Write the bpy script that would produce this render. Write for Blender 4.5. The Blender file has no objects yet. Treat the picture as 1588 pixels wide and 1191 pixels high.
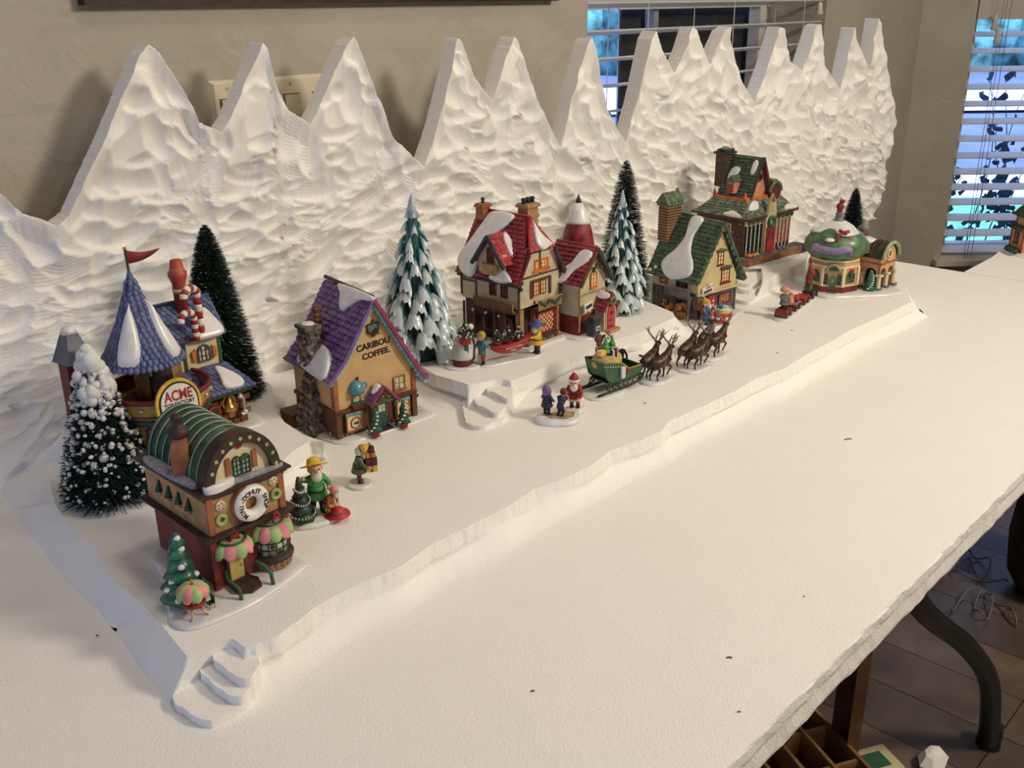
import bpy, bmesh, math, random
import numpy as np
from math import sin, cos, pi, radians, sqrt
from mathutils import Vector, Matrix, noise

random.seed(7)
rng = np.random.default_rng(23)
SC = bpy.context.scene
COL = SC.collection

# ------------------------------------------------------------------ camera
IW, IH, FPX = 1588.0, 1191.0, 1531.0
CAM = Vector((0, 0, 1.42))
_vx = Vector((2330 - 794, -13 - 595.5, FPX)).normalized()
_vz = Vector((44, 3965, FPX))
_dn = (_vz - _vx * _vz.dot(_vx)).normalized()
_up = -_dn
_vy = _up.cross(_vx)
if _vy.z < 0: _vy = -_vy
RM = Matrix((_vx, _vy, _up))            # camera (x right, y down, z forward) -> world
def ray(px, py): return RM @ Vector((px - 794, py - 595.5, FPX))
def onz(px, py, z):
    d = ray(px, py); return CAM + d * ((z - CAM.z) / d.z)
def ony(px, py, y):
    d = ray(px, py); return CAM + d * ((y - CAM.y) / d.y)
def xy(px, py, z):
    p = onz(px, py, z); return (p.x, p.y)
DC = Vector((3.76, 1.5)); DD = Vector((.682, -.731)).normalized(); DN = Vector((-DD.y, DD.x))
def ondiag(px, py, off=0.0):
    d = ray(px, py); n = DN
    t = (n.dot(DC) + off - n.dot(CAM.xy)) / n.dot(d.xy)
    p = CAM + d * t
    return (p.xy - DC).dot(DD), p.z
cd = bpy.data.cameras.new('camera'); co = bpy.data.objects.new('camera', cd); COL.objects.link(co)
cd.sensor_width = 36; cd.lens = 36 * FPX / IW; cd.clip_start = .01; cd.clip_end = 200
cx_, cy_, cz_ = RM @ Vector((1, 0, 0)), RM @ Vector((0, -1, 0)), RM @ Vector((0, 0, -1))
co.matrix_world = Matrix(((cx_.x, cy_.x, cz_.x, CAM.x), (cx_.y, cy_.y, cz_.y, CAM.y), (cx_.z, cy_.z, cz_.z, CAM.z), (0, 0, 0, 1)))
SC.camera = co

# ------------------------------------------------------------------ light and exposure
SC.view_settings.view_transform = 'Standard'; SC.view_settings.look = 'None'
SC.view_settings.exposure = 0.12; SC.view_settings.gamma = 1.0
SC.view_settings.use_curve_mapping = False
w = bpy.data.worlds.new('sky'); SC.world = w; w.use_nodes = True
nt = w.node_tree; bg = nt.nodes['Background']
tc = nt.nodes.new('ShaderNodeTexCoord'); sp = nt.nodes.new('ShaderNodeSeparateXYZ'); cr = nt.nodes.new('ShaderNodeValToRGB')
nt.links.new(tc.outputs['Generated'], sp.inputs[0]); nt.links.new(sp.outputs['Z'], cr.inputs[0]); nt.links.new(cr.outputs[0], bg.inputs[0])
cr.color_ramp.elements[0].position = 0.0; cr.color_ramp.elements[0].color = (.50, .66, 1.0, 1)
cr.color_ramp.elements[1].position = 0.6; cr.color_ramp.elements[1].color = (.26, .44, 1.0, 1)
bg.inputs[1].default_value = 2.3
def area(name, loc, target, size, power, col, sizey=None):
    l = bpy.data.lights.new(name, 'AREA'); l.energy = power; l.color = col
    l.shape = 'RECTANGLE' if sizey else 'DISK'; l.size = size
    if sizey: l.size_y = sizey
    o = bpy.data.objects.new(name, l); COL.objects.link(o); o.location = loc
    o.rotation_euler = (Vector(target) - Vector(loc)).to_track_quat('-Z', 'Y').to_euler()
    return o
_s = bpy.data.lights.new('sun', 'SUN'); _s.energy = 4.5; _s.color = (.72, .88, 1.0); _s.angle = .01
_o = bpy.data.objects.new('sun', _s); COL.objects.link(_o); _o.rotation_euler = Vector((-.25, 1, -1.15)).to_track_quat('-Z', 'Y').to_euler()   # over the roof from behind the house
WARM = (1.0, .90, .74)
area('ceiling_lamp', (2.0, -1.05, 2.55), (1.4, .8, .8), .60, 64, WARM)
area('ceiling_lamp', (0.5, -1.7, 2.55), (0.7, .9, .8), .40, 10, (1.0, .84, .64))
area('ceiling_lamp', (3.1, -0.2, 2.55), (1.9, 1.0, .8), .30, 6, WARM)
area('ceiling_lamp', (0.9, 0.7, 2.55), (0.9, .7, 0), .35, 4, (1.0, .9, .78))

# ------------------------------------------------------------------ materials
def s2l(c):
    c = c / 255.0
    return c / 12.92 if c <= .04045 else ((c + .055) / 1.055) ** 2.4
def rgb(r, g, b): return (s2l(r), s2l(g), s2l(b), 1)
MATS = {}
def mat(name, col, rough=.55, var=.12, scale=60, bump=0, bscale=None, metal=0, coat=0, col2=None, spec=.5, emit=0):
    if name in MATS: return MATS[name]
    m = bpy.data.materials.new(name); m.use_nodes = True; MATS[name] = m
    nt = m.node_tree; b = nt.nodes['Principled BSDF']
    c = rgb(*col)
    b.inputs['Roughness'].default_value = rough; b.inputs['Metallic'].default_value = metal
    b.inputs['Specular IOR Level'].default_value = spec
    if coat: b.inputs['Coat Weight'].default_value = coat; b.inputs['Coat Roughness'].default_value = .2
    tc = nt.nodes.new('ShaderNodeTexCoord')
    nz = nt.nodes.new('ShaderNodeTexNoise'); nz.inputs['Scale'].default_value = scale; nz.inputs['Detail'].default_value = 3
    nt.links.new(tc.outputs['Object'], nz.inputs['Vector'])
    mx = nt.nodes.new('ShaderNodeMix'); mx.data_type = 'RGBA'
    c2 = rgb(*col2) if col2 else tuple(v * (1 - var * 2) for v in c[:3]) + (1,)
    mx.inputs['A'].default_value = c if col2 else tuple(min(1, v * (1 + var)) for v in c[:3]) + (1,)
    mx.inputs['B'].default_value = c2
    mr = nt.nodes.new('ShaderNodeMapRange'); mr.inputs['From Min'].default_value = .35; mr.inputs['From Max'].default_value = .65
    nt.links.new(nz.outputs['Fac'], mr.inputs['Value']); nt.links.new(mr.outputs['Result'], mx.inputs['Factor'])
    nt.links.new(mx.outputs['Result'], b.inputs['Base Color'])
    if bump:
        n2 = nt.nodes.new('ShaderNodeTexNoise'); n2.inputs['Scale'].default_value = bscale or scale * 3; n2.inputs['Detail'].default_value = 2
        nt.links.new(tc.outputs['Object'], n2.inputs['Vector'])
        bp = nt.nodes.new('ShaderNodeBump'); bp.inputs['Strength'].default_value = bump; bp.inputs['Distance'].default_value = .002
        nt.links.new(n2.outputs['Fac'], bp.inputs['Height']); nt.links.new(bp.outputs['Normal'], b.inputs['Normal'])
    if emit:
        b.inputs['Emission Color'].default_value = c; b.inputs['Emission Strength'].default_value = emit
    return m
def foam_mat(name, col=(244, 241, 236), bead=420, strength=.35):
    m = bpy.data.materials.new(name); m.use_nodes = True; MATS[name] = m
    nt = m.node_tree; b = nt.nodes['Principled BSDF']; b.inputs['Roughness'].default_value = .7
    b.inputs['Specular IOR Level'].default_value = .25
    tc = nt.nodes.new('ShaderNodeTexCoord')
    vo = nt.nodes.new('ShaderNodeTexVoronoi'); vo.inputs['Scale'].default_value = bead
    nt.links.new(tc.outputs['Object'], vo.inputs['Vector'])
    bp = nt.nodes.new('ShaderNodeBump'); bp.inputs['Strength'].default_value = strength; bp.inputs['Distance'].default_value = .0014
    bp.invert = True
    nt.links.new(vo.outputs['Distance'], bp.inputs['Height']); nt.links.new(bp.outputs['Normal'], b.inputs['Normal'])
    nz = nt.nodes.new('ShaderNodeTexNoise'); nz.inputs['Scale'].default_value = 14; nz.inputs['Detail'].default_value = 6
    nt.links.new(tc.outputs['Object'], nz.inputs['Vector'])
    mx = nt.nodes.new('ShaderNodeMix'); mx.data_type = 'RGBA'; c = rgb(*col)
    mx.inputs['A'].default_value = tuple(v * .94 for v in c[:3]) + (1,); mx.inputs['B'].default_value = c
    nt.links.new(nz.outputs['Fac'], mx.inputs['Factor']); nt.links.new(mx.outputs['Result'], b.inputs['Base Color'])
    return m
FOAM = foam_mat('white_foam'); FOAMC = foam_mat('carved_white_foam', strength=.2)
SNOW = mat('glazed_snow', (226, 224, 222), .35, .04, 80, coat=.3)
SNOWM = mat('matt_snow', (222, 220, 220), .7, .05, 120, bump=.3, bscale=900)
M_ = {}
def P(name, *a, **k): M_[name] = mat(name, *a, **k); return M_[name]
P('red', (158, 38, 40)); P('dark_red', (110, 30, 34)); P('roof_red', (140, 46, 58), .5, .25, 90); P('brick_red', (120, 42, 40), .6, .2)
P('maroon', (96, 28, 36)); P('pink', (222, 140, 140)); P('lime', (160, 190, 120)); P('green', (44, 92, 62)); P('dark_green', (30, 62, 44), .5, .2)
P('roof_green', (74, 96, 74), .55, .25, 90); P('moss', (92, 110, 74), .55, .25, 90); P('bright_green', (70, 150, 80)); P('pale_green', (180, 190, 130))
P('purple', (104, 72, 122), .55, .25, 90); P('violet', (120, 84, 150)); P('lilac', (150, 130, 170)); P('magenta', (150, 50, 90))
P('blue', (50, 90, 150)); P('roof_blue', (82, 92, 134), .5, .25, 120); P('navy', (36, 42, 78)); P('teal', (60, 120, 130)); P('aqua', (110, 170, 180))
P('brown', (98, 62, 42), .6, .2); P('dark_brown', (62, 42, 36), .6, .2); P('tan', (178, 140, 96), .6, .12); P('orange_brown', (160, 98, 58), .6, .15)
P('ochre', (206, 170, 118), .65, .06, 40); P('cream', (222, 206, 168), .65, .06, 40); P('straw', (196, 172, 100)); P('yellow', (222, 180, 60)); P('mustard', (180, 150, 60))
P('white', (226, 222, 214), .5, .04); P('cold_white', (205, 208, 206), .45, .05); P('black', (20, 20, 20), .45, .1); P('charcoal', (50, 50, 54), .6, .2)
P('grey', (120, 118, 112), .6, .15); P('stone', (112, 104, 98), .6, .45, 110); P('skin', (222, 170, 144), .5, .06); P('orange', (206, 110, 50)); P('salmon', (206, 140, 116))
P('gold', (190, 150, 80), .3, .05, metal=.8); P('silver', (190, 190, 190), .3, .05, metal=.8); P('glass_lit', (236, 214, 150), .3, .1, 200); P('glass_pale', (196, 206, 170), .3, .25, 260)  # glass_lit: glow of lit windows painted as yellow colour, nothing emits
P('glass_dark', (40, 34, 36), .2, .2, 200); P('glass_warm', (220, 170, 120), .3, .4, 300); P('deer', (62, 38, 28), .45, .2); P('antler', (140, 126, 108), .55, .15)
P('peach', (206, 160, 116), .6, .08, 40)

# ------------------------------------------------------------------ mesh builder
class MB:
    def __init__(s, T=None): s.v = []; s.f = []; s.fm = []; s.sm = []; s.mats = []; s.T = T or Matrix.Identity(4)
    def add(s, vs, fs, m=None, smooth=False):
        if m is None: m = s.mats[0] if s.mats else None
        if isinstance(m, str): m = M_[m]
        if m not in s.mats: s.mats.append(m)
        k = s.mats.index(m); b = len(s.v); T = s.T
        s.v += [tuple(T @ Vector(v)) for v in vs]
        for f in fs: s.f.append(tuple(b + i for i in f)); s.fm.append(k); s.sm.append(smooth)
        return s
    def box(s, c, d, m=None, R=None, taper=1.0):
        x, y, z = d[0] / 2, d[1] / 2, d[2] / 2
        vs = [Vector((i * x * (taper if k > 0 else 1), j * y * (taper if k > 0 else 1), k * z)) for k in (-1, 1) for j in (-1, 1) for i in (-1, 1)]
        if R is not None: vs = [R @ v for v in vs]
        c = Vector(c); vs = [v + c for v in vs]
        return s.add(vs, [(0, 2, 3, 1), (4, 5, 7, 6), (0, 1, 5, 4), (2, 6, 7, 3), (0, 4, 6, 2), (1, 3, 7, 5)], m)
    def bar(s, a, b, w, h, m=None):          # rectangular bar between two points
        a, b = Vector(a), Vector(b); d = b - a
        return s.box((a + b) / 2, (w, h, d.length), m, d.to_track_quat('Z', 'Y').to_matrix())
    def cyl(s, a, b, r0, r1=None, n=12, m=None, cap=True, smooth=True):
        r1 = r0 if r1 is None else r1
        a, b = Vector(a), Vector(b); q = (b - a).to_track_quat('Z', 'Y').to_matrix()
        vs = []; fs = []
        for p, r in ((a, r0), (b, r1)):
            for i in range(n):
                t = 2 * pi * i / n; vs.append(p + q @ Vector((r * cos(t), r * sin(t), 0)))
        for i in range(n): j = (i + 1) % n; fs.append((i, j, n + j, n + i))
        s.add(vs, fs, m, smooth)
        if cap:
            if r0 > 1e-6: s.add(vs[:n], [tuple(range(n))[::-1]], m)
            if r1 > 1e-6: s.add(vs[n:], [tuple(range(n))], m)
        return s
    def lathe(s, prof, c=(0, 0, 0), n=20, m=None, R=None, smooth=True, fn=None, sx=1, sy=1):
        vs = []; fs = []; c = Vector(c)
        for k, (r, z) in enumerate(prof):
            for i in range(n):
                t = 2 * pi * i / n; rr = r * (fn(t, k / (len(prof) - 1)) if fn else 1)
                v = Vector((rr * cos(t) * sx, rr * sin(t) * sy, z)); vs.append((R @ v if R else v) + c)
        for k in range(len(prof) - 1):
            for i in range(n): j = (i + 1) % n; fs.append((k * n + i, k * n + j, (k + 1) * n + j, (k + 1) * n + i))
        fs.append(tuple(range(n))[::-1]); fs.append(tuple((len(prof) - 1) * n + i for i in range(n)))
        return s.add(vs, fs, m, smooth)
    def ball(s, c, r, m=None, n=12, sc=(1, 1, 1), R=None):
        prof = [(r * sin(pi * k / (n // 2 + 2)) if 0 < k < n // 2 + 2 else r * .02, -r * cos(pi * k / (n // 2 + 2))) for k in range(n // 2 + 3)]
        S = Matrix.Diagonal(sc); R2 = (R @ S) if R else S
        return s.lathe(prof, c, n, m, R2)
    def tube(s, pts, r, m=None, n=8, cap=True):
        pts = [Vector(p) for p in pts]; rs = r if isinstance(r, (list, tuple)) else [r] * len(pts)
        vs = []; fs = []; prev = None
        for i, p in enumerate(pts):
            d = (pts[min(i + 1, len(pts) - 1)] - pts[max(i - 1, 0)]).normalized()
            if prev is None:
                u = d.orthogonal().normalized()
            else:
                u = (prev - d * prev.dot(d)).normalized()
            prev = u; v_ = d.cross(u)
            for k in range(n): t = 2 * pi * k / n; vs.append(p + (u * cos(t) + v_ * sin(t)) * rs[i])
        for i in range(len(pts) - 1):
            for k in range(n): j = (k + 1) % n; fs.append((i * n + k, i * n + j, (i + 1) * n + j, (i + 1) * n + k))
        if cap: fs.append(tuple(range(n))[::-1]); fs.append(tuple((len(pts) - 1) * n + k for k in range(n)))
        return s.add(vs, fs, m, True)
    def prism(s, poly, h0, h1, m=None, ax='z', smooth=False):   # poly in plane; extruded along ax
        def v(p, h): return {'z': (p[0], p[1], h), 'y': (p[0], h, p[1]), 'x': (h, p[0], p[1])}[ax]
        n = len(poly); vs = [v(p, h0) for p in poly] + [v(p, h1) for p in poly]
        ar = sum(poly[i][0] * poly[(i + 1) % n][1] - poly[(i + 1) % n][0] * poly[i][1] for i in range(n))
        flip = (ar < 0) ^ (h1 < h0) ^ (ax == 'y')
        fs = [(i, (i + 1) % n, n + (i + 1) % n, n + i) for i in range(n)] + [tuple(range(n))[::-1], tuple(range(n, 2 * n))]
        if flip: fs = [f[::-1] for f in fs]
        return s.add(vs, fs, m, smooth)
    def torus(s, c, R0, r, m=None, n=20, k=8, R=None, sc=(1, 1, 1), a0=0, a1=2 * pi):
        pts = []
        closed = abs(a1 - a0 - 2 * pi) < 1e-6
        N = n + 1
        for i in range(N):
            t = a0 + (a1 - a0) * i / n; v = Vector((R0 * cos(t) * sc[0], R0 * sin(t) * sc[1], 0))
            pts.append((R @ v if R else v) + Vector(c))
        return s.tube(pts, r, m, k, not closed)
    def build(s, name, parent=None, m=None, kind=None, label=None):
        me = bpy.data.meshes.new(name); me.from_pydata(s.v, [], s.f)
        for x in s.mats: me.materials.append(x)
        me.polygons.foreach_set('material_index', s.fm); me.polygons.foreach_set('use_smooth', s.sm)
        me.update()
        return link(name, me, parent, kind, label)
def link(name, me, parent=None, kind=None, label=None):
    o = bpy.data.objects.new(name, me); COL.objects.link(o)
    if parent: o.parent = parent
    if kind: o['kind'] = kind
    if label: o['label'] = label
    return o
def thing(name, label, cat, loc=(0, 0, 0), rz=0, group=None):
    o = bpy.data.objects.new(name, None); COL.objects.link(o); o.empty_display_size = .02
    o.location = loc; o.rotation_euler = (0, 0, rz); tag(o, label, cat, group); return o
def tag(o, label, cat, group=None):
    o['label'] = label; o['category'] = cat
    if group: o['group'] = group
    return o
def X90(): return Matrix.Rotation(pi / 2, 3, 'X')
def RX(a): return Matrix.Rotation(a, 3, 'X')
def RY(a): return Matrix.Rotation(a, 3, 'Y')
def RZ(a): return Matrix.Rotation(a, 3, 'Z')
def face(c, d):
    """local plane: u right, v up, n outwards; d = F, L, R, B face of a house"""
    c = Vector(c)
    u, n = {'F': ((1, 0, 0), (0, -1, 0)), 'L': ((0, -1, 0), (-1, 0, 0)), 'R': ((0, 1, 0), (1, 0, 0)), 'B': ((-1, 0, 0), (0, 1, 0))}[d]
    u, n, v = Vector(u), Vector(n), Vector((0, 0, 1))
    return Matrix(((u.x, v.x, n.x, c.x), (u.y, v.y, n.y, c.y), (u.z, v.z, n.z, c.z), (0, 0, 0, 1)))
def skin(name, vs, es, rs, m, parent=None, sub=1):
    me = bpy.data.meshes.new(name); me.from_pydata([tuple(v) for v in vs], es, [])
    o = bpy.data.objects.new(name, me); COL.objects.link(o)
    md = o.modifiers.new('s', 'SKIN'); md.use_smooth_shade = True
    for i, sv in enumerate(me.skin_vertices[0].data): sv.radius = (rs[i], rs[i]); sv.use_root = (i == 0)
    o.modifiers.new('u', 'SUBSURF').levels = sub
    dg = bpy.context.evaluated_depsgraph_get(); ev = o.evaluated_get(dg)
    me2 = bpy.data.meshes.new_from_object(ev); COL.objects.unlink(o); bpy.data.objects.remove(o)
    me2.materials.clear(); me2.materials.append(M_[m] if isinstance(m, str) else m)
    for p in me2.polygons: p.use_smooth = True; p.material_index = 0
    me2.name = name
    return link(name, me2, parent)
def text(s, size, T, m, parent=None, ext=.0004, name='lettering', bold=0, align='CENTER'):
    cu = bpy.data.curves.new('t', 'FONT'); cu.body = s; cu.size = size; cu.extrude = ext; cu.offset = bold
    cu.align_x = align; cu.align_y = 'CENTER'; cu.resolution_u = 3
    o = bpy.data.objects.new('t', cu); COL.objects.link(o)
    dg = bpy.context.evaluated_depsgraph_get()
    me = bpy.data.meshes.new_from_object(o.evaluated_get(dg)); COL.objects.unlink(o); bpy.data.objects.remove(o)
    me.transform(T); me.materials.clear(); me.materials.append(M_[m]); me.name = name
    return link(name, me, parent)

# ------------------------------------------------------------------ house helpers
def window(parent, T, w, h, cols, rows, fm, gm='glass_warm', arch=False, sill=None, bar=.0007, dep=.0016, name='window'):
    a = MB(T); t = max(.0012, w * .09)
    hh = h / 2
    if arch:
        N = 10; zc = hh - w / 2
        out = [(-w / 2, -hh), (w / 2, -hh)] + [(w / 2 * cos(pi * i / N), zc + w / 2 * sin(pi * i / N)) for i in range(N + 1)]
        inn = [(x * (1 - 2 * t / w), (y if y > -hh + 1e-6 else y + t) if y <= zc else zc + (y - zc) * (1 - 2 * t / w)) for x, y in out]
        n = len(out)
        vs = [(x, y, dep) for x, y in out] + [(x, y, dep) for x, y in inn] + [(x, y, 0) for x, y in out] + [(x, y, 0) for x, y in inn]
        fs = []
        for i in range(n):
            j = (i + 1) % n
            fs += [(i, j, n + j, n + i), (2 * n + j, 2 * n + i, i, j)[::1], (n + i, n + j, 3 * n + j, 3 * n + i)]
        a.add(vs, fs, fm)
    else:
        for sx in (-1, 1): a.box((sx * (w / 2 - t / 2), 0, dep / 2), (t, h, dep), fm)
        for sy in (-1, 1): a.box((0, sy * (hh - t / 2), dep / 2), (w - 2 * t, t, dep), fm)
    for i in range(1, cols): a.box((-w / 2 + w * i / cols, 0, dep * .4), (bar, h - 2 * t if not arch else h - t * 2.2, dep * .8), fm)
    for j in range(1, rows): a.box((0, -hh + h * j / rows, dep * .4), (w - 2 * t, bar, dep * .8), fm)
    if sill: a.box((0, -hh - t * .6, dep), (w * 1.2, t * 1.2, dep * 2), sill)
    f = a.build(name, parent)
    g = MB(T)
    if arch: g.prism([(x * .96, y * .98) for x, y in out], 0, .0004, gm)
    else: g.box((0, 0, .0002), (w * .94, h * .94, .0004), gm)
    g.build('pane', f)
    return f
def quad_pts(q, u, v):
    a, b, c, d = q; return (a * (1 - u) + b * u) * (1 - v) + (d * (1 - u) + c * u) * v
def shingles(parent, q, rows, cols, m, th=.0016, jit=.15, name='shingles', label=None, mask=None, rnd=False, m2=None):
    """q = eave-left, eave-right, ridge-right, ridge-left; overlapping shingle rows as one piece"""
    q = [Vector(p) for p in q]; n = (q[1] - q[0]).cross(q[3] - q[0]).normalized()
    b = MB()
    for r in range(rows):
        off = .5 if r % 2 else 0
        for c in range(-1 if off else 0, cols):
            u0, u1 = (c + off) / cols, (c + 1 + off) / cols; u0 = max(0, u0); u1 = min(1, u1)
            if u1 - u0 < .01: continue
            v0, v1 = r / rows, min(1, (r + 1.35) / rows); g = (u1 - u0) * .06; u0 += g; u1 -= g
            if mask and not mask((u0 + u1) / 2, (v0 + v1) / 2): continue
            t = th * (1 + random.uniform(-jit, jit)); dv = random.uniform(-jit, jit) * .3 / rows
            v0 = max(-.01, v0 + dv)
            A = [quad_pts(q, u0, v0), quad_pts(q, u1, v0), quad_pts(q, u1, v1), quad_pts(q, u0, v1)]
            vs = [A[0] + n * t, A[1] + n * t, A[2] + n * t * .25, A[3] + n * t * .25, A[0] - n * .0002, A[1] - n * .0002]
            fs = [(0, 1, 2, 3), (4, 5, 1, 0), (1, 5, 2), (4, 0, 3)]
            if rnd:
                mid = quad_pts(q, (u0 + u1) / 2, v0 - .25 / rows) + n * t; vs.append(mid); fs.append((0, 6, 1)); 
            b.add(vs, fs, m2 if m2 and random.random() < .35 else m)
    return b.build(name, parent, kind='stuff', label=label)
def slab4(b, q, th, m):      # thick quad plate, q counter-clockwise seen from outside, thickness inwards
    q = [Vector(p) for p in q]; n = (q[1] - q[0]).cross(q[3] - q[0]).normalized() * th
    vs = q + [p - n for p in q]
    b.add(vs, [(0, 1, 2, 3), (7, 6, 5, 4), (0, 4, 5, 1), (1, 5, 6, 2), (2, 6, 7, 3), (3, 7, 4, 0)], m)
def blob(parent, q, pts, th=.003, m=None, name='snow_patch', off=.0032):
    """snow patch of a free outline (u,v pairs) lying on quad q, domed"""
    q = [Vector(p) for p in q]; n = (q[1] - q[0]).cross(q[3] - q[0]).normalized()
    P2 = []
    k = len(pts)
    for i in range(k):     # smooth outline, Catmull-Rom
        p0, p1, p2, p3 = [Vector(pts[(i + j - 1) % k]) for j in range(4)]
        for s in (0, .25, .5, .75):
            P2.append(.5 * ((2 * p1) + (p2 - p0) * s + (2 * p0 - 5 * p1 + 4 * p2 - p3) * s * s + (3 * p1 - p0 - 3 * p2 + p3) * s ** 3))
    N = len(P2); c = sum(P2, Vector((0, 0))) / N
    vs = []; rings = [(1, 0), (.97, .6), (.88, .9), (.6, 1), (.3, 1.05)]
    for sc, h in rings:
        for p in P2:
            w_ = c + (p - c) * sc; vs.append(quad_pts(q, w_.x, w_.y) + n * (off + th * h))
    vs += [quad_pts(q, p.x, p.y) - n * .001 for p in P2]; vs.append(quad_pts(q, c.x, c.y) + n * (off + th * 1.06))
    fs = []
    for r in range(len(rings) - 1):
        for i in range(N): j = (i + 1) % N; fs.append((r * N + i, r * N + j, (r + 1) * N + j, (r + 1) * N + i))
    e = (len(rings) - 1) * N
    for i in range(N): j = (i + 1) % N; fs.append((e + i, e + j, (len(rings) + 1) * N)); fs.append((len(rings) * N + i, len(rings) * N + j, j, i))
    b = MB(); b.add(vs, fs, m or SNOW, True); 
    o = b.build(name, parent)
    bm = bmesh.new(); bm.from_mesh(o.data); bmesh.ops.recalc_face_normals(bm, faces=bm.faces); bm.to_mesh(o.data); bm.free()
    return o
def snow_base(parent, pts, h=.006, name='snow_base', m=None, dirt=None):
    k = len(pts); P2 = []
    for i in range(k):
        p0, p1, p2, p3 = [Vector(pts[(i + j - 1) % k]) for j in range(4)]
        for s in (0, .2, .4, .6, .8):
            P2.append(.5 * ((2 * p1) + (p2 - p0) * s + (2 * p0 - 5 * p1 + 4 * p2 - p3) * s * s + (3 * p1 - p0 - 3 * p2 + p3) * s ** 3))
    N = len(P2); c = sum(P2, Vector((0, 0))) / N; vs = []
    rings = [(1, 0), (1.0, .45), (.96, .8), (.88, .95), (.7, 1), (.35, 1.02)]
    for sc, z in rings:
        for p in P2: w_ = c + (p - c) * sc; vs.append((w_.x, w_.y, z * h))
    vs.append((c.x, c.y, h * 1.02)); fs = []
    for r in range(len(rings) - 1):
        for i in range(N): j = (i + 1) % N; fs.append((r * N + i, r * N + j, (r + 1) * N + j, (r + 1) * N + i))
    e = (len(rings) - 1) * N
    for i in range(N): fs.append((e + i, e + (i + 1) % N, len(vs) - 1))
    fs.append(tuple(range(N))[::-1])
    b = MB(); b.add(vs, fs, m or SNOW, True); o = b.build(name, parent)
    bm = bmesh.new(); bm.from_mesh(o.data); bmesh.ops.recalc_face_normals(bm, faces=bm.faces); bm.to_mesh(o.data); bm.free()
    return o
def ell(cx, cy, rx, ry, n=8, a=0, j=.08):
    out = []
    for i in range(n):
        t = 2 * pi * i / n; r = 1 + random.uniform(-j, j); x, y = rx * r * cos(t), ry * r * sin(t)
        out.append((cx + x * cos(a) - y * sin(a), cy + x * sin(a) + y * cos(a)))
    return out
# ------------------------------------------------------------------ foam landscape
T0, T1, T2 = .80, .84, .875
def resample(pts, step):
    pts = [Vector(p) for p in pts]; L = [0]
    for i in range(1, len(pts)): L.append(L[-1] + (pts[i] - pts[i - 1]).length)
    n = max(2, int(L[-1] / step)) if isinstance(step, float) else step
    out = []; k = 0
    for i in range(n):
        t = L[-1] * i / n
        while k < len(L) - 2 and L[k + 1] < t: k += 1
        out.append(pts[k].lerp(pts[k + 1], (t - L[k]) / max(1e-9, L[k + 1] - L[k])))
    return out
def carved_slab(name, secs, z1, z0, parent=None, seed=0):
    top, bot, lip = [], [], []
    for tp, bp, lp in secs:
        a = resample(tp, .0035); b = resample(bp, len(a)); top += a; bot += b; lip += [lp] * len(a)
    # smooth the bottom contour lightly
    N = len(top); R = 20; vs = []
    for r in range(R):
        t = r / (R - 1)
        for i in range(N):
            a, b = top[i], bot[i]; s = Vector((a.x, a.y, seed))
            f1 = noise.noise(s * 14); f2 = noise.noise(s * 45); f3 = noise.noise(Vector((a.x * 260, a.y * 260, t * 2 + seed)))
            lipv = .50 + .18 * f1                       # share of the height taken by the steep lip
            d = (b - a); L = d.length
            if lip[i]:
                if t < .45:
                    k = t / .45; h = .10 * k + .05 * sin(k * pi) * 0; v = lipv * k
                else:
                    k = (t - .45) / .55; h = .10 + .90 * k ** 1.15; v = lipv + (1 - lipv) * (1 - (1 - k) ** 1.9)
                    h -= .24 * (1 + 1.5 * f1) * min(1, k * 7) * (1 - k) ** 1.3
                h += (.05 * f2 + .06 * f3 * (1 if t < .5 else .4)) * sin(min(1, t * 1.5) * pi) + (.04 * f3 if r < 4 else 0)
            else:
                h = t + .22 * sin(t * pi) * (f1 + f2); v = t ** .8 + .36 * sin(t * pi) * (f2 + f1 * 1.6)
            p = a + d * h
            vs.append((p.x, p.y, z1 + (z0 - z1) * min(1, max(0, v)) - (.0006 if r == R - 1 else 0)))
    fs = []
    for r in range(R - 1):
        for i in range(N): j = (i + 1) % N; fs.append((r * N + i, (r + 1) * N + i, (r + 1) * N + j, r * N + j))
    b = MB(); b.add(vs, fs, FOAM, True); b.add(vs[:N], [tuple(range(N))], FOAM); 
    o = b.build(name, parent)
    bm = bmesh.new(); bm.from_mesh(o.data); bmesh.ops.recalc_face_normals(bm, faces=bm.faces); bm.to_mesh(o.data); bm.free()
    # upward facing cap
    return o
def Z(pl, z): return [xy(a, b, z) for a, b in pl]
# lower sheets
b = MB(); 
def rough_sheet(name, poly, z0, z1):
    pts = []
    for i in range(len(poly)):
        pts += resample([poly[i], poly[(i + 1) % len(poly)]], .012)
    N = len(pts); vs = []
    zz = [z1, z1 - .0025, z1 - .012, z1 - .02, z0 + .006, z0]
    for r, z in enumerate(zz):
        for p in pts:
            c = Vector((.9, .9)); d = (p - c).normalized()
            j = noise.noise(Vector((p.x * 40, p.y * 40, r * 1.7))) * .002
            o_ = (-.0018, 0, 0, -.0012, 0, -.001)[r] + j
            vs.append((p.x + d.x * o_, p.y + d.y * o_, z))
    fs = [(r * N + i, (r + 1) * N + i, (r + 1) * N + (i + 1) % N, r * N + (i + 1) % N) for r in range(len(zz) - 1) for i in range(N)]
    m = MB(); m.add(vs, fs, FOAM); m.add(vs[:N], [tuple(range(N))], FOAM); m.add(vs[-N:], [tuple(range(N))[::-1]], FOAM)
    o = m.build(name); bm = bmesh.new(); bm.from_mesh(o.data); bmesh.ops.recalc_face_normals(bm, faces=bm.faces); bm.to_mesh(o.data); bm.free()
    return o
s1 = rough_sheet('foam_sheet', [(-.35, .33), (2.445, .33), (2.445, 1.44), (-.35, 1.44)], .757, T0)
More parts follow.
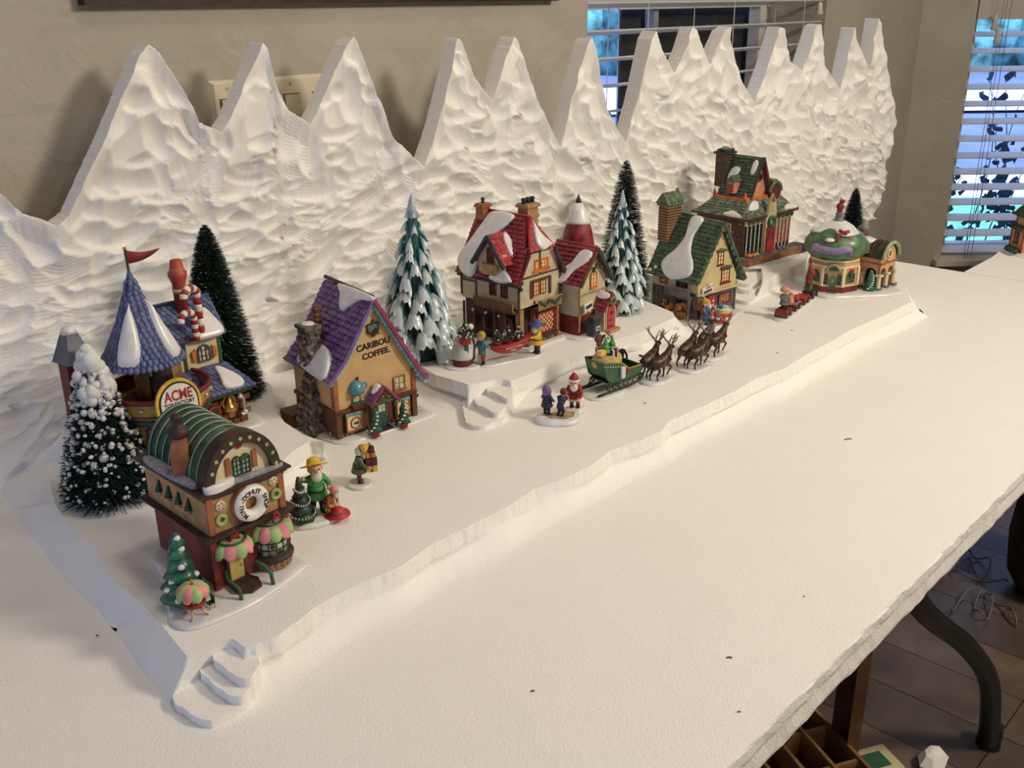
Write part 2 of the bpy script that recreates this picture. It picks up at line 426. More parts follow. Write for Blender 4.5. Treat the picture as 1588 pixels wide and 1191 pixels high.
tag(s1, 'large flat white foam sheet with rough cut edge covering the folding table', 'foam sheet')
P1 = xy(1540, 398, T0); P2_ = xy(1572, 370, T0)
s2 = rough_sheet('foam_sheet', [(2.447, .33), (3.7, .33), (3.7, .9), (P2_[0], P2_[1]), (P1[0], P1[1]), (2.447, .792)], .757, T0)
tag(s2, 'second flat white foam sheet under the cut-off house at the right edge', 'foam sheet')

# plateau T1
topF = [(390,1001),(429,987),(472,955),(484,945),(517,925),(562,904),(623,877),(666,846),(720,819),(781,789),(829,758),(872,743),(917,721),(947,698),(993,683),(1026,668),(1038,653),(1083,633),(1113,619),(1140,606),(1171,588),(1216,571),(1259,545),(1292,528),(1320,511),(1367,491),(1413,468)]
botF = [(375,1100),(441,1078),(484,1043),(532,1004),(607,970),(653,940),(705,900),(751,882),(793,858),(869,807),(932,779),(986,743),(1041,719),(1083,686),(1132,668),(1181,639),(1226,617),(1267,588),(1304,566),(1342,551),(1365,526),(1405,513),(1440,492)]
topL = [(70,700),(75,740),(85,780),(105,815),(150,850),(176,902),(217,932),(255,975),(290,1018)]
botL = [(-30,715),(0,762),(35,815),(70,860),(105,905),(150,945),(200,1010),(235,1060),(262,1092)]
tF, bF, tL, bL = Z(topF, T1), Z(botF, T0), Z(topL, T1), Z(botL, T0)
back_r = (2.12, 1.25); back_l = (.52, 1.39)
secs = [(tF, bF, True),
        ([tF[-1], (2.10, .80), (2.14, .9), back_r], [bF[-1], (2.17, .82), (2.20, .92), (2.17, 1.25)], False),
        ([back_r, back_l], [(2.17, 1.25), (.47, 1.39)], False),
        ([back_l, tL[0]] + tL, [(.47, 1.39), bL[0]] + bL, False),
        ([tL[-1]] + Z([(320, 1005), (345, 994), (361, 990), (378, 1003)], T1) + [tF[0]], Z([(262, 1092), (322, 1054), (348, 1042), (363, 1038), (380, 1052)], T0) + [bF[0]], False)]
plateau = carved_slab('foam_plateau', secs, T1, T0, seed=1)
tag(plateau, 'long carved white foam plateau with wavy front lip carrying the village', 'foam')
def step(px, z, parent, z0, j=.0012, name='step'):
    ch_ = [Vector(q_) for q_ in Z(px, z)]
    for _ in range(2): ch_ = [w_ for i_ in range(len(ch_)) for w_ in (ch_[i_] * .75 + ch_[(i_ + 1) % len(ch_)] * .25, ch_[i_] * .25 + ch_[(i_ + 1) % len(ch_)] * .75)]
    poly = resample(ch_ + [ch_[0]], .004); k = len(poly)
    poly = [p + Vector((noise.noise(Vector((p.x * 90, p.y * 90, z))) * j * 2, noise.noise(Vector((p.y * 90, p.x * 90, z + 3))) * j * 2)) for p in poly]
    m = MB(); m.prism([(p.x, p.y) for p in poly], z0, z, FOAM)
    o = m.build(name, parent); bm = bmesh.new(); bm.from_mesh(o.data); bmesh.ops.recalc_face_normals(bm, faces=bm.faces); bm.to_mesh(o.data); bm.free()
step([(262,1083),(290,1102),(319,1120),(345,1110),(378,1094),(400,1060),(380,1030),(320,1036),(285,1050)], .809, plateau, .7995)
step([(306,1036),(320,1050),(340,1068),(363,1083),(388,1072),(400,1030),(360,1008)], .819, plateau, .80)
step([(322,1012),(336,1026),(360,1045),(382,1056),(402,1035),(405,1000),(362,988)], .8295, plateau, .80)
# upper tier with the red-roofed house
tA = Z([(640,560),(676,582),(700,588),(726.6,596)], T2); bA = Z([(641,621),(687,643),(705,647),(722,650)], T1)
tS = Z([(726.6,596),(745,594),(766,588.5),(782,588),(792,592)], T2); bS = Z([(722,650),(747,632),(768,626),(785,625),(797,634)], T1)
tB = Z([(792,592),(825,578),(860,563),(900,548),(935,534),(965,523),(993,516),(1026,502),(1047,491)], T2)
bB = Z([(800,638),(815,610),(850,592),(882,575),(930,557),(975,545),(1015,542),(1050,535),(1078,522)], T1)
tC = Z([(1047,491),(1043,484),(1026,477),(1004,468),(975,455)], T2) + [(1.50, 1.14), (1.50, 1.26)]
bC = Z([(1078,522),(1064,508),(1045,490)], T1) + [(1.515, 1.0), (1.51, 1.1), (1.51, 1.26)]
tier = carved_slab('foam_tier', [(tA, bA, True), (tS, bS, False), (tB, bB, True), (tC, bC, False),
    ([(1.50, 1.26), (.93, 1.31)], [(1.51, 1.26), (.925, 1.31)], False), ([(.93, 1.31), tA[0]], [(.925, 1.31), bA[0]], False)], T2, T1 - .001, seed=2)
tag(tier, 'raised carved foam terrace under the red-roofed house and blue-white trees', 'foam')
step([(720,655),(744,663),(765,655),(784,648),(796,630),(792,600),(760,588),(727,597),(716,615),(720,640)], .8475, tier, .8395)
step([(735.4,627),(750,630),(763,640),(775,640),(792,625),(795,600),(765,590),(735,605)], .857, tier, .84)
step([(750.7,606),(765,607),(778,615),(787,620),(797,612),(795,595),(765,588)], .866, tier, .84)
# platform under the toy factory
tP = Z([(442,655),(472,675),(504,685),(480,684),(455,699),(430,722),(380,738),(320,742),(260,735),(215,715),(190,690)], T2)
bP = Z([(442,668),(475,692),(512,698),(498,722),(468,742),(440,756),(385,772),(320,778),(250,772),(195,750),(165,715)], T1)
plat = carved_slab('foam_platform', [(tP, bP, True), ([tP[-1], (.48, 1.30), (.56, 1.40)], [bP[-1], (.45, 1.31), (.55, 1.40)], False),
    ([(.56, 1.40), (.80, 1.37), (.78, 1.25), (.73, 1.17), tP[0]], [(.55, 1.40), (.83, 1.37), (.81, 1.25), (.75, 1.17), bP[0]], False)], T2, T1 - .001, seed=3)
tag(plat, 'low carved foam platform behind the doughnut shop carrying the toy factory', 'foam')
# station tier with its steps
tQ = Z([(1137,427),(1141,424)], T2); 
tQ2 = Z([(1183,437),(1200,428),(1226,416),(1248,405),(1258,390)], T2); bQ2 = Z([(1166,468),(1200,458),(1236,442),(1252,425),(1266,402)], T1)
stt = carved_slab('foam_terrace', [([(1.70, 1.27), (1.69, 1.10)] + [tQ[0]], [(1.69, 1.27), (1.68, 1.10)] + Z([(1125,460)], T1), False),
    (tQ, Z([(1125,460),(1146,458)], T1), False), ([tQ[-1]] + Z([(1143,415),(1180,412),(1183,425)], T2) + [tQ2[0]], Z([(1146,458),(1150,445),(1178,440),(1170,460)], T1) + [bQ2[0]], False),
    (tQ2, bQ2, True), ([tQ2[-1], (2.16, 1.22)], [bQ2[-1], (2.165, 1.22)], False), ([(2.16, 1.22), (1.70, 1.27)], [(2.165, 1.22), (1.69, 1.27)], False)], T2, T1 - .001, seed=4)
tag(stt, 'small carved foam terrace carrying the brick railway station, steps in front', 'foam')
step([(1125,460),(1162,470),(1172,462),(1186,440),(1180,418),(1142,418),(1137,430)], .8475, stt, .8395)
step([(1141,448),(1166,452),(1180,446),(1186,430),(1181,418),(1142,418)], .857, stt, .84)
step([(1141,438),(1168,441),(1182,434),(1184,420),(1160,414),(1142,418)], .866, stt, .84)

# mountain backdrop ------------------------------------------------
ML, MR = Vector((.36, 1.42)), Vector((2.95, 1.19)); MD = (MR - ML); MLEN = MD.length; MD.normalize(); MN = Vector((MD.y, -MD.x))  # MN towards the camera
def onm(px, py):
    d = ray(px, py); t = (MN.dot(ML)) / MN.dot(d.xy); p = CAM + d * t
    return (p.xy - ML).dot(MD), p.z
prof = [(-60,280),(0,300),(40,335),(75,350),(95,335),(150,215),(190,120),(205,85),(225,68),(245,80),(285,140),(310,190),(330,205),(345,180),(385,90),(400,66),(413,75),(430,140),(445,170),(470,193),(490,150),(525,70),(541,57),(553,65),(575,120),(610,215),(645,258),(665,200),(690,100),(703,58),(716,65),(735,120),(752,157),(770,90),(790,57),(803,62),(830,150),(857,228),(875,150),(900,65),(910,57),(925,80),(940,165),(957,222),(975,160),(997,60),(1010,48),(1024,75),(1035,113),(1050,80),(1068,42),(1078,45),(1088,100),(1112,48),(1128,42),(1133,60),(1145,115),(1158,160),(1180,100),(1203,42),(1217,45),(1225,95),(1232,110),(1255,40),(1268,37),(1278,100),(1291,140),(1306,70),(1318,42),(1327,60),(1335,110),(1347,38),(1355,28),(1365,36),(1375,95),(1384,150),(1390,195)]
pu = []
for i, (a, b_) in enumerate(prof):
    rising = i + 1 < len(prof) and prof[i + 1][1] < b_
    peak = 0 < i < len(prof) - 1 and prof[i - 1][1] > b_ 
    sh = 12 if (rising or (peak and a != 1355)) else 0
    if i and prof[i - 1][1] > b_ and prof[min(i + 1, len(prof) - 1)][1] >= b_: sh = 6
    u, z = onm(a + sh, b_); pu.append((u, z))
for i in range(1, len(pu)):
    if pu[i][0] <= pu[i - 1][0]: pu[i] = (pu[i - 1][0] + .001, pu[i][1])
pu = [(-.1, pu[0][1] + .02)] + pu
NU, NV = 1150, 250
uR = pu[-1][0]
us = np.linspace(0, uR, NU)
Tz = np.interp(us, [p[0] for p in pu], [p[1] for p in pu]) + rng.normal(0, .0006, NU)
zb = T0 - .002
edge_r = np.interp(np.linspace(0, 1, NV), [0, .03, .08, .25, .4, .5, .62, .75, 1], [-.14, -.09, -.045, -.015, -.012, .004, -.002, .0, .0])   # right side outline, in metres
U = np.repeat(us[:, None], NV, 1); V = np.linspace(0, 1, NV)[None, :].repeat(NU, 0)
Zc = zb + V * (Tz[:, None] - zb)
# right end bulges
wR = np.clip((U - (uR - .3)) / .3, 0, 1) ** 3
U = U + wR * (edge_r[None, :] + .004 * np.sin(Zc * 140)) 
# scoops: carving cuts, deeper ones win, which leaves ridges between them
depth = np.zeros_like(U); RIP = 1100.0
def scoops(n_step_u, n_step_z, au, bu, bd, D, zfun, ang, vert=False):
    global depth
    uu = 0.0
    for row, z in enumerate(np.arange(zb - .02, 1.40, n_step_z)):
        for uu in np.arange(-.03, uR + .05, n_step_u):
            u = uu + rng.uniform(-.45, .45) * n_step_u + (row % 2) * n_step_u * .5; zz = z + rng.uniform(-.4, .4) * n_step_z
            tz = np.interp(u, us, Tz)
            if not zfun(u, zz, tz): continue
            s = rng.uniform(.75, 1.35); a = au * s; b1 = bu * s * rng.uniform(.8, 1.2); b2 = bd * s; dd = D * rng.uniform(.55, 1.15)
            i0, i1 = np.searchsorted(us, [u - 1.3 * max(a, b1), u + 1.3 * max(a, b1)])
            if i1 <= i0: continue
            th = ang(u, zz) + rng.normal(0, .22)
            du = U[i0:i1] - u; dz = Zc[i0:i1] - zz
            p = du * np.cos(th) + dz * np.sin(th); q_ = -du * np.sin(th) + dz * np.cos(th)
            q_ = q_ - .35 * p * p / a            # smile-shaped strokes
            r2 = (p / a) ** 2 + np.where(q_ > 0, (q_ / b1) ** 2, (q_ / b2) ** 2)
            cut = dd * (1 - r2) + np.sin(q_ * RIP + row) * .0004
            depth[i0:i1] = np.maximum(depth[i0:i1], cut)
def val(u): return np.interp(u, us, Tz)
lowz = lambda u, z, t: z < min(t - .10, 1.22) + .02 * sin(u * 9)
scoops(.050, .026, .044, .026, .0045, .0165, lowz, lambda u, z: .12 if u < .75 else .12 - .75 * min(1, (u - .75) / .9))
scoops(.085, .055, .060, .036, .006, .0215, lowz, lambda u, z: .2 if u < .75 else .0 - .6 * min(1, (u - .75) / .9))
hi = lambda u, z, t: z > min(t - .18, 1.14) and z < t + .01
scoops(.045, .065, .024, .060, .030, .016, hi, lambda u, z: .45 * sin(u * 23 + z * 9))
scoops(.050, .055, .038, .034, .008, .016, hi, lambda u, z: .5 * sin(u * 17))
scoops(.026, .014, .024, .012, .0035, .0125, lowz, lambda u, z: .12 if u < .75 else .12 - .75 * min(1, (u - .75) / .9))
# fine knife striations
ridx = rng.normal(0, 1, (NU, NV // 8 + 2))
k = np.ones(3) / 3
ridx = np.apply_along_axis(lambda c: np.convolve(c, k, 'same'), 0, ridx)
rj = np.linspace(0, ridx.shape[1] - 1.001, NV); r0 = rj.astype(int); fr = rj - r0
fine = ridx[:, r0] * (1 - fr) + ridx[:, r0 + 1] * fr
Y_ = -depth * 1.3 * np.clip((Tz[:, None] - Zc) / .05 + .25, 0, 1) + fine * .00045
# the foot sweeps forward at the left end
leftw = np.clip((.62 - U) / .5, 0, 1); low = np.clip((1.03 - Zc) / .23, 0, 1)
fwd = .004 + .085 * low ** 2 * (.25 + .75 * leftw) * np.clip((1.6 - U) / .5, 0.15, 1)
off = Y_ + fwd
# at the top edge fade to the cut outline
Xw = ML.x + MD.x * U + MN.x * off; Yw = ML.y + MD.y * U + MN.y * off
front = np.stack([Xw, Yw, Zc], -1).reshape(-1, 3)
TH = .036
backz = Tz; Ub = us + wR[:, -1] * edge_r[-1]
btop = np.stack([ML.x + MD.x * Ub - MN.x * TH, ML.y + MD.y * Ub - MN.y * TH, backz + .001], -1)
bbot = btop.copy(); bbot[:, 2] = zb
Ur = U[-1]; rback = np.stack([ML.x + MD.x * Ur - MN.x * TH, ML.y + MD.y * Ur - MN.y * TH, Zc[-1]], -1)
verts = np.concatenate([front, btop, bbot, rback])
o1 = NU * NV; o2 = o1 + NU; o3 = o2 + NU
i, j = np.meshgrid(np.arange(NU - 1), np.arange(NV - 1), indexing='ij'); a0 = (i * NV + j).ravel()
F = [np.stack([a0, a0 + NV, a0 + NV + 1, a0 + 1], -1)]
ii = np.arange(NU - 1)
tp = ii * NV + NV - 1
F.append(np.stack([tp, tp + NV, o1 + ii + 1, o1 + ii], -1))
F.append(np.stack([o1 + ii, o1 + ii + 1, o2 + ii + 1, o2 + ii], -1))
jj = np.arange(NV - 1); rr = (NU - 1) * NV + jj
F.append(np.stack([rr, o3 + jj, o3 + jj + 1, rr + 1], -1))
F = np.concatenate(F)
me = bpy.data.meshes.new('foam_mountains'); me.from_pydata(verts.tolist(), [], F.tolist()); me.materials.append(FOAMC)
sm = np.ones(len(F), bool); sm[(NU - 1) * (NV - 1):] = False
me.polygons.foreach_set('use_smooth', sm); me.update()
mt = link('foam_mountains', me)
tag(mt, 'tall carved white foam mountain range standing behind the village', 'mountain backdrop')
def mfront(x):     # y of the nominal mountain face at x
    return ML.y + (x - ML.x) * MD.y / MD.x
# ------------------------------------------------------------------ room
YW = 1.5
WALL = mat('painted_wall', (172, 165, 150), .8, .04, 5, bump=.55, bscale=24)
for _n in WALL.node_tree.nodes:
    if _n.type == 'BUMP': _n.inputs['Distance'].default_value = .006; _n.inputs['Strength'].default_value = .8
    if _n.type == 'TEX_NOISE' and _n.inputs['Scale'].default_value > 20: _n.inputs['Scale'].default_value = 16; _n.inputs['Distortion'].default_value = 1.5; _n.inputs['Detail'].default_value = 4
WHT = mat('white_paint', (214, 206, 192), .45, .03, 10)
def struct(o): o['kind'] = 'structure'; return o
wl = ony(911.3, 20, YW).x; wr = ony(1282, 5, YW).x; wz0, wz1 = 1.02, 2.1
def wall_hole(name, a, bdir, n, L0, L1, z0, z1, h0, h1, hz0, hz1, th):
    """wall in the vertical plane through a along bdir (2D), hole between h0..h1, thickness th along n"""
    m = MB(); A, B, Nn = Vector(a), Vector(bdir), Vector(n)
    def pt(u, z, t): p = A + B * u + Nn * t; return (p.x, p.y, z)
    for (u0, u1, za, zb_) in ((L0, h0, z0, z1), (h1, L1, z0, z1), (h0, h1, z0, hz0), (h0, h1, hz1, z1)):
        if u1 - u0 < .001: continue
        vs = [pt(u0, za, 0), pt(u1, za, 0), pt(u1, zb_, 0), pt(u0, zb_, 0), pt(u0, za, th), pt(u1, za, th), pt(u1, zb_, th), pt(u0, zb_, th)]
        m.add(vs, [(0, 1, 2, 3), (7, 6, 5, 4), (0, 4, 5, 1), (1, 5, 6, 2), (2, 6, 7, 3), (3, 7, 4, 0)], WALL)
    return struct(m.build(name))
wall_hole('wall_back', (0, YW), (1, 0), (0, 1), -1.6, 3.76, 0, 2.6, wl, wr, wz0, wz1, .22)
d0 = ondiag(1515, 20)[0]; dz0 = ondiag(1460, 402)[1]; 
wall_hole('wall_right', DC, DD, DN, 0, 3.2, 0, 2.6, d0, d0 + 1.5, dz0, 1.44, .16)
e = DC + DD * 3.2
m = MB(); m.box((e.x + .06, (e.y - 3.2) / 2, 1.3), (.1, abs(-3.2 - e.y), 2.6), WALL); struct(m.build('wall_right_side'))
m = MB(); m.box((2.2, -3.25, 1.3), (7.6, .1, 2.6), WALL); struct(m.build('wall_front'))
m = MB(); m.box((2.2, -.8, 2.65), (7.8, 5.1, .1), mat('ceiling_paint', (200, 192, 176), .9, .03, 5)); struct(m.build('ceiling'))
# left wall with a wide opening for daylight
wall_hole('wall_left', (-1.6, -3.2), (0, 1), (-1, 0), 0, 4.7, 0, 2.6, 2.6, 4.2, .95, 2.1, .16)
m = MB(); m.box((2.2, -.8, -.03), (7.8, 5.2, .04), mat('grout', (92, 80, 68), .9, .1, 20)); fl = struct(m.build('floor'))
# wood-look floor planks
p0, p1 = Vector(xy(1362, 1056.6, 0)), Vector(xy(1518, 1126.7, 0)); pd = (p1 - p0).normalized(); pn = Vector((-pd.y, pd.x))
PLK = [mat('floor_plank_%s' % s, c, .45, .25, 9, bump=.2, bscale=40, col2=c2) for s, c, c2 in (('a', (104, 86, 72), (78, 64, 56)), ('b', (116, 96, 78), (88, 72, 60)), ('c', (92, 78, 68), (72, 60, 54)))]
pv = bpy.data.meshes.new('plank'); mb = MB(); mb.box((0, 0, 0), (.8975, .1478, .012), PLK[0]); pr = mb.build('plank', fl); pm = []
for k in range(3):
    me = pr.data.copy(); me.materials.clear(); me.materials.append(PLK[k]); pm.append(me)
first = True; seam = Vector(xy(1548, 1143, 0))
for r in range(-6, 9):
    for c_ in range(-2, 3):
        off_ = (seam - p0).dot(pd) + (0 if r == -1 or r == 0 else (r * .33) % .9)
        cc = p0 + pn * (.15 * (r + .5)) + pd * (off_ + .9 * (c_ + .5))
        if not (.5 < cc.x < 4.2 and -.3 < cc.y < 1.6): continue
        if first: o = pr; first = False
        else: o = pr.copy(); COL.objects.link(o)
        o.data = pm[(r * 7 + c_ * 3) % 3]; o.location = (cc.x, cc.y, -.006); o.rotation_euler = (0, 0, math.atan2(pd.y, pd.x)); o.parent = fl

# window 1 : frame, sash, blind
w1 = struct(thing('window_1', '', '')); 
for k_ in ('label', 'category'): del w1[k_]
m = MB(); yb = YW + .20; zt = ony(1100, 12, yb).z
xl, xr = wl, wr
fr_r = ony(1172, 60, yb).x; 
m.box(((xl + xr) / 2, yb + .01, zt + .03), (xr - xl, .04, .06 + .6 * 0), WHT)
m.box((fr_r + .02, yb + .01, (wz0 + zt) / 2), (.04, .04, zt - wz0), WHT)
sx = ony(1008 + 14, 60, yb).x
m.box((sx - .01, yb + .02, (wz0 + zt) / 2), (.022, .03, zt - wz0), mat('sash_grey', (150, 146, 140), .5, .05))
m.box(((xl + xr) / 2, yb + .01, (wz0 + .02)), (xr - xl, .05, .04), WHT); m.build('window_frame', w1)
m = MB(); m.box(((fr_r + xr) / 2 + .02, yb + .02, (wz0 + 2.1) / 2), (xr - fr_r - .03, .02, 2.1 - wz0), mat('dark_trim', (112, 104, 92), .7, .1)); m.build('side_panel', w1)
m = MB(); m.box(((xl + xr) / 2, yb + .01, (zt + .06 + 2.1) / 2), (xr - xl, .03, 2.1 - zt - .06), mat('dark_trim', (0, 0, 0))); m.build('head_panel', w1)
dkx = ony(990, 60, yb).x
m = MB(); m.box(((dkx + fr_r) / 2 + .04, yb + .055, (wz0 + zt) / 2), (fr_r - dkx + .10, .008, zt - wz0), mat('insect_screen', (44, 42, 42), .8, .2, 30)); m.build('insect_screen', w1)
bl = thing('window_blind', 'open white slatted blind hanging in the window behind the mountains', 'blind')
SL = mat('blind_slat', (226, 222, 216), .4, .03, 10)
_n = SL.node_tree; _t = _n.nodes.new('ShaderNodeBsdfTranslucent'); _x = _n.nodes.new('ShaderNodeMixShader'); _x.inputs[0].default_value = .45
_t.inputs[0].default_value = (.9, .9, .9, 1); _n.links.new(_n.nodes['Principled BSDF'].outputs[0], _x.inputs[1]); _n.links.new(_t.outputs[0], _x.inputs[2]); _n.links.new(_x.outputs[0], _n.nodes['Material Output'].inputs[0])
y1 = YW + .03; rows = [ony(915, v, y1).z for v in (8, 48.4, 93, 137, 177, 222)]
gap = (rows[0] - rows[4]) / 4; 
sm_ = MB(); sm_.box((0, 0, 0), (xr - xl - .012, .048, .004), SL); s0 = sm_.build('slat', bl)
for k_ in range(10):
    o = s0 if k_ == 0 else s0.copy()
    if k_: COL.objects.link(o)
    o.parent = bl; o.location = ((xl + xr) / 2, y1, rows[0] + gap * (2 - k_)); o.rotation_euler = (radians(-12), 0, 0)
for px in (957, 973, 993, 1090, 1127, 1202, 1215, 1236):
    x_ = ony(px, 10, y1).x; dy = -.025 if px in (993, 1127, 1236) else .025
    c_ = MB(); c_.cyl((x_, y1 + dy, wz0 + .02), (x_, y1 + dy, 2.0), .0012, n=6, m=SL); c_.build('cord', bl)
def tassel(p, label, h=.035):
    m = MB(); m.lathe([(.004, 0), (.008, -h * .15), (.0075, -h * .4), (.012, -h * .95), (.010, -h)][::-1], p, 12, mat('tassel_white', (206, 196, 178), .5, .05)); m.cyl(p, Vector(p) + Vector((0, 0, .5)), .001, n=5, m=SL)
    return tag(m.build('blind_tassel'), label, 'tassel')
tassel(ony(1272, 3, YW - .03), 'white blind cord tassel at the top right of the back window')

# window 2 (diagonal wall) -----------------------------------------
def dpt(u, z, off=0): p = DC + DD * u + DN * off; return Vector((p.x, p.y, z))
RD = Matrix.Rotation(math.atan2(DD.y, DD.x), 3, 'Z')
w2 = struct(bpy.data.objects.new('window_2', None)); COL.objects.link(w2)
m = MB(); u0, u1 = d0, d0 + 1.5; zs = dz0
m.box(dpt((u0 + u1) / 2, zs + .02, .10), (1.5, .05, .05), WHT, RD); m.box(dpt(u0 + .02, (zs + 1.4) / 2, .10), (.04, .05, 1.4 - zs), WHT, RD)
m.box(dpt((u0 + u1) / 2, 1.44, .10), (1.5, .05, .05), WHT, RD); m.build('window_frame', w2)
m = MB(); m.box(dpt((u0 + u1) / 2, zs - .008, .06), (1.56, .20, .022), WHT, RD); m.build('window_sill', w2)
b2 = thing('window_blind', 'white slatted blind in the bright blue window at the right edge', 'blind')
zh0 = ondiag(1520, 31, .03)[1]
m = MB(); m.box(dpt((u0 + u1) / 2, (zh0 + 1.44) / 2 + .012, .015), (1.49, .03, 1.44 - zh0 + .02), mat('valance', (186, 176, 170), .5, .03), RD); m.build('head_rail', b2)
sl = MB(); sl.box((0, 0, 0), (1.49, .062, .004), SL); s0 = sl.build('slat', b2)
ys = [53, 79, 107, 135, 161, 188, 215, 241, 266, 290, 313, 337, 361, 386]
for k_, v in enumerate(ys):
    o = s0 if k_ == 0 else s0.copy()
    if k_: COL.objects.link(o)
    o.parent = b2; u, z = ondiag(1512 - k_ * 3.4, v, .035); p = dpt((u0 + u1) / 2, z, .035)
    o.location = p; o.rotation_euler = (radians(12), 0, math.atan2(DD.y, DD.x))
zb2 = ondiag(1465, 398, .035)[1]
m = MB(); m.box(dpt((u0 + u1) / 2, zb2, .035), (1.49, .05, .018), SL, RD); m.build('bottom_rail', b2)
for px in (1548, 1553, 1560):
    u, z = ondiag(px, 60, .0); m = MB(); m.cyl(dpt(u, zb2, .0), dpt(u, 1.43, .0), .0012, n=5, m=mat('cord_grey', (110, 110, 150), .6)); m.build('cord', b2)
u, z = ondiag(1545, 21, -.03); tassel(dpt(u, z, -.03), 'upper one of two white cord tassels at the right window', .055)
u, z = ondiag(1549, 42, -.03); tassel(dpt(u, z, -.03), 'lower one of two white cord tassels at the right window', .055)

# outdoors ----------------------------------------------------------
def ground(name, x0, x1, y0, y1, m_, z=-.12, h=.02):
    m = MB(); m.box(((x0 + x1) / 2, (y0 + y1) / 2, z - h / 2), (x1 - x0, y1 - y0, h), m_); return struct(m.build(name))
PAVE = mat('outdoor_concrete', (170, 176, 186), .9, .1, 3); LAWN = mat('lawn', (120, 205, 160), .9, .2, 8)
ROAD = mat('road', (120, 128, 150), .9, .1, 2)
ground('patio', -8, 30, 1.75, 40, ROAD)
DCX = (RM @ Vector((1, 0, 0))).xy.normalized(); DFX = Vector((-DCX.y, DCX.x))
def strip(name, d0_, d1_, m_, zz, w0=-4, w1=14, kind='structure'):
    m = MB(); q = [DCX * w0 + DFX * d0_, DCX * w1 + DFX * d0_, DCX * w1 + DFX * d1_, DCX * w0 + DFX * d1_]
    m.prism([(p.x, p.y) for p in q], zz - .01, zz, m_); o = m.build(name); o['kind'] = kind; return o
strip('patio_slab', 4.6, 6.1, ROAD, -.10, 1.0)
strip('lawn', 6.3, 8.0, LAWN, -.09, 1.4)
strip('kerb', 8.0, 9.3, mat('kerb_white', (240, 240, 240), .9), -.08, 1.4)
strip('driveway', 14.5, 19, mat('kerb_white', (0, 0, 0)), -.07, 1.4)
m = MB()
for k_ in range(60):
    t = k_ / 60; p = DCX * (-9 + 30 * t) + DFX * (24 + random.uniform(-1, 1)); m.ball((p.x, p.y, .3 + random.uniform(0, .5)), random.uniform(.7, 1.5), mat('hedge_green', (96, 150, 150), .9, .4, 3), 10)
o = m.build('hedge'); tag(o, 'distant green hedge beyond the driveway seen through the windows', 'hedge'); o['kind'] = 'stuff'
# climbing plant outside window 2
pl = thing('climbing_plant', 'leafy climbing plant silhouetted outside the right window blind', 'plant', dpt(d0 + .3, zs, .28))
inv = Matrix.Translation(-pl.location)
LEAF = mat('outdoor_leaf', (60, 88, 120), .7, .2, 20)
stems = MB(inv); lf = MB()
lf.add([(0, 0, 0), (.014, .012, .003), (.024, .0, .004), (.026, -.010, .002), (.040, .004, 0), (.026, .018, .002), (.0, .022, .001), (-.004, .010, .002)], [(0, 1, 7), (0, 2, 1), (2, 3, 4), (2, 4, 5, 1), (1, 5, 6, 7)], LEAF)
l0 = lf.build('leaf', pl); n_l = 0
for k_ in range(15):
    u = d0 + .01 + k_ * .045 + random.uniform(-.02, .02); z = zs - .1; pts = []
    top = random.uniform(.30, .62) + (.25 if k_ in (1, 5, 6, 8) else 0)
    for s in range(9):
        t = s / 8; pts.append(dpt(u + .06 * sin(t * 4 + k_) + .05 * t * cos(k_ * 3), z + top * t, .28 + .05 * sin(k_ + t * 3)))
    stems.tube(pts, [.0035 * (1 - .6 * i_ / 8) for i_ in range(9)], LEAF, 5)
    for s in range(2, 9):
        for q_ in range(2 if s < 6 else 1):
            o = l0 if n_l == 0 else l0.copy()
            if n_l: COL.objects.link(o)
            n_l += 1; o.parent = pl; o.location = pts[s] - pl.location + Vector((random.uniform(-.03, .03), random.uniform(-.02, .02), random.uniform(-.03, .03)))
            o.rotation_euler = (radians(90) + random.uniform(-.5, .5), random.uniform(0, 6.2), math.atan2(DD.y, DD.x) + random.uniform(-.4, .4)); sc_ = random.uniform(.8, 1.5); o.scale = (sc_,) * 3
stems.build('stem', pl)

# picture frame and switch plate -----------------------------------
a_, c_ = ony(131, 8, YW - .02), ony(866, -1, YW - .02)
pf = thing('picture_frame', 'dark wooden picture frame hanging on the wall above the mountains', 'picture frame', (a_.x, YW, a_.z))
Wd = c_.x - a_.x; DW = mat('dark_wood', (52, 30, 24), .4, .3, 30)
m = MB(); m.box((Wd / 2, -.011, .016), (Wd, .022, .032), DW); m.box((Wd / 2, -.011, .62), (Wd, .022, .032), DW); m.box((.016, -.011, .32), (.032, .022, .57), DW); m.box((Wd - .016, -.011, .32), (.032, .022, .57), DW); m.build('frame', pf)
m = MB(); m.box((Wd / 2, -.006, .32), (Wd - .06, .006, .57), 'ochre'); m.build('canvas', pf)
a_, c_ = ony(322, 126, YW), ony(512, 114, YW); zbt = a_.z - .125
sp = thing('light_switch_plate', 'wide cream wall plate with rocker switches half hidden by the mountains', 'light switch', (a_.x, YW, zbt))
CRM = mat('switch_cream', (216, 206, 182), .35, .02, 10); W_ = c_.x - a_.x; H_ = a_.z - zbt
m = MB()
vs = [(0, 0, 0), (W_, 0, 0), (W_, 0, H_), (0, 0, H_), (.006, -.007, .006), (W_ - .006, -.007, .006), (W_ - .006, -.007, H_ - .006), (.006, -.007, H_ - .006)]
m.add(vs, [(4, 5, 6, 7), (0, 1, 5, 4), (1, 2, 6, 5), (2, 3, 7, 6), (3, 0, 4, 7)], CRM); m.build('plate', sp)
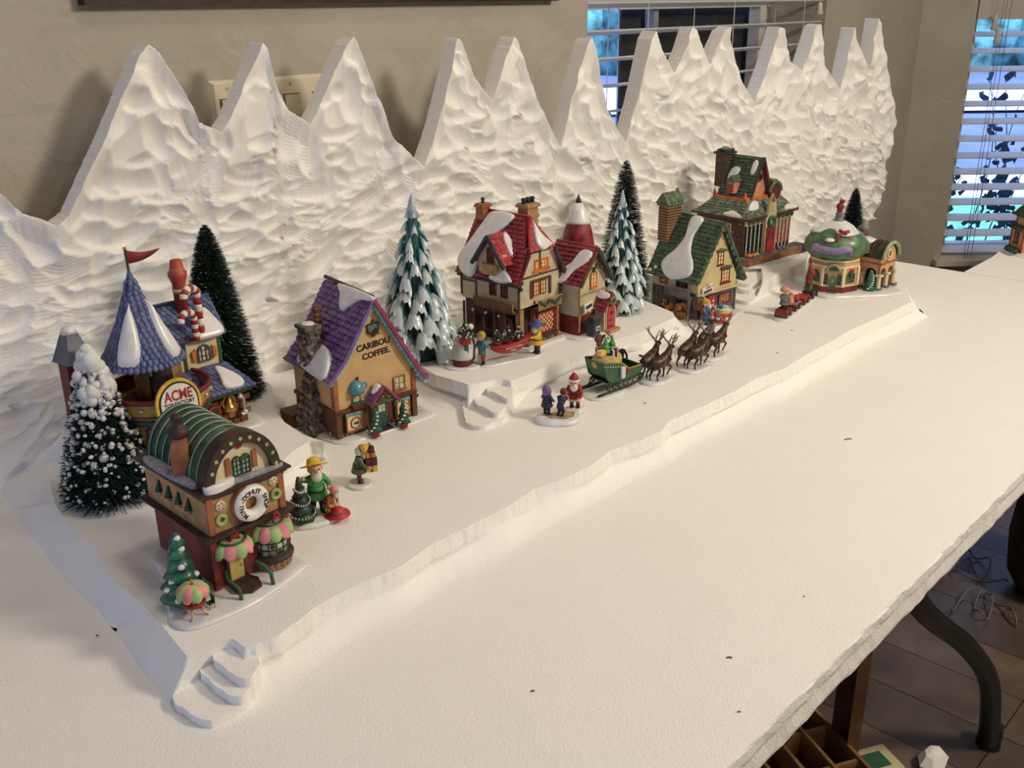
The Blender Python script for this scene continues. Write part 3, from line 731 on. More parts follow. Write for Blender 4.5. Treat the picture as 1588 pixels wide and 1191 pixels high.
for k_ in range(4):
    cx = W_ * (k_ + .5) / 4; m = MB()
    m.box((cx, -.0075, H_ / 2), (.034, .002, .068), mat('switch_gap', (120, 112, 96), .6)); m.box((cx, -.0085, H_ / 2), (.030, .004, .064), CRM, RX(.08)); m.build('rocker', sp)
    m = MB(); 
    for zz in (.013, H_ - .013): m.cyl((cx, -.0065, zz), (cx, -.0085, zz), .003, n=10, m=CRM); m.box((cx, -.0087, zz), (.0008, .0006, .005), 'grey')
    m.build('screw', sp)

# folding table ----------------------------------------------------
tb = thing('folding_table', 'folding table under the foam with bent black tubular legs', 'table', (1.1, .86, 0))
m = MB(); m.box((0, 0, .737), (2.6, 1.0, .038), mat('table_plastic', (196, 192, 186), .5, .03, 20)); m.build('tabletop', tb)
BLK = mat('black_tube', (22, 24, 24), .35, .1, 20)
def leg(pts, r=.019):
    m = MB()
    pts = [Vector(p) for p in pts]; P_ = []
    for i_ in range(len(pts) - 1):
        p0_, p1_, p2_, p3_ = pts[max(0, i_ - 1)], pts[i_], pts[i_ + 1], pts[min(len(pts) - 1, i_ + 2)]
        for s in np.linspace(0, 1, 7)[:-1]: P_.append(.5 * ((2 * p1_) + (p2_ - p0_) * s + (2 * p0_ - 5 * p1_ + 4 * p2_ - p3_) * s * s + (3 * p1_ - p0_ - 3 * p2_ + p3_) * s ** 3))
    P_.append(pts[-1]); T_ = -tb.location
    m.tube([p + T_ for p in P_], r, BLK, 16); o = m.build('leg', tb)
    f = MB(); f.cyl(pts[-1] + T_ + Vector((0, 0, 0)), pts[-1] + T_ + Vector((0, 0, .05)), r * 1.25, r * 1.2, 16, 'black'); f.build('foot_cap', o)
ft = onz(1532, 1155, .0); k1 = ony(1535, 1062, ft.y); k0 = ony(1500, 1003, ft.y + .02); t0_ = ony(1427, 940, ft.y + .05); t1_ = t0_ + (t0_ - k0) * .9
leg([(t1_.x, t1_.y, .735), t0_, k0, k1, (ft.x, ft.y, .0)])
leg([(1.0, 1.2, .735), (1.3, 1.2, .4), (1.34, 1.2, .3), (1.36, 1.2, 0)])
leg([(.3, .6, .735), (.05, .6, .4), (.0, .6, .3), (.0, .6, 0)]); leg([(.3, 1.2, .735), (.05, 1.2, .4), (.0, 1.2, .3), (.0, 1.2, 0)])

# things under the table -------------------------------------------
q = onz(1290, 1172, 0); q2 = onz(1322, 1180, 0)
WD = mat('crate_wood', (150, 110, 70), .6, .2, 12); WDD = mat('crate_wood_dark', (84, 52, 34), .6, .2, 12)
cr_ = thing('wooden_rack', 'upright wooden board standing beside the divided tray under the table', 'shelf', (q.x, q.y, 0), math.atan2(q2.y - q.y, q2.x - q.x))
L_ = (q2 - q).length
m = MB(); m.box((L_ * .3, .01, .31), (L_ * 1.0, .02, .62), WDD); m.build('board', cr_)
m = MB(); m.box((L_ * .92, -.01, .31), (.022, .05, .62), WD); m.build('edge_strip', cr_)
tq = onz(1205, 1178, .06)
tr = thing('divided_tray', 'low wooden tray with compartments on the floor under the table', 'tray', (tq.x, tq.y, 0), -.5)
m = MB(); m.box((0, 0, .005), (.30, .30, .01), WDD); m.build('base', tr)
for k_ in range(6):
    m = MB(); m.box((-.15 + .06 * k_, 0, .035), (.007, .30, .06), WD); m.build('divider', tr)
for k_ in range(4):
    m = MB(); m.box((0, -.15 + .10 * k_, .032), (.30, .007, .056), WD); m.build('divider', tr)
cq = onz(1262, 1098, .10)
m = MB(Matrix.Translation((cq.x + .02, cq.y + .16, .0)) @ Matrix.Rotation(-.6, 4, 'Z')); m.box((0, 0, .055), (.22, .012, .11), mat('card_cream', (200, 190, 150), .7, .05)); 
for k_ in range(3): m.box((.045, -.0065, .08 - k_ * .014), (.05 - .01 * k_, .001, .004), 'black')
tag(m.build('box_lid'), 'cream printed card box standing behind the wooden tray', 'box')
bq = onz(1352, 1188, 0)
m = MB(Matrix.Translation((bq.x, bq.y, 0)) @ Matrix.Rotation(-.5, 4, 'Z')); m.box((0, 0, .006), (.10, .07, .012), mat('card_cream', (0, 0, 0))); m.box((.0, 0, .0125), (.06, .04, .001), 'green')
tag(m.build('booklet'), 'small green and cream booklet lying on the plank floor', 'booklet')
cq = onz(1446, 1182, .01)
m = MB(); m.lathe([(.012, 0), (.030, .004), (.034, .018), (.020, .034), (.006, .038)], (0, 0, 0), 7, FOAM, smooth=False, sx=1.2, sy=.8)
o = m.build('foam_chunk'); o.location = (cq.x, cq.y, 0.0005); tag(o, 'broken lump of white foam lying on the floor by the table leg', 'foam chunk')
cq = onz(1620, 950, 0)
m = MB(); m.lathe([(.10, 0), (.13, .05), (.14, .15), (.13, .28), (.12, .30), (.11, .29)], (0, 0, 0), 28, mat('basket_brown', (58, 36, 26), .7, .3, 40)); o = m.build('basket'); o.location = (cq.x + .12, cq.y, .0); tag(o, 'round dark brown basket on the floor at the right edge', 'basket')
WIRE = mat('clear_wire', (120, 112, 116), .4, .1)
for k_, (px, lab) in enumerate(((1500, 'loops of pale cord lying on the floor beyond the table edge'), (1550, 'pale cord trailing across the floor towards the brown basket'))):
    pts = []; a0_ = random.uniform(0, 3)
    for s in range(60):
        t = s / 59; x_ = px - 35 - 25 * k_ + 75 * t + 22 * cos(t * (17 - 5 * k_) + a0_); y_ = 872 + 20 * sin(t * 15 + k_) + 62 * k_ + 20 * t; p = onz(x_, y_, .004); pts.append((p.x, p.y, .004 + .012 * (1 + sin(s * .7))))
    m = MB(); m.tube(pts, .0022, WIRE, 5); tag(m.build('loose_cord'), lab, 'cord')
cq = onz(1440, 850, 0)
m = MB(Matrix.Translation((cq.x + .05, cq.y + .02, 0)) @ Matrix.Rotation(.3, 4, 'Z')); m.box((0, 0, .05), (.16, .12, .10), mat('dim_card', (110, 84, 64), .8)); m.box((0, 0, .101), (.15, .11, .004), mat('dim_card', (0, 0, 0)))
tag(m.build('cardboard_box'), 'small brown cardboard box on the floor behind the table leg', 'box')
# crumbs on the foam
for px, py, z, r, lab, col in ((1315, 682, T0, .006, 'thin dark twig scrap on the bare foam right of centre', 'dark_brown'), (826, 1073, T0, .0018, 'dark speck on the foam sheet near the bottom centre', 'black'),
        (1131, 1021, T0, .0028, 'small dark splinter on the foam near the bottom right', 'dark_brown'), (1146, 1105, T0, .0016, 'tiny dark crumb on the foam near the cut edge', 'grey'), (1247, 926, T0, .001, 'smallest grey crumb on the empty foam', 'grey'),
        (1000, 626, T1, .0014, 'black speck on the plateau below the sleigh', 'black'), (1205, 548, T1, .0014, 'brown crumb on the plateau below the reindeer', 'brown'), (1228, 513, T1, .0014, 'brown crumb below the wheeled toy train', 'brown'), (151, 987, T0, .0012, 'dark speck on the shaded foam at the lower left', 'black')):
    p = onz(px, py, z); m = MB(); m.tube([(-r, 0, .0008), (0, r * .2, .0014), (r, r * .1, .0008)], .0007, col, 5); o = m.build('crumb'); o.location = p; o.rotation_euler = (0, 0, -.9 + .3 * (px % 3)); tag(o, lab, 'crumb')
# ------------------------------------------------------------------ trees
def tilted(px, py, z, rz=0): p = onz(px, py, z); return (p.x, p.y, z)
def bottle_tree(label, x, y, z0, h, r, col, snow=0.0, nb=9000, frost=0.0, curve=1.0, len_=.02, tipsnow=0.0, seed=1, tilt=0.0, wdt=.0006, group=None, sx=1.0):
    rd = random.Random(seed)
    t = thing('bottlebrush_tree', label, 'tree', (x, y, z0), seed, group); t.rotation_euler = (tilt, 0, seed)
    m = MB(); m.cyl((0, 0, 0), (0, 0, h * .98), .0016, .001, 8, mat('wire', (70, 66, 60), .4, metal=.6)); m.lathe([(.016, 0), (.016, .005), (.006, .008), (.003, .012)], (0, 0, 0), 14, 'brown'); m.build('trunk', t)
    vs = []; fs = []; fm = []
    G = mat(*col)
    FR = mat('frosted_bristle', (176, 184, 182), .8, .1)
    pal = [G, FR]
    for i in range(nb):
        k = rd.random() ** .75; k = 1 - k  # denser low
        zz = h * (.05 + .93 * k); rr = r * (1 - k) ** curve * rd.uniform(.75, 1.06) + .002
        a = rd.uniform(0, 2 * pi); dz = rd.uniform(-.10, .35) * rr * .6 - .1 * rr
        p0 = Vector((cos(a) * rr * .1, sin(a) * rr * .1, zz)); p1 = Vector((cos(a) * rr * sx, sin(a) * rr * sx, max(.002, zz + dz)))
        u = Vector((-sin(a), cos(a), rd.uniform(-.8, .8))).normalized() * wdt
        b_ = len(vs); vs += [tuple(p0 - u), tuple(p0 + u), tuple(p1 + u * .7), tuple(p1 - u * .7)]; fs.append((b_, b_ + 1, b_ + 2, b_ + 3))
        fm.append(0)
        if frost and rd.random() < frost:
            q0 = p1.lerp(p0, .18); b_ = len(vs); u2 = u * 1.3
            vs += [tuple(q0 - u2), tuple(q0 + u2), tuple(p1 * 1.005 + u2), tuple(p1 * 1.005 - u2)]; fs.append((b_, b_ + 1, b_ + 2, b_ + 3)); fm.append(1)
    me = bpy.data.meshes.new('bristles'); me.from_pydata(vs, [], fs); me.materials.append(G); me.materials.append(FR); me.polygons.foreach_set('material_index', fm); me.update()
    link('bristles', me, t, 'stuff')
    if snow:
        m = MB()
        for i in range(int(snow)):
            k = rd.random() ** .9; zz = h * (.04 + .9 * k); rr = r * (1 - k) ** curve * rd.uniform(.86, 1.05); a = rd.uniform(0, 2 * pi)
            s = rd.uniform(.0012, .0042) * (1.2 if rd.random() < .2 else 1) * (.6 + .8 * k)
            m.ball((cos(a) * rr, sin(a) * rr, zz), s, SNOWM, 6, (rd.uniform(.7, 1.5), rd.uniform(.7, 1.5), rd.uniform(.6, 1.3)), RZ(a))
        m.build('snow_clumps', t, kind='stuff')
    if tipsnow:
        m = MB()
        for i in range(90):
            k = 1 - tipsnow * rd.random() ** 1.1; zz = h * (.02 + .97 * k); rr = max(0, r * (1 - k) ** curve - .003); a = rd.uniform(0, 2 * pi)
            if k < 1 - tipsnow * .55 and sin(a + seed - 3.9) < -.2: continue
            m.ball((cos(a) * rr, sin(a) * rr, zz), rd.uniform(.005, .0095), SNOWM, 8, (1, 1, rd.uniform(.8, 1.4)))
        m.build('snow_cap', t)
    return t
p = onz(165, 785, T1)
bottle_tree('front left bottlebrush tree heaped with thick white snow clumps', p.x + .020, p.y + .022, T1, .200, .060, ('bristle_green', (22, 52, 44), .8, .2, 200), snow=900, nb=16000, curve=.72, tipsnow=.30, seed=2, tilt=-.02)
bottle_tree('dark bottlebrush tree with dusty tip behind the toy factory', .712, 1.262, T1, .298, .062, ('bristle_dark', (24, 48, 36), .8, .2, 200), nb=22000, frost=.06, curve=.62, seed=3)
bottle_tree('tall frosted bottlebrush tree behind the right blue-white tree', 1.605, 1.19, T1, .292, .056, ('bristle_black', (26, 38, 30), .8, .2, 200), nb=5200, frost=.7, curve=.62, seed=4, wdt=.0009)
bottle_tree('dark blue-green bottlebrush tree behind the domed building', 2.22, .985, T1, .175, .036, ('bristle_navy', (26, 42, 48), .8, .2, 200), nb=9000, frost=.08, curve=.62, seed=5)

def ceramic_tree(label, x, y, z0, h, r, rz, seed, base=None):
    rd = random.Random(seed)
    t = thing('ceramic_tree', label, 'tree', (x, y, z0), rz)
    m_ = bpy.data.materials.new('glazed_bough'); m_.use_nodes = True; nt = m_.node_tree; b = nt.nodes['Principled BSDF']
    b.inputs['Roughness'].default_value = .28; b.inputs['Coat Weight'].default_value = .5; b.inputs['Coat Roughness'].default_value = .15
    tc = nt.nodes.new('ShaderNodeTexCoord'); sp_ = nt.nodes.new('ShaderNodeSeparateXYZ'); rp = nt.nodes.new('ShaderNodeValToRGB'); nz = nt.nodes.new('ShaderNodeTexNoise'); nz.inputs['Scale'].default_value = 9
    ad = nt.nodes.new('ShaderNodeMath'); ad.operation = 'ADD'; mu = nt.nodes.new('ShaderNodeMath'); mu.operation = 'MULTIPLY'; mu.inputs[1].default_value = .5
    nt.links.new(tc.outputs['Object'], sp_.inputs[0]); nt.links.new(tc.outputs['Object'], nz.inputs['Vector']); nt.links.new(nz.outputs['Fac'], mu.inputs[0])
    nt.links.new(sp_.outputs['X'], ad.inputs[0]); nt.links.new(mu.outputs[0], ad.inputs[1]); nt.links.new(ad.outputs[0], rp.inputs[0]); nt.links.new(rp.outputs[0], b.inputs['Base Color'])
    e = rp.color_ramp.elements; e[0].position = .45; e[0].color = rgb(24, 78, 76); e[1].position = 1.08; e[1].color = base or rgb(190, 202, 206)
    x_ = rp.color_ramp.elements.new(.80); x_.color = rgb(92, 142, 148)
    core = MB(); core.lathe([(r * .62, 0), (r * .55, h * .1), (r * .36, h * .5), (r * .12, h * .85), (.002, h * .97)], (0, 0, 0), 14, mat('tree_teal', (36, 86, 84), .4, .2, 60, coat=.4)); core.build('trunk', t)
    # one bough: fan that widens, droops and ends in scallops; length 1 along x
    NA, NR = 13, 7; vs = []; fs = []
    for side in (1, -1):
        for i in range(NR + 1):
            s = i / NR
            for k in range(NA):
                w = (k / (NA - 1)) * 2 - 1; sc = 1 + .10 * abs(sin(w * 3 * pi / 2 + .001)) * s - .14 * w * w * s
                wd = .07 + .44 * s ** 1.3 - (.10 if s > .95 else 0)
                X = s * sc; Y = w * wd; Z = -.46 * s * s - .60 * w * w * wd + .05 * cos(w * 3 * pi) * s + (.10 * (1 - s) - .0) * side + (.045 * side if 0 < s < 1 and abs(w) < 1 else 0) - (.08 if s > .9 else 0)
                vs.append((X, Y, Z))
    nn = (NR + 1) * NA
    for i in range(NR):
        for k in range(NA - 1):
            a = i * NA + k; fs.append((a, a + NA, a + NA + 1, a + 1)); a += nn; fs.append((a, a + 1, a + NA + 1, a + NA))
    for k in range(NA - 1): a = NR * NA + k; fs.append((a, a + nn, a + nn + 1, a + 1))
    for i in range(NR):
        a = i * NA; fs.append((a, a + nn, a + nn + NA, a + NA)); a += NA - 1; fs.append((a, a + NA, a + nn + NA, a + nn))
    bm_ = MB(); bm_.add(vs, fs, m_, True); o0 = bm_.build('bough', t)
    bm = bmesh.new(); bm.from_mesh(o0.data); bmesh.ops.recalc_face_normals(bm, faces=bm.faces); bm.to_mesh(o0.data); bm.free()
    tiers = 12; n_ = 0
    for ti in range(tiers):
        k = ti / tiers; zz = h * (.075 + .86 * k ** .95); R_ = r * (1 - k) ** .80 + .004; cnt = max(4, int(round(9 - 5.2 * k)))
        for c in range(cnt):
            a = 2 * pi * (c + .5 * (ti % 2)) / cnt + rd.uniform(-.14, .14)
            o = o0 if n_ == 0 else o0.copy()
            if n_: COL.objects.link(o)
            n_ += 1; o.parent = t; L = R_ * rd.uniform(.86, 1.06)
            o.location = (cos(a) * L * .36, sin(a) * L * .36, zz + L * .20 * (1 - k) + rd.uniform(-.004, .004) + .006)
            o.scale = (L * .66, L * .62, L * (.75 + .5 * k)); o.rotation_euler = (rd.uniform(-.1, .1), rd.uniform(-.05, .12), a)
    m = MB(); m.lathe([(r * .17, h * .86), (r * .10, h * .92), (r * .05, h * .97), (.0008, h)], (0, 0, 0), 10, mat('tree_tip', (170, 190, 194), .3, .05, coat=.5), fn=lambda a, q: 1 + .15 * cos(3 * a)); m.build('tip', t)
    return t
ceramic_tree('large glazed blue-white ceramic tree left of the red-roofed house', 1.025, 1.176, T2, .268, .066, .4, 5)
ceramic_tree('smaller glazed blue-white ceramic tree right of the red-roofed house', 1.452, 1.083, T2, .226, .048, 1.1, 9)

# ------------------------------------------------------------------ doughnut shop
def donut_shop():
    t = thing('doughnut_shop', 'ceramic doughnut shop with green barrel roof and round white doughnut sign', 'model house', (.483, .904, T1), radians(-1))
    W, D, h1, h2, h3, R = .091, .130, .066, .117, .167, .041
    x, y = W / 2, D / 2
    snow_base(t, [(-x - .050, -y + .015), (-x - .062, -y - .02), (-x - .045, -y - .042), (-x + .005, -y - .046), (.0, -y - .040), (x, -y - .026), (x + .010, -y - .014), (x + .008, y * .5), (x, y), (-x - .004, y), (-x - .022, .015)], .0045)
    # lower storey
    m = MB(); m.box((0, 0, .006 + (h1 - .006) / 2), (W - .006, D - .004, h1 - .006), 'brick_red'); m.build('lower_wall', t)
    m = MB()
    for sx in (-1, 1): m.box((sx * (x - .002), -y + .001, h1 / 2 + .003), (.007, .006, h1 - .006), 'brick_red')
    m.build('corner_pillars', t, kind='stuff')
    m = MB()
    for k in range(4):  # bands
        m.box((0, 0, h1 - .002 + k * .0018), (W + .008 + k * .003, D + .008 + k * .003, .002), 'dark_brown')
    m.build('ledge', t)
    m = MB(); m.box((0, 0, (h1 + h2) / 2 + .002), (W, D, h2 - h1 - .004), 'tan')
    for sx in (-1, 1): m.box((sx * (x - .003), -y - .001, (h1 + h2) / 2 + .002), (.007, .003, h2 - h1 - .006), 'orange_brown')
    m.build('upper_wall', t)
    m = MB(); m.box((0, 0, h2 + .001), (W + .016, D + .016, .0025), 'dark_brown'); m.box((0, 0, h2 - .002), (W + .009, D + .009, .0035), 'dark_brown'); m.box((0, 0, h2 - .0055), (W + .004, D + .004, .0035), 'dark_brown'); m.build('cornice', t)
    # little tree ornaments on the left wall
    for k in range(4):
        m = MB(face((-x, y - .032 - k * .021, (h1 + h2) / 2 + .004), 'L'))
        m.cyl((0, -.006, .001), (0, -.011, .001), .0022, .003, 8, 'tan'); m.cyl((0, -.006, .001), (0, .007, .001), .0055, .0008, 8, 'dark_green'); m.build('tree_ornament', t)
    # barrel roof
    yb, yf = y - .003, -y + .012
    arc = [(R * cos(pi * i / 22), h2 + .002 + (h3 - h2) * sin(pi * i / 22)) for i in range(23)]
    m = MB(); n = len(arc); vs = [(a, yf, b_) for a, b_ in arc] + [(a, yb, b_) for a, b_ in arc]
    m.add(vs, [(i, i + 1, n + i + 1, n + i) for i in range(n - 1)] + [tuple(range(n, 2 * n))], mat('roof_emerald', (38, 82, 64), .4, .35, 60, coat=.3), True); m.build('barrel_roof', t)
    m = MB()
    for k in range(8):
        yy = yb - (k + .4) * (yb - yf) / 8; m.tube([(a * 1.012, yy, h2 + .002 + (b_ - h2 - .002) * 1.012) for a, b_ in arc], .0008, mat('rib_pale', (150, 170, 150), .4, .1), 6)
    m.build('roof_ribs', t)
    def ring(r0, r1, y0, y1, m_, sc=1.0):
        mm = MB(); vs = []
        for rr, yy in ((r0, y0), (r1, y0), (r1, y1), (r0, y1)):
            vs += [(rr * cos(pi * i / 22), yy, h2 + .002 + rr * (h3 - h2) / R * sin(pi * i / 22)) for i in range(23)]
        fs = [(r * 23 + i, r * 23 + i + 1, ((r + 1) % 4) * 23 + i + 1, ((r + 1) % 4) * 23 + i) for r in range(4) for i in range(22)]
        mm.add(vs, fs, m_); return mm
    ar = ring(R * .83, R * 1.08, -y - .003, -y + .014, M_['dark_brown']).build('roof_arch', t)
    bm = bmesh.new(); bm.from_mesh(ar.data); bmesh.ops.recalc_face_normals(bm, faces=bm.faces); bm.to_mesh(ar.data); bm.free()
    m = MB()
    for k in range(11):
        a = pi * (k + .5) / 11; rr = R * .955; c = Vector((rr * cos(a), -y - .0034, h2 + .002 + rr * (h3 - h2) / R * sin(a))); q = RY(-a + pi / 4)
        m.box(c, (.0035, .0012, .0035), 'lime', q)
    m.build('diamond_trim', ar)
    m = MB(); m.prism([(R * .84 * cos(pi * i / 22), h2 + .002 + R * .84 * (h3 - h2) / R * sin(pi * i / 22)) for i in range(23)], -y + .003, -y + .008, 'cream', 'y'); m.build('gable_wall', t)
    Tf = face((.001, -y + .003, h2 + .019), 'F')
    for sx in (-1, 1):
        w_ = window(t, face((.001 + sx * .0052, -y + .003, h2 + .0185), 'F'), .0105, .022, 2, 4, mat('frame_green', (36, 74, 62), .5), 'glass_pale', arch=True, dep=.0022)
        m = MB(face((.001 + sx * .0155, -y + .003, h2 + .0205), 'F')); m.box((0, 0, .001), (.0055, .019, .002), 'orange_brown', RZ(0) ); m.build('shutter', t)
    m = MB(face((0, -y + .002, h2 + .0385), 'F'))
    for a in (-.7, 0, .7): m.ball((.003 * sin(a), .0015 * cos(a), .0005), .0028, 'red', 8, (.5, 1.1, .35), RZ(-a))
    m.build('berry_ornament', t)
    blob(t, [(-x, -y - .006, h2 + .003), (x, -y - .006, h2 + .003), (x, -y + .01, h2 + .003), (-x, -y + .01, h2 + .003)], [(0, .1), (.15, -.15), (.38, .2), (.36, .9), (.2, .7), (.05, .9)], .004, name='ledge_snow')
    blob(t, [(-x - .006, y, h2 + .003), (-x - .006, -y, h2 + .003), (-x + .01, -y, h2 + .003), (-x + .01, y, h2 + .003)], [(.1, .0), (.5, -.1), (.85, .2), (.8, .8), (.4, .9), (.1, .7)], .0012, m=mat('frost', (150, 152, 160), .7, .2, 200), name='frost_patch')
    blob(t, [(-x - .006, -y - .004, h2 + .003), (x + .005, -y - .004, h2 + .003), (x + .005, -y - .0, h2 + .003), (-x - .006, -y - .0, h2 + .003)], [(.4, 0), (.9, 0), (.92, 1), (.42, 1)], .0006, m=mat('frost', (0, 0, 0)), name='frost_patch')
    # chimney, bottle shaped
    m = MB(); m.lathe([(.0105, h2), (.0115, h2 + .006), (.0135, h2 + .026), (.013, h2 + .032), (.0085, h2 + .045), (.0075, h2 + .048)], (-R + .003, -.012, 0), 4, 'orange_brown', RZ(.1), smooth=False)
    m.lathe([(.0095, h2 + .048), (.011, h2 + .051), (.011, h2 + .055), (.0085, h2 + .058), (.0055, h2 + .059), (.0048, h2 + .064), (.0062, h2 + .067), (.0058, h2 + .071), (.003, h2 + .073)], (-R + .003, -.012, 0), 14, 'dark_brown'); m.build('chimney', t)
    # doughnut sign
    c = Vector((.003, -y - .004, (h1 + h2) / 2 + .001)); q = RX(pi / 2)
    m = MB(); m.torus(c + Vector((0, .0025, 0)), .0145, .0078, 'orange_brown', 26, 12, q); dg_ = m.build('doughnut_sign', t)
    m = MB(); m.torus(c, .0142, .0070, mat('icing', (232, 230, 224), .4, .02), 26, 12, q, (1, 1, 1)); m.build('icing', dg_)
    s = 'MINI-DONUT SHOP'
    for i, ch in enumerate(s):
        if ch == ' ': continue
        a = radians(222 - i * (250 / (len(s) - 1)))
        T_ = Matrix.Translation((c.x + .0145 * cos(a), c.y - .0070, c.z + .0145 * sin(a))) @ Matrix.Rotation(-(a - pi / 2), 4, 'Y') @ Matrix.Rotation(pi / 2, 4, 'X')
        text(ch, .0071, T_, 'dark_brown', dg_, .0004, 'letter', .0001)
    for sx, zz in ((-.030, .004), (.034, .009)):   # cookies and wreaths beside the sign
        m = MB(face((sx, -y, (h1 + h2) / 2 + zz), 'F')); m.ball((0, .005, .001), .0062, 'cream', 10, (1, 1, .35)); 
        for k in range(5): m.ball((.003 * cos(k * 1.3), .005 + .003 * sin(k * 1.3), .0032), .0008, 'brown', 6)
        m.build('cookie', t)
        m = MB(face((sx - .001 * (1 if sx < 0 else -1), -y, (h1 + h2) / 2 + zz - .009), 'F')); m.torus((0, -.002, .0015), .0050, .0022, 'lime', 14, 6); m.build('wreath', t)
    # awnings, door, bay window, steps
    def awning(cx, cy, cz, r, a0, a1, n, parent, hgt=.013):
        for k in range(n):
            b0, b1 = a0 + (a1 - a0) * k / n, a0 + (a1 - a0) * (k + 1) / n; bm_ = (b0 + b1) / 2; vs = []; fs = []; NR, NA = 8, 6
            for i in range(NR + 1):
                s = i / NR; rr = r * (.12 + .88 * sin(s * pi / 2) ** .8); zz = cz + hgt * cos(s * pi / 2 * 1.02)
                for j in range(NA + 1):
                    w = j / NA; a = b0 + (b1 - b0) * w; bul = 1 + .09 * sin(pi * w); z_ = zz - (.004 * sin(pi * w) if i >= NR - 1 else 0)
                    vs.append((cx + rr * bul * cos(a), cy + rr * bul * sin(a), z_))
            for i in range(NR):
                for j in range(NA): a = i * (NA + 1) + j; fs.append((a, a + 1, a + NA + 2, a + NA + 1))
            N = len(vs); c_ = Vector((cx, cy, cz - .002)); vs += [tuple(Vector(v).lerp(c_, .06)) for v in vs]; fs += [tuple(N + q_ for q_ in f[::-1]) for f in fs]
            for j in range(NA): a = NR * (NA + 1) + j; fs.append((a, a + 1, N + a + 1, N + a))
            mm = MB(); mm.add(vs, fs, 'pink' if k % 2 else 'lime', True); mm.build('awning_panel', parent)
    m = MB(); m.box((-.022, -y - .0, .030), (.021, .006, .036), 'dark_brown'); m.build('door_frame', t)
    m = MB(); m.box((-.022, -y - .0035, .029), (.016, .003, .034), 'straw'); d_ = m.build('door', t)
    m = MB(); m.ball((-.017, -y - .0058, .027), .0011, 'gold', 8); m.build('handle', d_)
    aw = MB(); aw.torus((-.022, -y + .001, .058), .015, .0016, 'green', 14, 6, None, (1, 1, 1), pi, 2 * pi); a_ = aw.build('awning', t); awning(-.022, -y + .001, .047, .021, pi, 2 * pi, 5, a_)
    m = MB(); m.tube([(-.0055, 0, -.001), (-.001, 0, .011), (.001, 0, .011), (.0055, 0, -.001)], .0013, 'red', 6); m.ball((0, 0, .004), .002, 'red', 8, (1.6, .8, .7)); o = m.build('bow', t); o.location = (-.022, -y - .007, .060)
    o2 = o.copy(); COL.objects.link(o2); o2.location = (.027, -y - .012, .064)
    cb = Vector((.027, -y + .006, 0)); rb = .0205
    m = MB(); m.lathe([(rb, .006), (rb, .016)], cb, 24, mat('stone_tan', (190, 160, 130), .6, .2, 100), smooth=True); 
    for k in range(9): a = pi + pi * (k + .5) / 9; m.ball(cb + Vector((rb * cos(a), rb * sin(a), .011)), .0032, 'orange_brown', 8, (1, .5, 1), RZ(a + pi / 2))
    m.lathe([(rb + .003, .016), (rb + .004, .019), (rb + .002, .022)], cb, 24, 'dark_brown'); m.build('bay_base', t)
    m = MB(); m.lathe([(rb - .002, .022), (rb - .002, .046)], cb, 24, 'glass_pale'); g = m.build('bay_window', t)
    m = MB()
    for k in range(8):
        a = pi + pi * k / 7; m.cyl(cb + Vector(((rb - .0015) * cos(a), (rb - .0015) * sin(a), .022)), cb + Vector(((rb - .0015) * cos(a), (rb - .0015) * sin(a), .046)), .0008, n=5, m='dark_green')
    for k in range(4): m.torus(cb + Vector((0, 0, .022 + .008 * k)), rb - .0015, .0008, 'dark_green', 20, 5, None, (1, 1, 1), pi, 2 * pi)
    for k in range(7):
        a = pi + pi * (k + .5) / 7
        m.ball(cb + Vector(((rb - .0022) * cos(a), (rb - .0022) * sin(a), .026 + .008 * ((k * 2) % 3))), .0028, 'glass_dark', 6, (1, .3, 1), RZ(a + pi / 2))
    m.build('glazing_bars', g)
    aw = MB(); aw.torus(cb + Vector((0, 0, .058)), .015, .0018, 'green', 14, 6, None, (1, 1, 1), pi, 2 * pi); a_ = aw.build('awning', t); awning(cb.x, cb.y, .047, .0245, pi, 2 * pi, 6, a_)
    for k, (sx_, zz) in enumerate(((x - .001, .030), (x - .001, .037), (x - .001, .045))):
        m = MB(); m.ball((sx_, -y - .002, zz), .004, 'dark_red', 8, (.8, .6, 1)); m.build('gingerbread_trim', t)
    m = MB(); m.prism([(-.032, -y - .003), (-.008, -y - .003), (-.004, -y - .014), (-.008, -y - .027), (-.022, -y - .031), (-.034, -y - .022)], .005, .0095, 'dark_brown'); m.prism([(-.031, -y), (-.009, -y), (-.010, -y - .010), (-.030, -y - .010)], .0095, .012, 'dark_brown'); m.build('porch_step', t)
    for a_, b_, c_ in (((-.036, -y - .004, .026), (-.039, -y - .014, .021), (-.036, -y - .030, .016)), ((-.004, -y - .012, .028), (.002, -y - .018, .022), (.003, -y - .029, .017))):
        m = MB(); m.tube([a_, b_, c_, (c_[0], c_[1] - .002, .004)], .0021, 'green', 8); m.build('handrail', t)
    # ceramic tree and parasol table beside the left wall
    c = Vector((-x - .031, -y + .012, .004))
    m = MB()
    for k in range(6):
        r_ = .021 * (1 - k / 7) + .002; z_ = .004 + k * .012
        m.lathe([(r_ * .5, z_), (r_, z_ + .001), (r_ * .85, z_ + .006), (r_ * .35, z_ + .015)], c, 12, mat('tree_green', (42, 104, 82), .4, .25, 60, coat=.3), fn=lambda a, q: 1 + .14 * sin(5 * a + k))
    tr_ = m.build('garden_tree', t)
    m = MB()
    for a, z_, r_ in ((3.6, .03, .015), (4.4, .045, .012), (5.2, .022, .018), (4.0, .012, .021), (5.0, .062, .006), (4.7, .074, .003), (3.2, .02, .017), (5.6, .030, .015)): m.ball(c + Vector((r_ * cos(a), r_ * sin(a), z_)), .0038, SNOW, 8, (1, 1, .8))
    m.build('snow_dab', tr_)
    c = Vector((-x - .037, -y - .022, .0045))
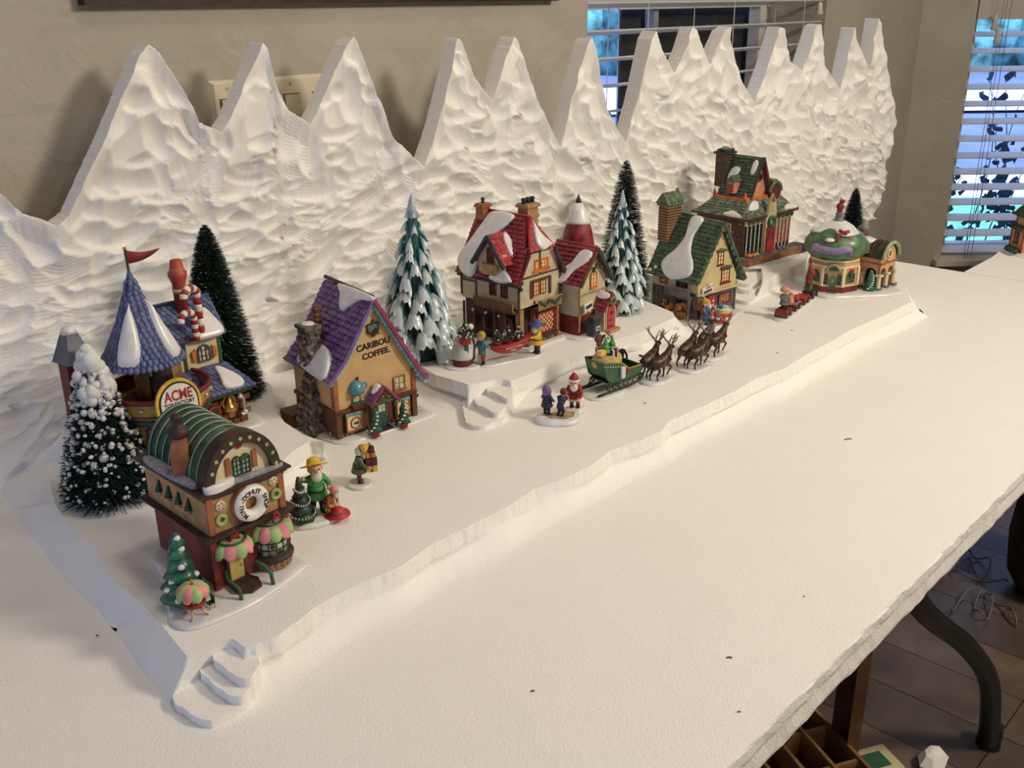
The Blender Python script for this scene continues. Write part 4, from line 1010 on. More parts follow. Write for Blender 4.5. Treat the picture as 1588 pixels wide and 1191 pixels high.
    m = MB(); m.lathe([(.006, .0125), (.0115, .013), (.0118, .0155), (.010, .0165)], c, 20, 'red'); 
    for k in range(3): m.ball(c + Vector((.006 * cos(k * 2.1), .006 * sin(k * 2.1), .0175)), .0017, 'white', 6)
    for k in range(4): m.tube([c + Vector((.007 * cos(k * 1.57 + .7), .007 * sin(k * 1.57 + .7), .013)), c + Vector((.010 * cos(k * 1.57 + .7), .010 * sin(k * 1.57 + .7), .002)), c + Vector((.013 * cos(k * 1.57 + .7), .013 * sin(k * 1.57 + .7), 0))], .0008, 'gold', 5)
    m.build('cafe_table', t)
    pr = MB(); pr.cyl(c + Vector((0, 0, .015)), c + Vector((0, 0, .042)), .0008, n=6, m='gold'); p_ = pr.build('parasol', t); awning(c.x, c.y, c.z + .026, .0155, 0, 2 * pi, 9, p_, .010)
    m = MB(); m.box(c + Vector((.017, .0, .006)), (.007, .007, .001), 'dark_green'); m.box(c + Vector((.020, .0, .010)), (.001, .007, .008), 'dark_green')
    for sx in (-1, 1):
        for sy in (-1, 1): m.cyl(c + Vector((.017 + .003 * sx, .003 * sy, 0)), c + Vector((.017 + .003 * sx, .003 * sy, .006)), .0005, n=5, m='gold')
    m.build('garden_chair', t)
donut_shop()

# ------------------------------------------------------------------ coffee house
def stones(parent, boxes, name='chimney_stones', sz=.0042, dens=1.0, seed=1, mats=None):
    """boxes = list of (T, w, h): irregular stones laid over flat faces"""
    rd = random.Random(seed); m = MB()
    ms = mats or [mat('stone_a', (112, 100, 92), .6, .3, 200), mat('stone_b', (142, 124, 104), .6, .3, 200), mat('stone_c', (86, 78, 76), .6, .3, 200), mat('stone_d', (168, 136, 96), .6, .3, 200)]
    for T, w, h in boxes:
        m.T = T; ny = max(1, int(h / (sz * 1.05)))
        for j in range(ny):
            nx = max(1, int(w / (sz * 1.25))); 
            for i in range(nx):
                cx = -w / 2 + w * (i + .5 + rd.uniform(-.2, .2) + (.25 if j % 2 else -.25)) / nx; cy = -h / 2 + h * (j + .5 + rd.uniform(-.15, .15)) / ny
                m.lathe([(sz * .62, -.0005), (sz * .60, sz * .22), (sz * .40, sz * .40)], (max(-w / 2 + sz * .4, min(w / 2 - sz * .4, cx)), cy, 0), 6, ms[int(rd.random() ** 1.5 * 4)], RZ(rd.uniform(0, 3)), False, None, rd.uniform(.8, 1.25), rd.uniform(.7, 1.0))
    return m.build(name, parent, kind='stuff')
def coffee():
    t = thing('coffee_house', 'ceramic coffee house with purple shingled gable roof and stone chimney', 'model house', (.837, 1.107, T1), radians(-7.4))
    W, D = .134, .116; x, y = W / 2, D / 2; he = .098; ha = .201; hb = .044
    snow_base(t, [(-x - .006, -y - .008), (-.01, -y - .02), (x - .01, -y - .02), (x + .03, -y - .005), (x + .02, y * .5), (x, y + .004), (-x, y + .004)], .005)
    m = MB(); m.box((0, .001, hb / 2 + .003), (W, D, hb), 'brown'); m.build('lower_wall', t)
    m = MB(); m.prism([(-x, hb), (x, hb), (x, he - .018), (0, ha - .008), (-x, he - .002)], -y, y, 'ochre', 'y'); m.build('upper_wall', t)
    m = MB()
    for sx, top in ((-1, he - .004), (1, he - .02)): m.box((sx * (x - .002), -y - .0005, (hb + top) / 2), (.007, .003, top - hb), 'orange_brown')
    m.box((-x - .0005, -y + .004, (hb + he) / 2), (.003, .007, he - hb - .004), 'orange_brown')
    m.build('corner_post', t)
    m = MB(); m.box((0, -y - .001, hb), (W + .004, .005, .006), 'brown'); m.box((-x - .001, 0, hb), (.005, D, .006), 'brown'); m.box((-x - .001, 0, he - .002), (.004, D + .004, .004), 'brown'); m.build('beam', t)
    m = MB()
    for sx in (-1, 1): m.box((sx * (x - .003), -y - .0015, hb / 2), (.008, .004, hb), 'brown')
    m.build('lower_post', t)
    stones(t, [(face((0, -y - .001, .008), 'F'), W, .009), (face((-x - .001, 0, .008), 'L'), D, .009), (face((x + .001, 0, .008), 'R'), D, .009)], 'foundation_stones', .0048)
    # roof, curved flare at the eaves
    of = .009
    R0 = Vector((0, -y - of, ha)); R1 = Vector((0, y + .006, ha + .003))
    prL = [(0, ha), (-.028, ha - .044), (-.052, ha - .080), (-x - .004, he + .004), (-x - .012, he - .004)]
    prR = [(0, ha), (.026, ha - .044), (.050, ha - .086), (x - .002, he - .008), (x + .012, he - .030), (x + .018, he - .034)]
    m = MB()
    for prf in (prL, prR):
        for i in range(len(prf) - 1):
            (xa, za), (xb, zb_) = prf[i], prf[i + 1]; q = [(xb, -y - of, zb_), (xb, y + .006, zb_), (xa, y + .006, za), (xa, -y - of, za)]
            if xb < 0: q = [q[1], q[0], q[3], q[2]]
            slab4(m, q, .003, 'purple')
    rf = m.build('roof', t)
    for prf in (prL, prR):
        for i in range(len(prf) - 1):
            (xa, za), (xb, zb_) = prf[i], prf[i + 1]; L = sqrt((xa - xb) ** 2 + (za - zb_) ** 2); q = [(xb, -y - of, zb_), (xb, y + .006, zb_), (xa, y + .006, za), (xa, -y - of, za)]
            if xb < 0: q = [q[1], q[0], q[3], q[2]]
            shingles(rf, q, max(1, int(L / .0085)), 15, mat('purple_shingle', (124, 92, 142), .5, .06, 120), .0042, m2=mat('purple_shingle_b', (98, 68, 120), .5, .06, 120))
    m = MB(); m.tube([(0, -y - of, ha + .002), (0, y + .006, ha + .005)], .003, 'dark_brown', 8); m.build('ridge_cap', rf)
    for prf, colr in ((prL, 'violet'), (prR, 'magenta')):   # barge boards with scalloped aqua lace
        m = MB()
        for i in range(len(prf) - 1): m.bar((prf[i][0], -y - of - .001, prf[i][1] - .001), (prf[i + 1][0], -y - of - .001, prf[i + 1][1] - .001), .003, .005, colr)
        bb = m.build('barge_board', rf); m = MB()
        for i in range(len(prf) - 1):
            a = Vector((prf[i][0], -y - of + .002, prf[i][1] - .005)); b_ = Vector((prf[i + 1][0], -y - of + .002, prf[i + 1][1] - .005)); n = max(1, int((b_ - a).length / .007))
            for k in range(n): m.cyl(a.lerp(b_, (k + .5) / n) + Vector((0, -.0012, -.001)), a.lerp(b_, (k + .5) / n) + Vector((0, .0012, -.001)), .0045, n=10, m='aqua', smooth=False)
        m.build('lace_trim', bb)
    blob(t, [(-.028, y, ha - .044), (-.028, -y - of, ha - .044), (0, -y - of, ha + .003), (0, y, ha + .003)], [(.32, 1), (1, 1), (1, .85), (.85, .80), (.70, .55), (.6, .35), (.5, .45), (.42, .75)], .003)
    ql = [(-x - .012, y, he - .003), (-x - .012, -y - of, he - .003), (-.040, -y - of, ha - .060), (-.040, y, ha - .060)]
    blob(t, ql, [(.26, .12), (.55, .0), (.86, -.02), (.93, .14), (.80, .55), (.62, .72), (.45, .70), (.3, .5)], .0035)
    # stone chimney: stack on the roof, flared base against the left wall
    cy = .002
    m = MB(); m.box((-x - .000, cy, he + .028), (.021, .026, .060), 'stone'); m.box((-x, cy, he + .060), (.026, .031, .005), 'stone'); ch = m.build('chimney', t)
    stones(ch, [(face((-x - .0105, cy, he + .028), 'L'), .026, .056), (face((-x, cy - .013, he + .028), 'F'), .021, .056), (face((-x + .0105, cy, he + .03), 'R'), .026, .05)], 'chimney_stones', .0085, seed=4)
    m = MB(); m.lathe([(.010, .0), (.009, .002), (.004, .003)], (-x, cy, he + .063), 12, SNOW); m.build('snow_cap', ch)
    m = MB(); m.box((-x + .019, cy + .006, he + .062), (.009, .010, .044), 'brown')
    for k in range(5): m.box((-x + .019, cy + .006, he + .05 + .008 * k), (.0105, .0115, .002), 'orange_brown')
    m.build('brick_flue', t)
    m = MB(); cb = MB()
    lv = [(0, .052, .020), (.022, .046, .018), (.045, .038, .014), (.066, .026, .011), (.088, .018, .008)]
    for i in range(4):
        (z0, w0, d0_), (z1, w1, d1) = lv[i], lv[i + 1]
        vs = [(-x, cy - w0 / 2, z0), (-x - d0_, cy - w0 / 2, z0), (-x - d0_, cy + w0 / 2, z0), (-x, cy + w0 / 2, z0), (-x, cy - w1 / 2, z1), (-x - d1, cy - w1 / 2, z1), (-x - d1, cy + w1 / 2, z1), (-x, cy + w1 / 2, z1)]
        m.add(vs, [(0, 1, 5, 4)[::-1], (1, 2, 6, 5)[::-1], (2, 3, 7, 6)[::-1], (4, 5, 6, 7)], 'stone')
    fb = m.build('chimney_base', t)
    bx = []
    for i in range(4):
        (z0, w0, d0_), (z1, w1, d1) = lv[i], lv[i + 1]; zc = (z0 + z1) / 2; dc = (d0_ + d1) / 2; wc = (w0 + w1) / 2
        bx += [(face((-x - dc, cy, zc), 'L'), wc * 1.05, z1 - z0), (face((-x - dc / 2, cy - wc / 2, zc), 'F'), dc, z1 - z0), (face((-x - dc / 2, cy + wc / 2, zc), 'B'), dc, z1 - z0)]
    stones(fb, bx, 'chimney_stones', .0078, seed=8)
    m = MB(); m.box((-x - .012, y - .012, .010), (.028, .036, .020), 'brown'); m.build('side_crate', t)
    # front details
    m = MB(face((-.029, -y, 0), 'F')); 
    w1 = window(t, face((-.033, -y - .001, .062), 'F'), .014, .022, 1, 2, 'orange_brown', 'glass_pale')
    m = MB(); m.lathe([(.0115, 0), (.0115, .005), (.010, .011), (.006, .016), (.001, .018)], (-.033, -y - .003, .068), 16, mat('cup_blue', (84, 140, 156), .3, .1, coat=.4)); m.torus((-.0215, -y - .005, .076), .0045, .0014, mat('cup_blue', (0, 0, 0)), 14, 6, RX(pi / 2)); m.cyl((-.031, -y - .003, .085), (-.029, -y - .003, .090), .0015, n=8, m='dark_green'); m.build('cup_awning', t)
    m = MB(); m.box((-.033, -y - .004, .047), (.018, .007, .006), 'brick_red'); 
    for k in range(5): m.ball((-.041 + .004 * k, -y - .005, .051 + .001 * (k % 2)), .0032, 'green', 8)
    m.build('flower_box', t)
    window(t, face((.040, -y - .001, .064), 'F'), .020, .021, 2, 2, 'orange_brown', 'glass_pale', sill='orange_brown')
    for cx, w_ in ((-.040, .028), (.043, .024)):
        f_ = window(t, face((cx, -y - .003, .025), 'F'), w_, .030, 1, 1, 'orange_brown', 'glass_lit'); 
        m = MB(face((cx, -y - .003, .037), 'F'))
        for k in range(6): m.ball((-w_ / 2 + w_ * (k + .5) / 6, 0, .0015), .0028, 'aqua', 8, (1, 1, .5))
        m.build('lace_curtain', t)
        m = MB(face((cx + .002, -y - .003, .023), 'F')); m.cyl((0, 0, 0), (0, 0, .0015), .0085, n=18, m='red', smooth=False); m.cyl((0, 0, .0015), (0, 0, .002), .0070, n=18, m='cream', smooth=False); m.box((0, 0, .0022), (.008, .003, .0008), 'dark_green'); m.build('round_sign', t)
    m = MB(); m.box((.003, -y - .004, .026), (.024, .004, .044), 'orange_brown'); m.build('door_frame', t)
    m = MB(); m.box((.003, -y - .006, .024), (.018, .004, .040), mat('door_teal', (44, 92, 92), .4, .2, 90)); d_ = m.build('door', t)
    m = MB(); m.box((.003, -y - .0083, .036), (.011, .001, .012), 'glass_pale'); m.build('pane', d_)
    m = MB(); m.ball((.0095, -y - .009, .024), .0012, 'gold', 8); m.build('handle', d_)
    m = MB(); m.box((.003, -y - .012, .004), (.026, .014, .004), 'dark_brown'); m.build('door_step', t)
    py = -y - .018; A = (.003, .072); 
    m = MB()
    slab4(m, [(-.020, -y, .048), (-.020, py, .048), (.003, py, .073), (.003, -y, .073)], .003, 'purple'); slab4(m, [(.028, py, .046), (.028, -y, .046), (.003, -y, .073), (.003, py, .073)], .003, 'purple'); pr = m.build('porch_roof', t)
    shingles(pr, [(-.020, -y, .048), (-.020, py, .048), (.003, py, .073), (.003, -y, .073)], 5, 5, mat('purple_shingle', (0, 0, 0)), .002)
    shingles(pr, [(.028, py, .046), (.028, -y, .046), (.003, -y, .073), (.003, py, .073)], 5, 5, mat('purple_shingle', (0, 0, 0)), .002)
    m = MB(); m.bar((-.021, py - .001, .046), (.003, py - .001, .072), .002, .003, 'magenta'); m.bar((.029, py - .001, .044), (.003, py - .001, .072), .002, .003, 'magenta'); m.build('barge_board', pr)
    m = MB(); m.prism([(-.017, .046), (.024, .046), (.003, .068)], py + .002, py + .006, 'moss', 'y'); m.build('porch_gable', t)
    m = MB()
    for k in range(9): m.ball((.003 + .010 * (k - 4) / 4, py, .053 + .006 * (1 - abs(k - 4) / 4)), .0022, ('dark_green', 'red', 'dark_green', 'gold')[k % 4], 7)
    m.build('garland', t)
    blob(t, [(-.018, -y, .052), (-.018, py, .052), (.001, py, .073), (.001, -y, .073)], [(.3, .98), (.8, .98), (.72, .55), (.5, .4), (.35, .7)], .002)
    for sx in (-.017, .022): m = MB(); m.box((sx, py + .003, .024), (.003, .003, .044), 'brown'); m.build('porch_post', t)
    for k, (cx, cy_, hh) in enumerate(((-.018, -y - .024, .046), (.030, -y - .024, .044))):
        m = MB(); m.cyl((cx, cy_, .003), (cx, cy_, .011), .0052, .0065, 12, 'red'); pot = m.build('tree_pot', t)
        m = MB(); 
        for j in range(4):
            r_ = .0105 * (1 - j / 4.6); m.lathe([(r_ * .6, .010 + j * hh * .19), (r_, .012 + j * hh * .19), (r_ * .4, .010 + (j + 1.3) * hh * .19)], (cx, cy_, 0), 12, 'green', None, True, lambda a, q: 1 + .12 * sin(5 * a + j))
        for q_ in range(6): a = 3.4 + q_ * .45; r_ = .0085 - .0012 * q_; m.ball((cx + r_ * cos(a), cy_ + r_ * sin(a), .014 + .005 * q_), .0023, SNOW, 7, (1, 1, .7))
        m.build('potted_tree', t)
    m = MB(); m.ball((.0, 0, 0), .005, 'brown', 10); m.ball((0, 0, .003), .0042, 'white', 10); m.cyl((-.008, 0, .004), (0, 0, .004), .0008, n=6, m='gold'); o = m.build('hanging_cup', t); o.location = (x + .008, -y + .01, .032)
    # back dormer seen past the right side
    m = MB(); slab4(m, [(x - .01, -.0, .13), (x + .02, .0, .12), (x + .02, .04, .12), (x - .01, .04, .15)], .003, 'purple'); m.build('dormer_roof', t)
    m = MB(); m.box((x + .006, .03, .098), (.020, .024, .002), 'red')
    for sx, sy in ((0, 0), (1, 0), (0, 1), (1, 1)): m.box((x - .004 + .02 * sx, .019 + .023 * sy, .106), (.002, .002, .018), 'red')
    m.box((x + .006, .03, .115), (.023, .027, .002), 'red'); m.build('balcony', t)
    # emblem and lettering
    T_ = Matrix.Translation((.002, -y - .0008, 0)) @ Matrix.Rotation(pi / 2, 4, 'X')
    m = MB(face((.001, -y - .0006, .154), 'F')); m.prism([(-.0095, .008), (.0095, .009), (.0085, -.004), (.0, -.011), (-.008, -.005)], 0, .0012, mat('emblem_grey', (96, 110, 104), .5)); 
    for a_, b_ in (((-.0095, .008), (.0095, .009)), ((.0095, .009), (.0085, -.004)), ((.0085, -.004), (0, -.011)), ((0, -.011), (-.008, -.005)), ((-.008, -.005), (-.0095, .008)), ((-.011, -.002), (-.004, -.004)), ((.006, -.005), (.011, -.009)), ((0, .009), (.0, .014))):
        m.bar((a_[0], a_[1], .0015), (b_[0], b_[1], .0015), .0014, .0014, 'black')
    m.prism([(-.004, -.006), (.001, -.001), (.006, .002), (.007, -.003), (.002, -.006), (-.001, -.010)], .0012, .002, 'black'); m.ball((.001, .013, .001), .0018, 'black', 8); m.build('emblem', t)
    text('CARIBOU', .0130, Matrix.Translation((.001, -y - .0006, .131)) @ Matrix.Rotation(pi / 2, 4, 'X') @ Matrix.Rotation(.06, 4, 'Z'), 'black', t, .0004, 'lettering', .00025)
    text('COFFEE.', .0126, Matrix.Translation((.005, -y - .0006, .117)) @ Matrix.Rotation(pi / 2, 4, 'X') @ Matrix.Rotation(.06, 4, 'Z'), 'black', t, .0004, 'lettering', .00025)
coffee()
# ------------------------------------------------------------------ more houses
def gable_roof(parent, x0, x1, y0, y1, ze0, ze1, zr, m, sh, rows, cols, th=.003, xr=None, name='roof', zf=0, m2=None):
    xr = (x0 + x1) / 2 if xr is None else xr
    b = MB(); ql = [(x0, y1, ze0), (x0, y0, ze0), (xr, y0, zr), (xr, y1, zr + zf)]; qr = [(x1, y0, ze1), (x1, y1, ze1), (xr, y1, zr + zf), (xr, y0, zr)]
    slab4(b, ql, th, m); slab4(b, qr, th, m); r = b.build(name, parent)
    shingles(r, ql, rows, cols, sh, .0040, m2=m2); shingles(r, qr, rows, cols, sh, .0040, m2=m2)
    c = MB(); c.tube([(xr, y0, zr + .001), (xr, y1, zr + zf + .001)], .0022, sh, 8); c.build('ridge_cap', r)
    return r, ql, qr
RS, RS2 = mat('red_shingle', (154, 58, 70), .5, .06, 120), mat('red_shingle_b', (122, 42, 56), .5, .06, 120)
GS, GS2 = mat('green_shingle', (84, 104, 82), .5, .06, 120), mat('green_shingle_b', (64, 84, 66), .5, .06, 120)
BS, BS2 = mat('blue_shingle', (96, 106, 150), .45, .06, 120), mat('blue_shingle_b', (76, 84, 126), .45, .06, 120)
def half_timber(parent, T, bars, m='brown', w=.0028, d=.0018):
    b = MB(T)
    for a, c in bars: b.bar((a[0], a[1], d / 2), (c[0], c[1], d / 2), w, d, m)
    return b.build('timber_frame', parent)
def garland(parent, pts, r=.003, cols=('green', 'dark_green'), name='garland'):
    b = MB(); pts = [Vector(p) for p in pts]
    for i in range(len(pts) - 1):
        n = max(2, int((pts[i + 1] - pts[i]).length / (r * 1.1)))
        for k in range(n): b.ball(pts[i].lerp(pts[i + 1], k / n) + Vector((random.uniform(-1, 1), random.uniform(-1, 1), random.uniform(-1, 1))) * r * .35, r * random.uniform(.7, 1.1), random.choice(cols), 6)
    return b.build(name, parent, kind='stuff')
def chimney(parent, x, y, z0, z1, w, d, m, pots=1, pm='charcoal', snow=False):
    b = MB(); b.box((x, y, (z0 + z1) / 2), (w, d, z1 - z0), m)
    n = int((z1 - z0) / .004)
    for k in range(n): b.box((x, y, z0 + (k + .5) * (z1 - z0) / n), (w * 1.05, d * 1.05, .0022), m)
    b.box((x, y, z1 - .001), (w * 1.3, d * 1.3, .004), m); b.box((x, y, z1 + .002), (w * 1.15, d * 1.15, .003), m); c = b.build('chimney', parent)
    for k in range(pots):
        p = MB(); xx = x + (k - (pots - 1) / 2) * w * .42; p.lathe([(w * .16, z1 + .002), (w * .14, z1 + .008), (w * .19, z1 + .010), (w * .17, z1 + .013)], (xx, y, 0), 10, pm); p.build('chimney_pot', c)
    return c
def red_house():
    t = thing('elf_house', 'large ceramic half-timbered house with snowy red roof and balconies', 'model house', (1.203, 1.132, T2), radians(1.1))
    W, D = .105, .132; x, y = W / 2, D / 2; he, hr = .118, .213
    snow_base(t, [(-x - .012, -y - .01), (0, -y - .022), (x, -y - .016), (x + .012, 0), (x, y), (-x - .005, y)], .005)
    m = MB(); m.box((0, .004, .037), (W - .014, D - .012, .066), 'dark_brown'); m.build('lower_wall', t)
    m = MB(); m.box((0, 0, .070 + (he - .070) / 2), (W, D, he - .070), mat('plaster', (202, 190, 158), .65, .08, 50)); m.prism([(-x, he), (x, he), (x - .022, .158), (-x + .022, .158)], -y, y, mat('plaster', (0, 0, 0)), 'y'); m.build('upper_wall', t)
    RR = 'roof_red'
    ov = .009; zt = .163; hx = .022
    # left slope
    q = [Vector(v) for v in [(-x - ov, y + .004, he - .004), (-x - ov, -y - .006, he - .004), (0, -y + hx, hr), (0, y + .004, hr)]]
    slab_q = MB(); slab4(slab_q, q, .004, RR)
    qr = [Vector(v) for v in [(x + ov, -y - .006, he - .004), (x + ov, y + .004, he - .004), (0, y + .004, hr), (0, -y + hx, hr)]]; slab4(slab_q, qr, .004, RR)
    fz = zt; fx = (hr - fz) / (hr - he) * (x + ov)
    hipq = [Vector(v) for v in [(-fx, -y - .006, fz), (fx, -y - .006, fz), (.0005, -y + hx, hr), (-.0005, -y + hx, hr)]]
    slab4(slab_q, hipq, .004, RR); rf = slab_q.build('roof', t)
    # the slope edge follows the hip: left slope corner point
    shingles(rf, [q[0], (-x - ov, -y - .006, he - .004), (0 - .000, -y + hx * .2, hr - .0), q[3]], 15, 22, RS, .0042, m2=RS2, mask=lambda u, v: not (v > .52 and u > 1 - (v - .52) * .42))
    shingles(rf, qr, 13, 20, RS, .0042, m2=RS2); shingles(rf, hipq, 6, 9, mat('red_shingle_c', (190, 64, 66), .5, .06, 120), .0034, m2=RS)
    m = MB(); m.tube([(0, -y + hx, hr + .002), (0, y + .004, hr + .002)], .0022, 'red', 8); m.tube([(-fx, -y - .006, fz), (0, -y + hx, hr + .002)], .002, 'red', 8); m.tube([(fx, -y - .006, fz), (0, -y + hx, hr + .002)], .002, 'red', 8); m.build('ridge_cap', rf)
    m = MB(); m.bar((-x - ov, y, he - .006), (-x - ov, -y - .006, he - .006), .004, .004, 'charcoal'); m.bar((-x - ov, -y - .007, he - .006), (-fx, -y - .007, fz - .002), .003, .005, 'maroon'); m.bar((x + ov, -y - .007, he - .006), (fx, -y - .007, fz - .002), .004, .007, 'charcoal'); m.build('eave_trim', t, kind='stuff')
    blob(t, q, [(-.02, .15), (.14, -.01), (.30, .0), (.34, .22), (.42, .42), (.50, .66), (.66, .84), (.72, 1.0), (.30, 1.0), (.18, .8), (.06, .5), (-.02, .3)], .004)
    blob(t, hipq, [(.30, .55), (.5, .9), (.66, .55), (.92, .1), (.8, .05), (.5, -.02), (.3, .2)], .004)
    blob(t, q, [(.56, .02), (.70, -.02), (.84, .0), (.92, .04), (.80, .16), (.66, .14)], .004)
    # dormer on the left slope
    cy = -.010; dw = .034; zb_ = he + .004; za = he + .070; xf = -x - .006
    m = MB(); m.prism([(cy - dw + .006, zb_), (cy + dw - .006, zb_), (cy + dw - .006, zb_ + .034), (cy, za - .004), (cy - dw + .006, zb_ + .034)], xf, .0, mat('plaster', (0, 0, 0)), 'x'); dm = m.build('dormer', t)
    m = MB(); ql = [Vector(v) for v in [(xf - .008, cy - dw - .002, zb_ + .020), (-.004, cy - dw - .002, zb_ + .020), (-.004, cy, za + .002), (xf - .008, cy, za + .002)]]
    qb = [Vector(v) for v in [(-.004, cy + dw + .002, zb_ + .020), (xf - .008, cy + dw + .002, zb_ + .020), (xf - .008, cy, za + .002), (-.004, cy, za + .002)]]
    slab4(m, ql, .003, RR); slab4(m, qb, .003, RR); dr = m.build('dormer_roof', dm)
    shingles(dm, ql, 6, 9, mat('red_shingle_c', (0, 0, 0)), .0034, m2=RS); shingles(dm, qb, 6, 9, RS, .0024)
    m = MB(); m.bar((xf - .0085, cy - dw - .003, zb_ + .016), (xf - .0085, cy, za), .004, .006, 'charcoal'); m.bar((xf - .0085, cy + dw + .003, zb_ + .016), (xf - .0085, cy, za), .004, .006, 'charcoal'); m.build('barge_board', dm)
    blob(dm, ql, [(.45, .75), (.62, .95), (.72, .5), (.98, .1), (.6, .0), (.4, .25)], .003)
    window(t, face((xf, cy, zb_ + .034), 'L'), .017, .028, 3, 4, 'red', 'glass_dark', arch=True)
    m = MB(); m.box((xf - .003, cy, zb_ + .010), (.006, .036, .018), 'tan'); m.build('dormer_balcony', t)
    # left wall windows, timber, balcony
    for k, yy in enumerate((.000, -.026)):
        window(t, face((-x, yy - .008, .097), 'L'), .016, .024, 2, 2, 'red', 'glass_dark')
    half_timber(t, face((-x, 0, 0), 'L'), [((-y, .075), (-y, he)), ((y, .075), (y, he)), ((-y + .035, .075), (-y + .035, he)), ((-y, .102), (-y + .035, .102)), ((-.045, .112), (y, .112))])
    half_timber(t, face((0, -y, 0), 'F'), [((-x, .01), (-x, he)), ((x, .01), (x, he)), ((-x, .121), (x, .121)), ((0, .121), (0, .160)), ((-x, he), (-x + .022, .158)), ((-.014, .072), (-.014, .078))])
    m = MB()
    m.box((-x - .006, -.018, .066), (.012, .090, .004), 'brown'); m.box((-x - .0115, -.018, .075), (.0015, .090, .014), 'tan')
    for k in range(22): m.box((-x - .0125, -.061 + k * .0041, .075), (.001, .0022, .014), 'brown')
    m.build('side_balcony', t)
    m = MB(); m.box((.008, -y - .008, .064), (.060, .016, .004), 'brown'); m.box((.008, -y - .016, .072), (.060, .0015, .015), 'orange_brown')
    for k in range(15): m.box((-.021 + k * .0041, -y - .017, .072), (.0024, .001, .015), 'tan')
    m.box((.008, -y - .016, .0805), (.062, .003, .002), 'tan'); m.build('front_balcony', t)
    garland(t, [(-.020, -y - .018, .080), (-.006, -y - .018, .070), (.006, -y - .018, .079), (.020, -y - .018, .070), (.036, -y - .018, .080)])
    garland(t, [(-x + .002, -y - .004, he - .002), (-x - .002, -y - .004, he - .016)], .004)
    window(t, face((.004, -y, .138), 'F'), .036, .017, 4, 2, 'orange', 'glass_lit', sill='orange')
    m = MB(face((.0, -y, .097), 'F')); m.box((-.022, 0, .001), (.006, .028, .002), 'brown'); m.box((.026, 0, .001), (.006, .028, .002), 'brown'); m.box((.002, .015, .001), (.052, .004, .002), 'brown'); m.build('window_surround', t)
    for xx in (-.010, .008): window(t, face((xx, -y - .0005, .098), 'F'), .014, .024, 2, 3, 'red', 'glass_lit')
    # lower floor: arcade, lattice window, stone plinth
    m = MB(); m.box((.010, -y + .004, .036), (.050, .010, .054), 'orange_brown'); m.box((-x + .006, -y + .004, .037), (.010, .010, .062), 'tan'); m.box((x - .004, -y + .004, .037), (.007, .010, .062), 'tan'); m.build('front_wall', t)
    T_ = face((.012, -y - .002, .036), 'F'); m = MB(T_); m.box((0, 0, .0008), (.044, .036, .0016), 'glass_lit'); lw = m.build('lattice_window', t)
    m = MB(T_)
    m.box((0, .018, .002), (.047, .003, .004), 'red'); m.box((0, -.018, .002), (.047, .003, .004), 'red'); m.box((-.022, 0, .002), (.003, .036, .004), 'red'); m.box((.022, 0, .002), (.003, .036, .004), 'red')
    for k in range(-4, 6):
        for s in (1, -1):
            a = Vector((-.022 if s > 0 else .022, -.018 + k * .009)); b_ = a + Vector((s * .044, .044))
            # clip to the frame
            t0 = max(0, (-.018 - a.y) / .044); t1 = min(1, (.018 - a.y) / .044)
            if t1 > t0: p_, q_ = a + (b_ - a) * t0, a + (b_ - a) * t1; m.bar((p_.x, p_.y, .002), (q_.x, q_.y, .002), .0011, .001, 'red')
    m.build('lattice', lw)
    m = MB(); m.box((.012, -y - .005, .013), (.050, .010, .006), 'charcoal'); m.build('flower_trough', t)
    m = MB()
    for k in range(9): m.ball((-.04 + .0105 * k, -y - .006, .007), .0065, random.choice(['tan', 'orange_brown', 'brown']), 7, (1, .8, .8))
    m.build('plinth_stones', t, kind='stuff')
    m = MB(); 
    for k in range(5): m.cyl((-x - .008, y - .012 - k * .024, .005), (-x - .008, y - .012 - k * .024, .066), .0022, n=8, m='brown')
    m.build('arcade_posts', t, kind='stuff')
    m = MB(face((-x - .001, -.040, .032), 'L')); m.prism([(-.016, -.027), (.016, -.027)] + [(.016 * cos(pi * k / 8), .008 + .016 * sin(pi * k / 8)) for k in range(9)], 0, .004, 'maroon'); m.build('arched_door', t)
    for yy in (.038, .012): m = MB(face((-x + .004, yy, .034), 'L')); m.box((0, 0, .004), (.014, .020, .003), 'maroon'); m.box((0, 0, .006), (.010, .016, .001), 'glass_dark'); m.build('side_window', t)
    for yy in (.030, .0, -.03): m = MB(); m.ball((-x - .010, yy, .055), .003, 'silver', 8); m.build('lantern', t)
    # right side wing and oriel
    m = MB(); m.box((x + .008, -.02, .055), (.020, .05, .10), mat('plaster', (0, 0, 0))); m.build('side_wing', t)
    window(t, face((x + .009, -.0452, .078), 'F'), .012, .030, 2, 4, 'red', 'glass_warm'); window(t, face((x + .009, -.0452, .040), 'F'), .012, .030, 2, 4, 'red', 'glass_lit')
    m = MB(); slab4(m, [(x - .004, -.05, .106), (x + .022, -.05, .104), (x + .018, -.02, .15), (x - .004, -.02, .15)], .003, RR); wr_ = m.build('wing_roof', t)
    shingles(wr_, [(x - .004, -.05, .106), (x + .022, -.05, .104), (x + .018, -.02, .15), (x - .004, -.02, .15)], 6, 5, RS, .0026, m2=RS2)
    chimney(t, -.006, y - .010, hr - .014, hr + .010, .018, .016, 'orange_brown', 1); chimney(t, x - .010, -.004, .16, hr + .010, .026, .022, 'tan', 3); chimney(t, x + .010, .006, .15, hr - .012, .016, .016, 'tan', 1)
    return t
red_house()
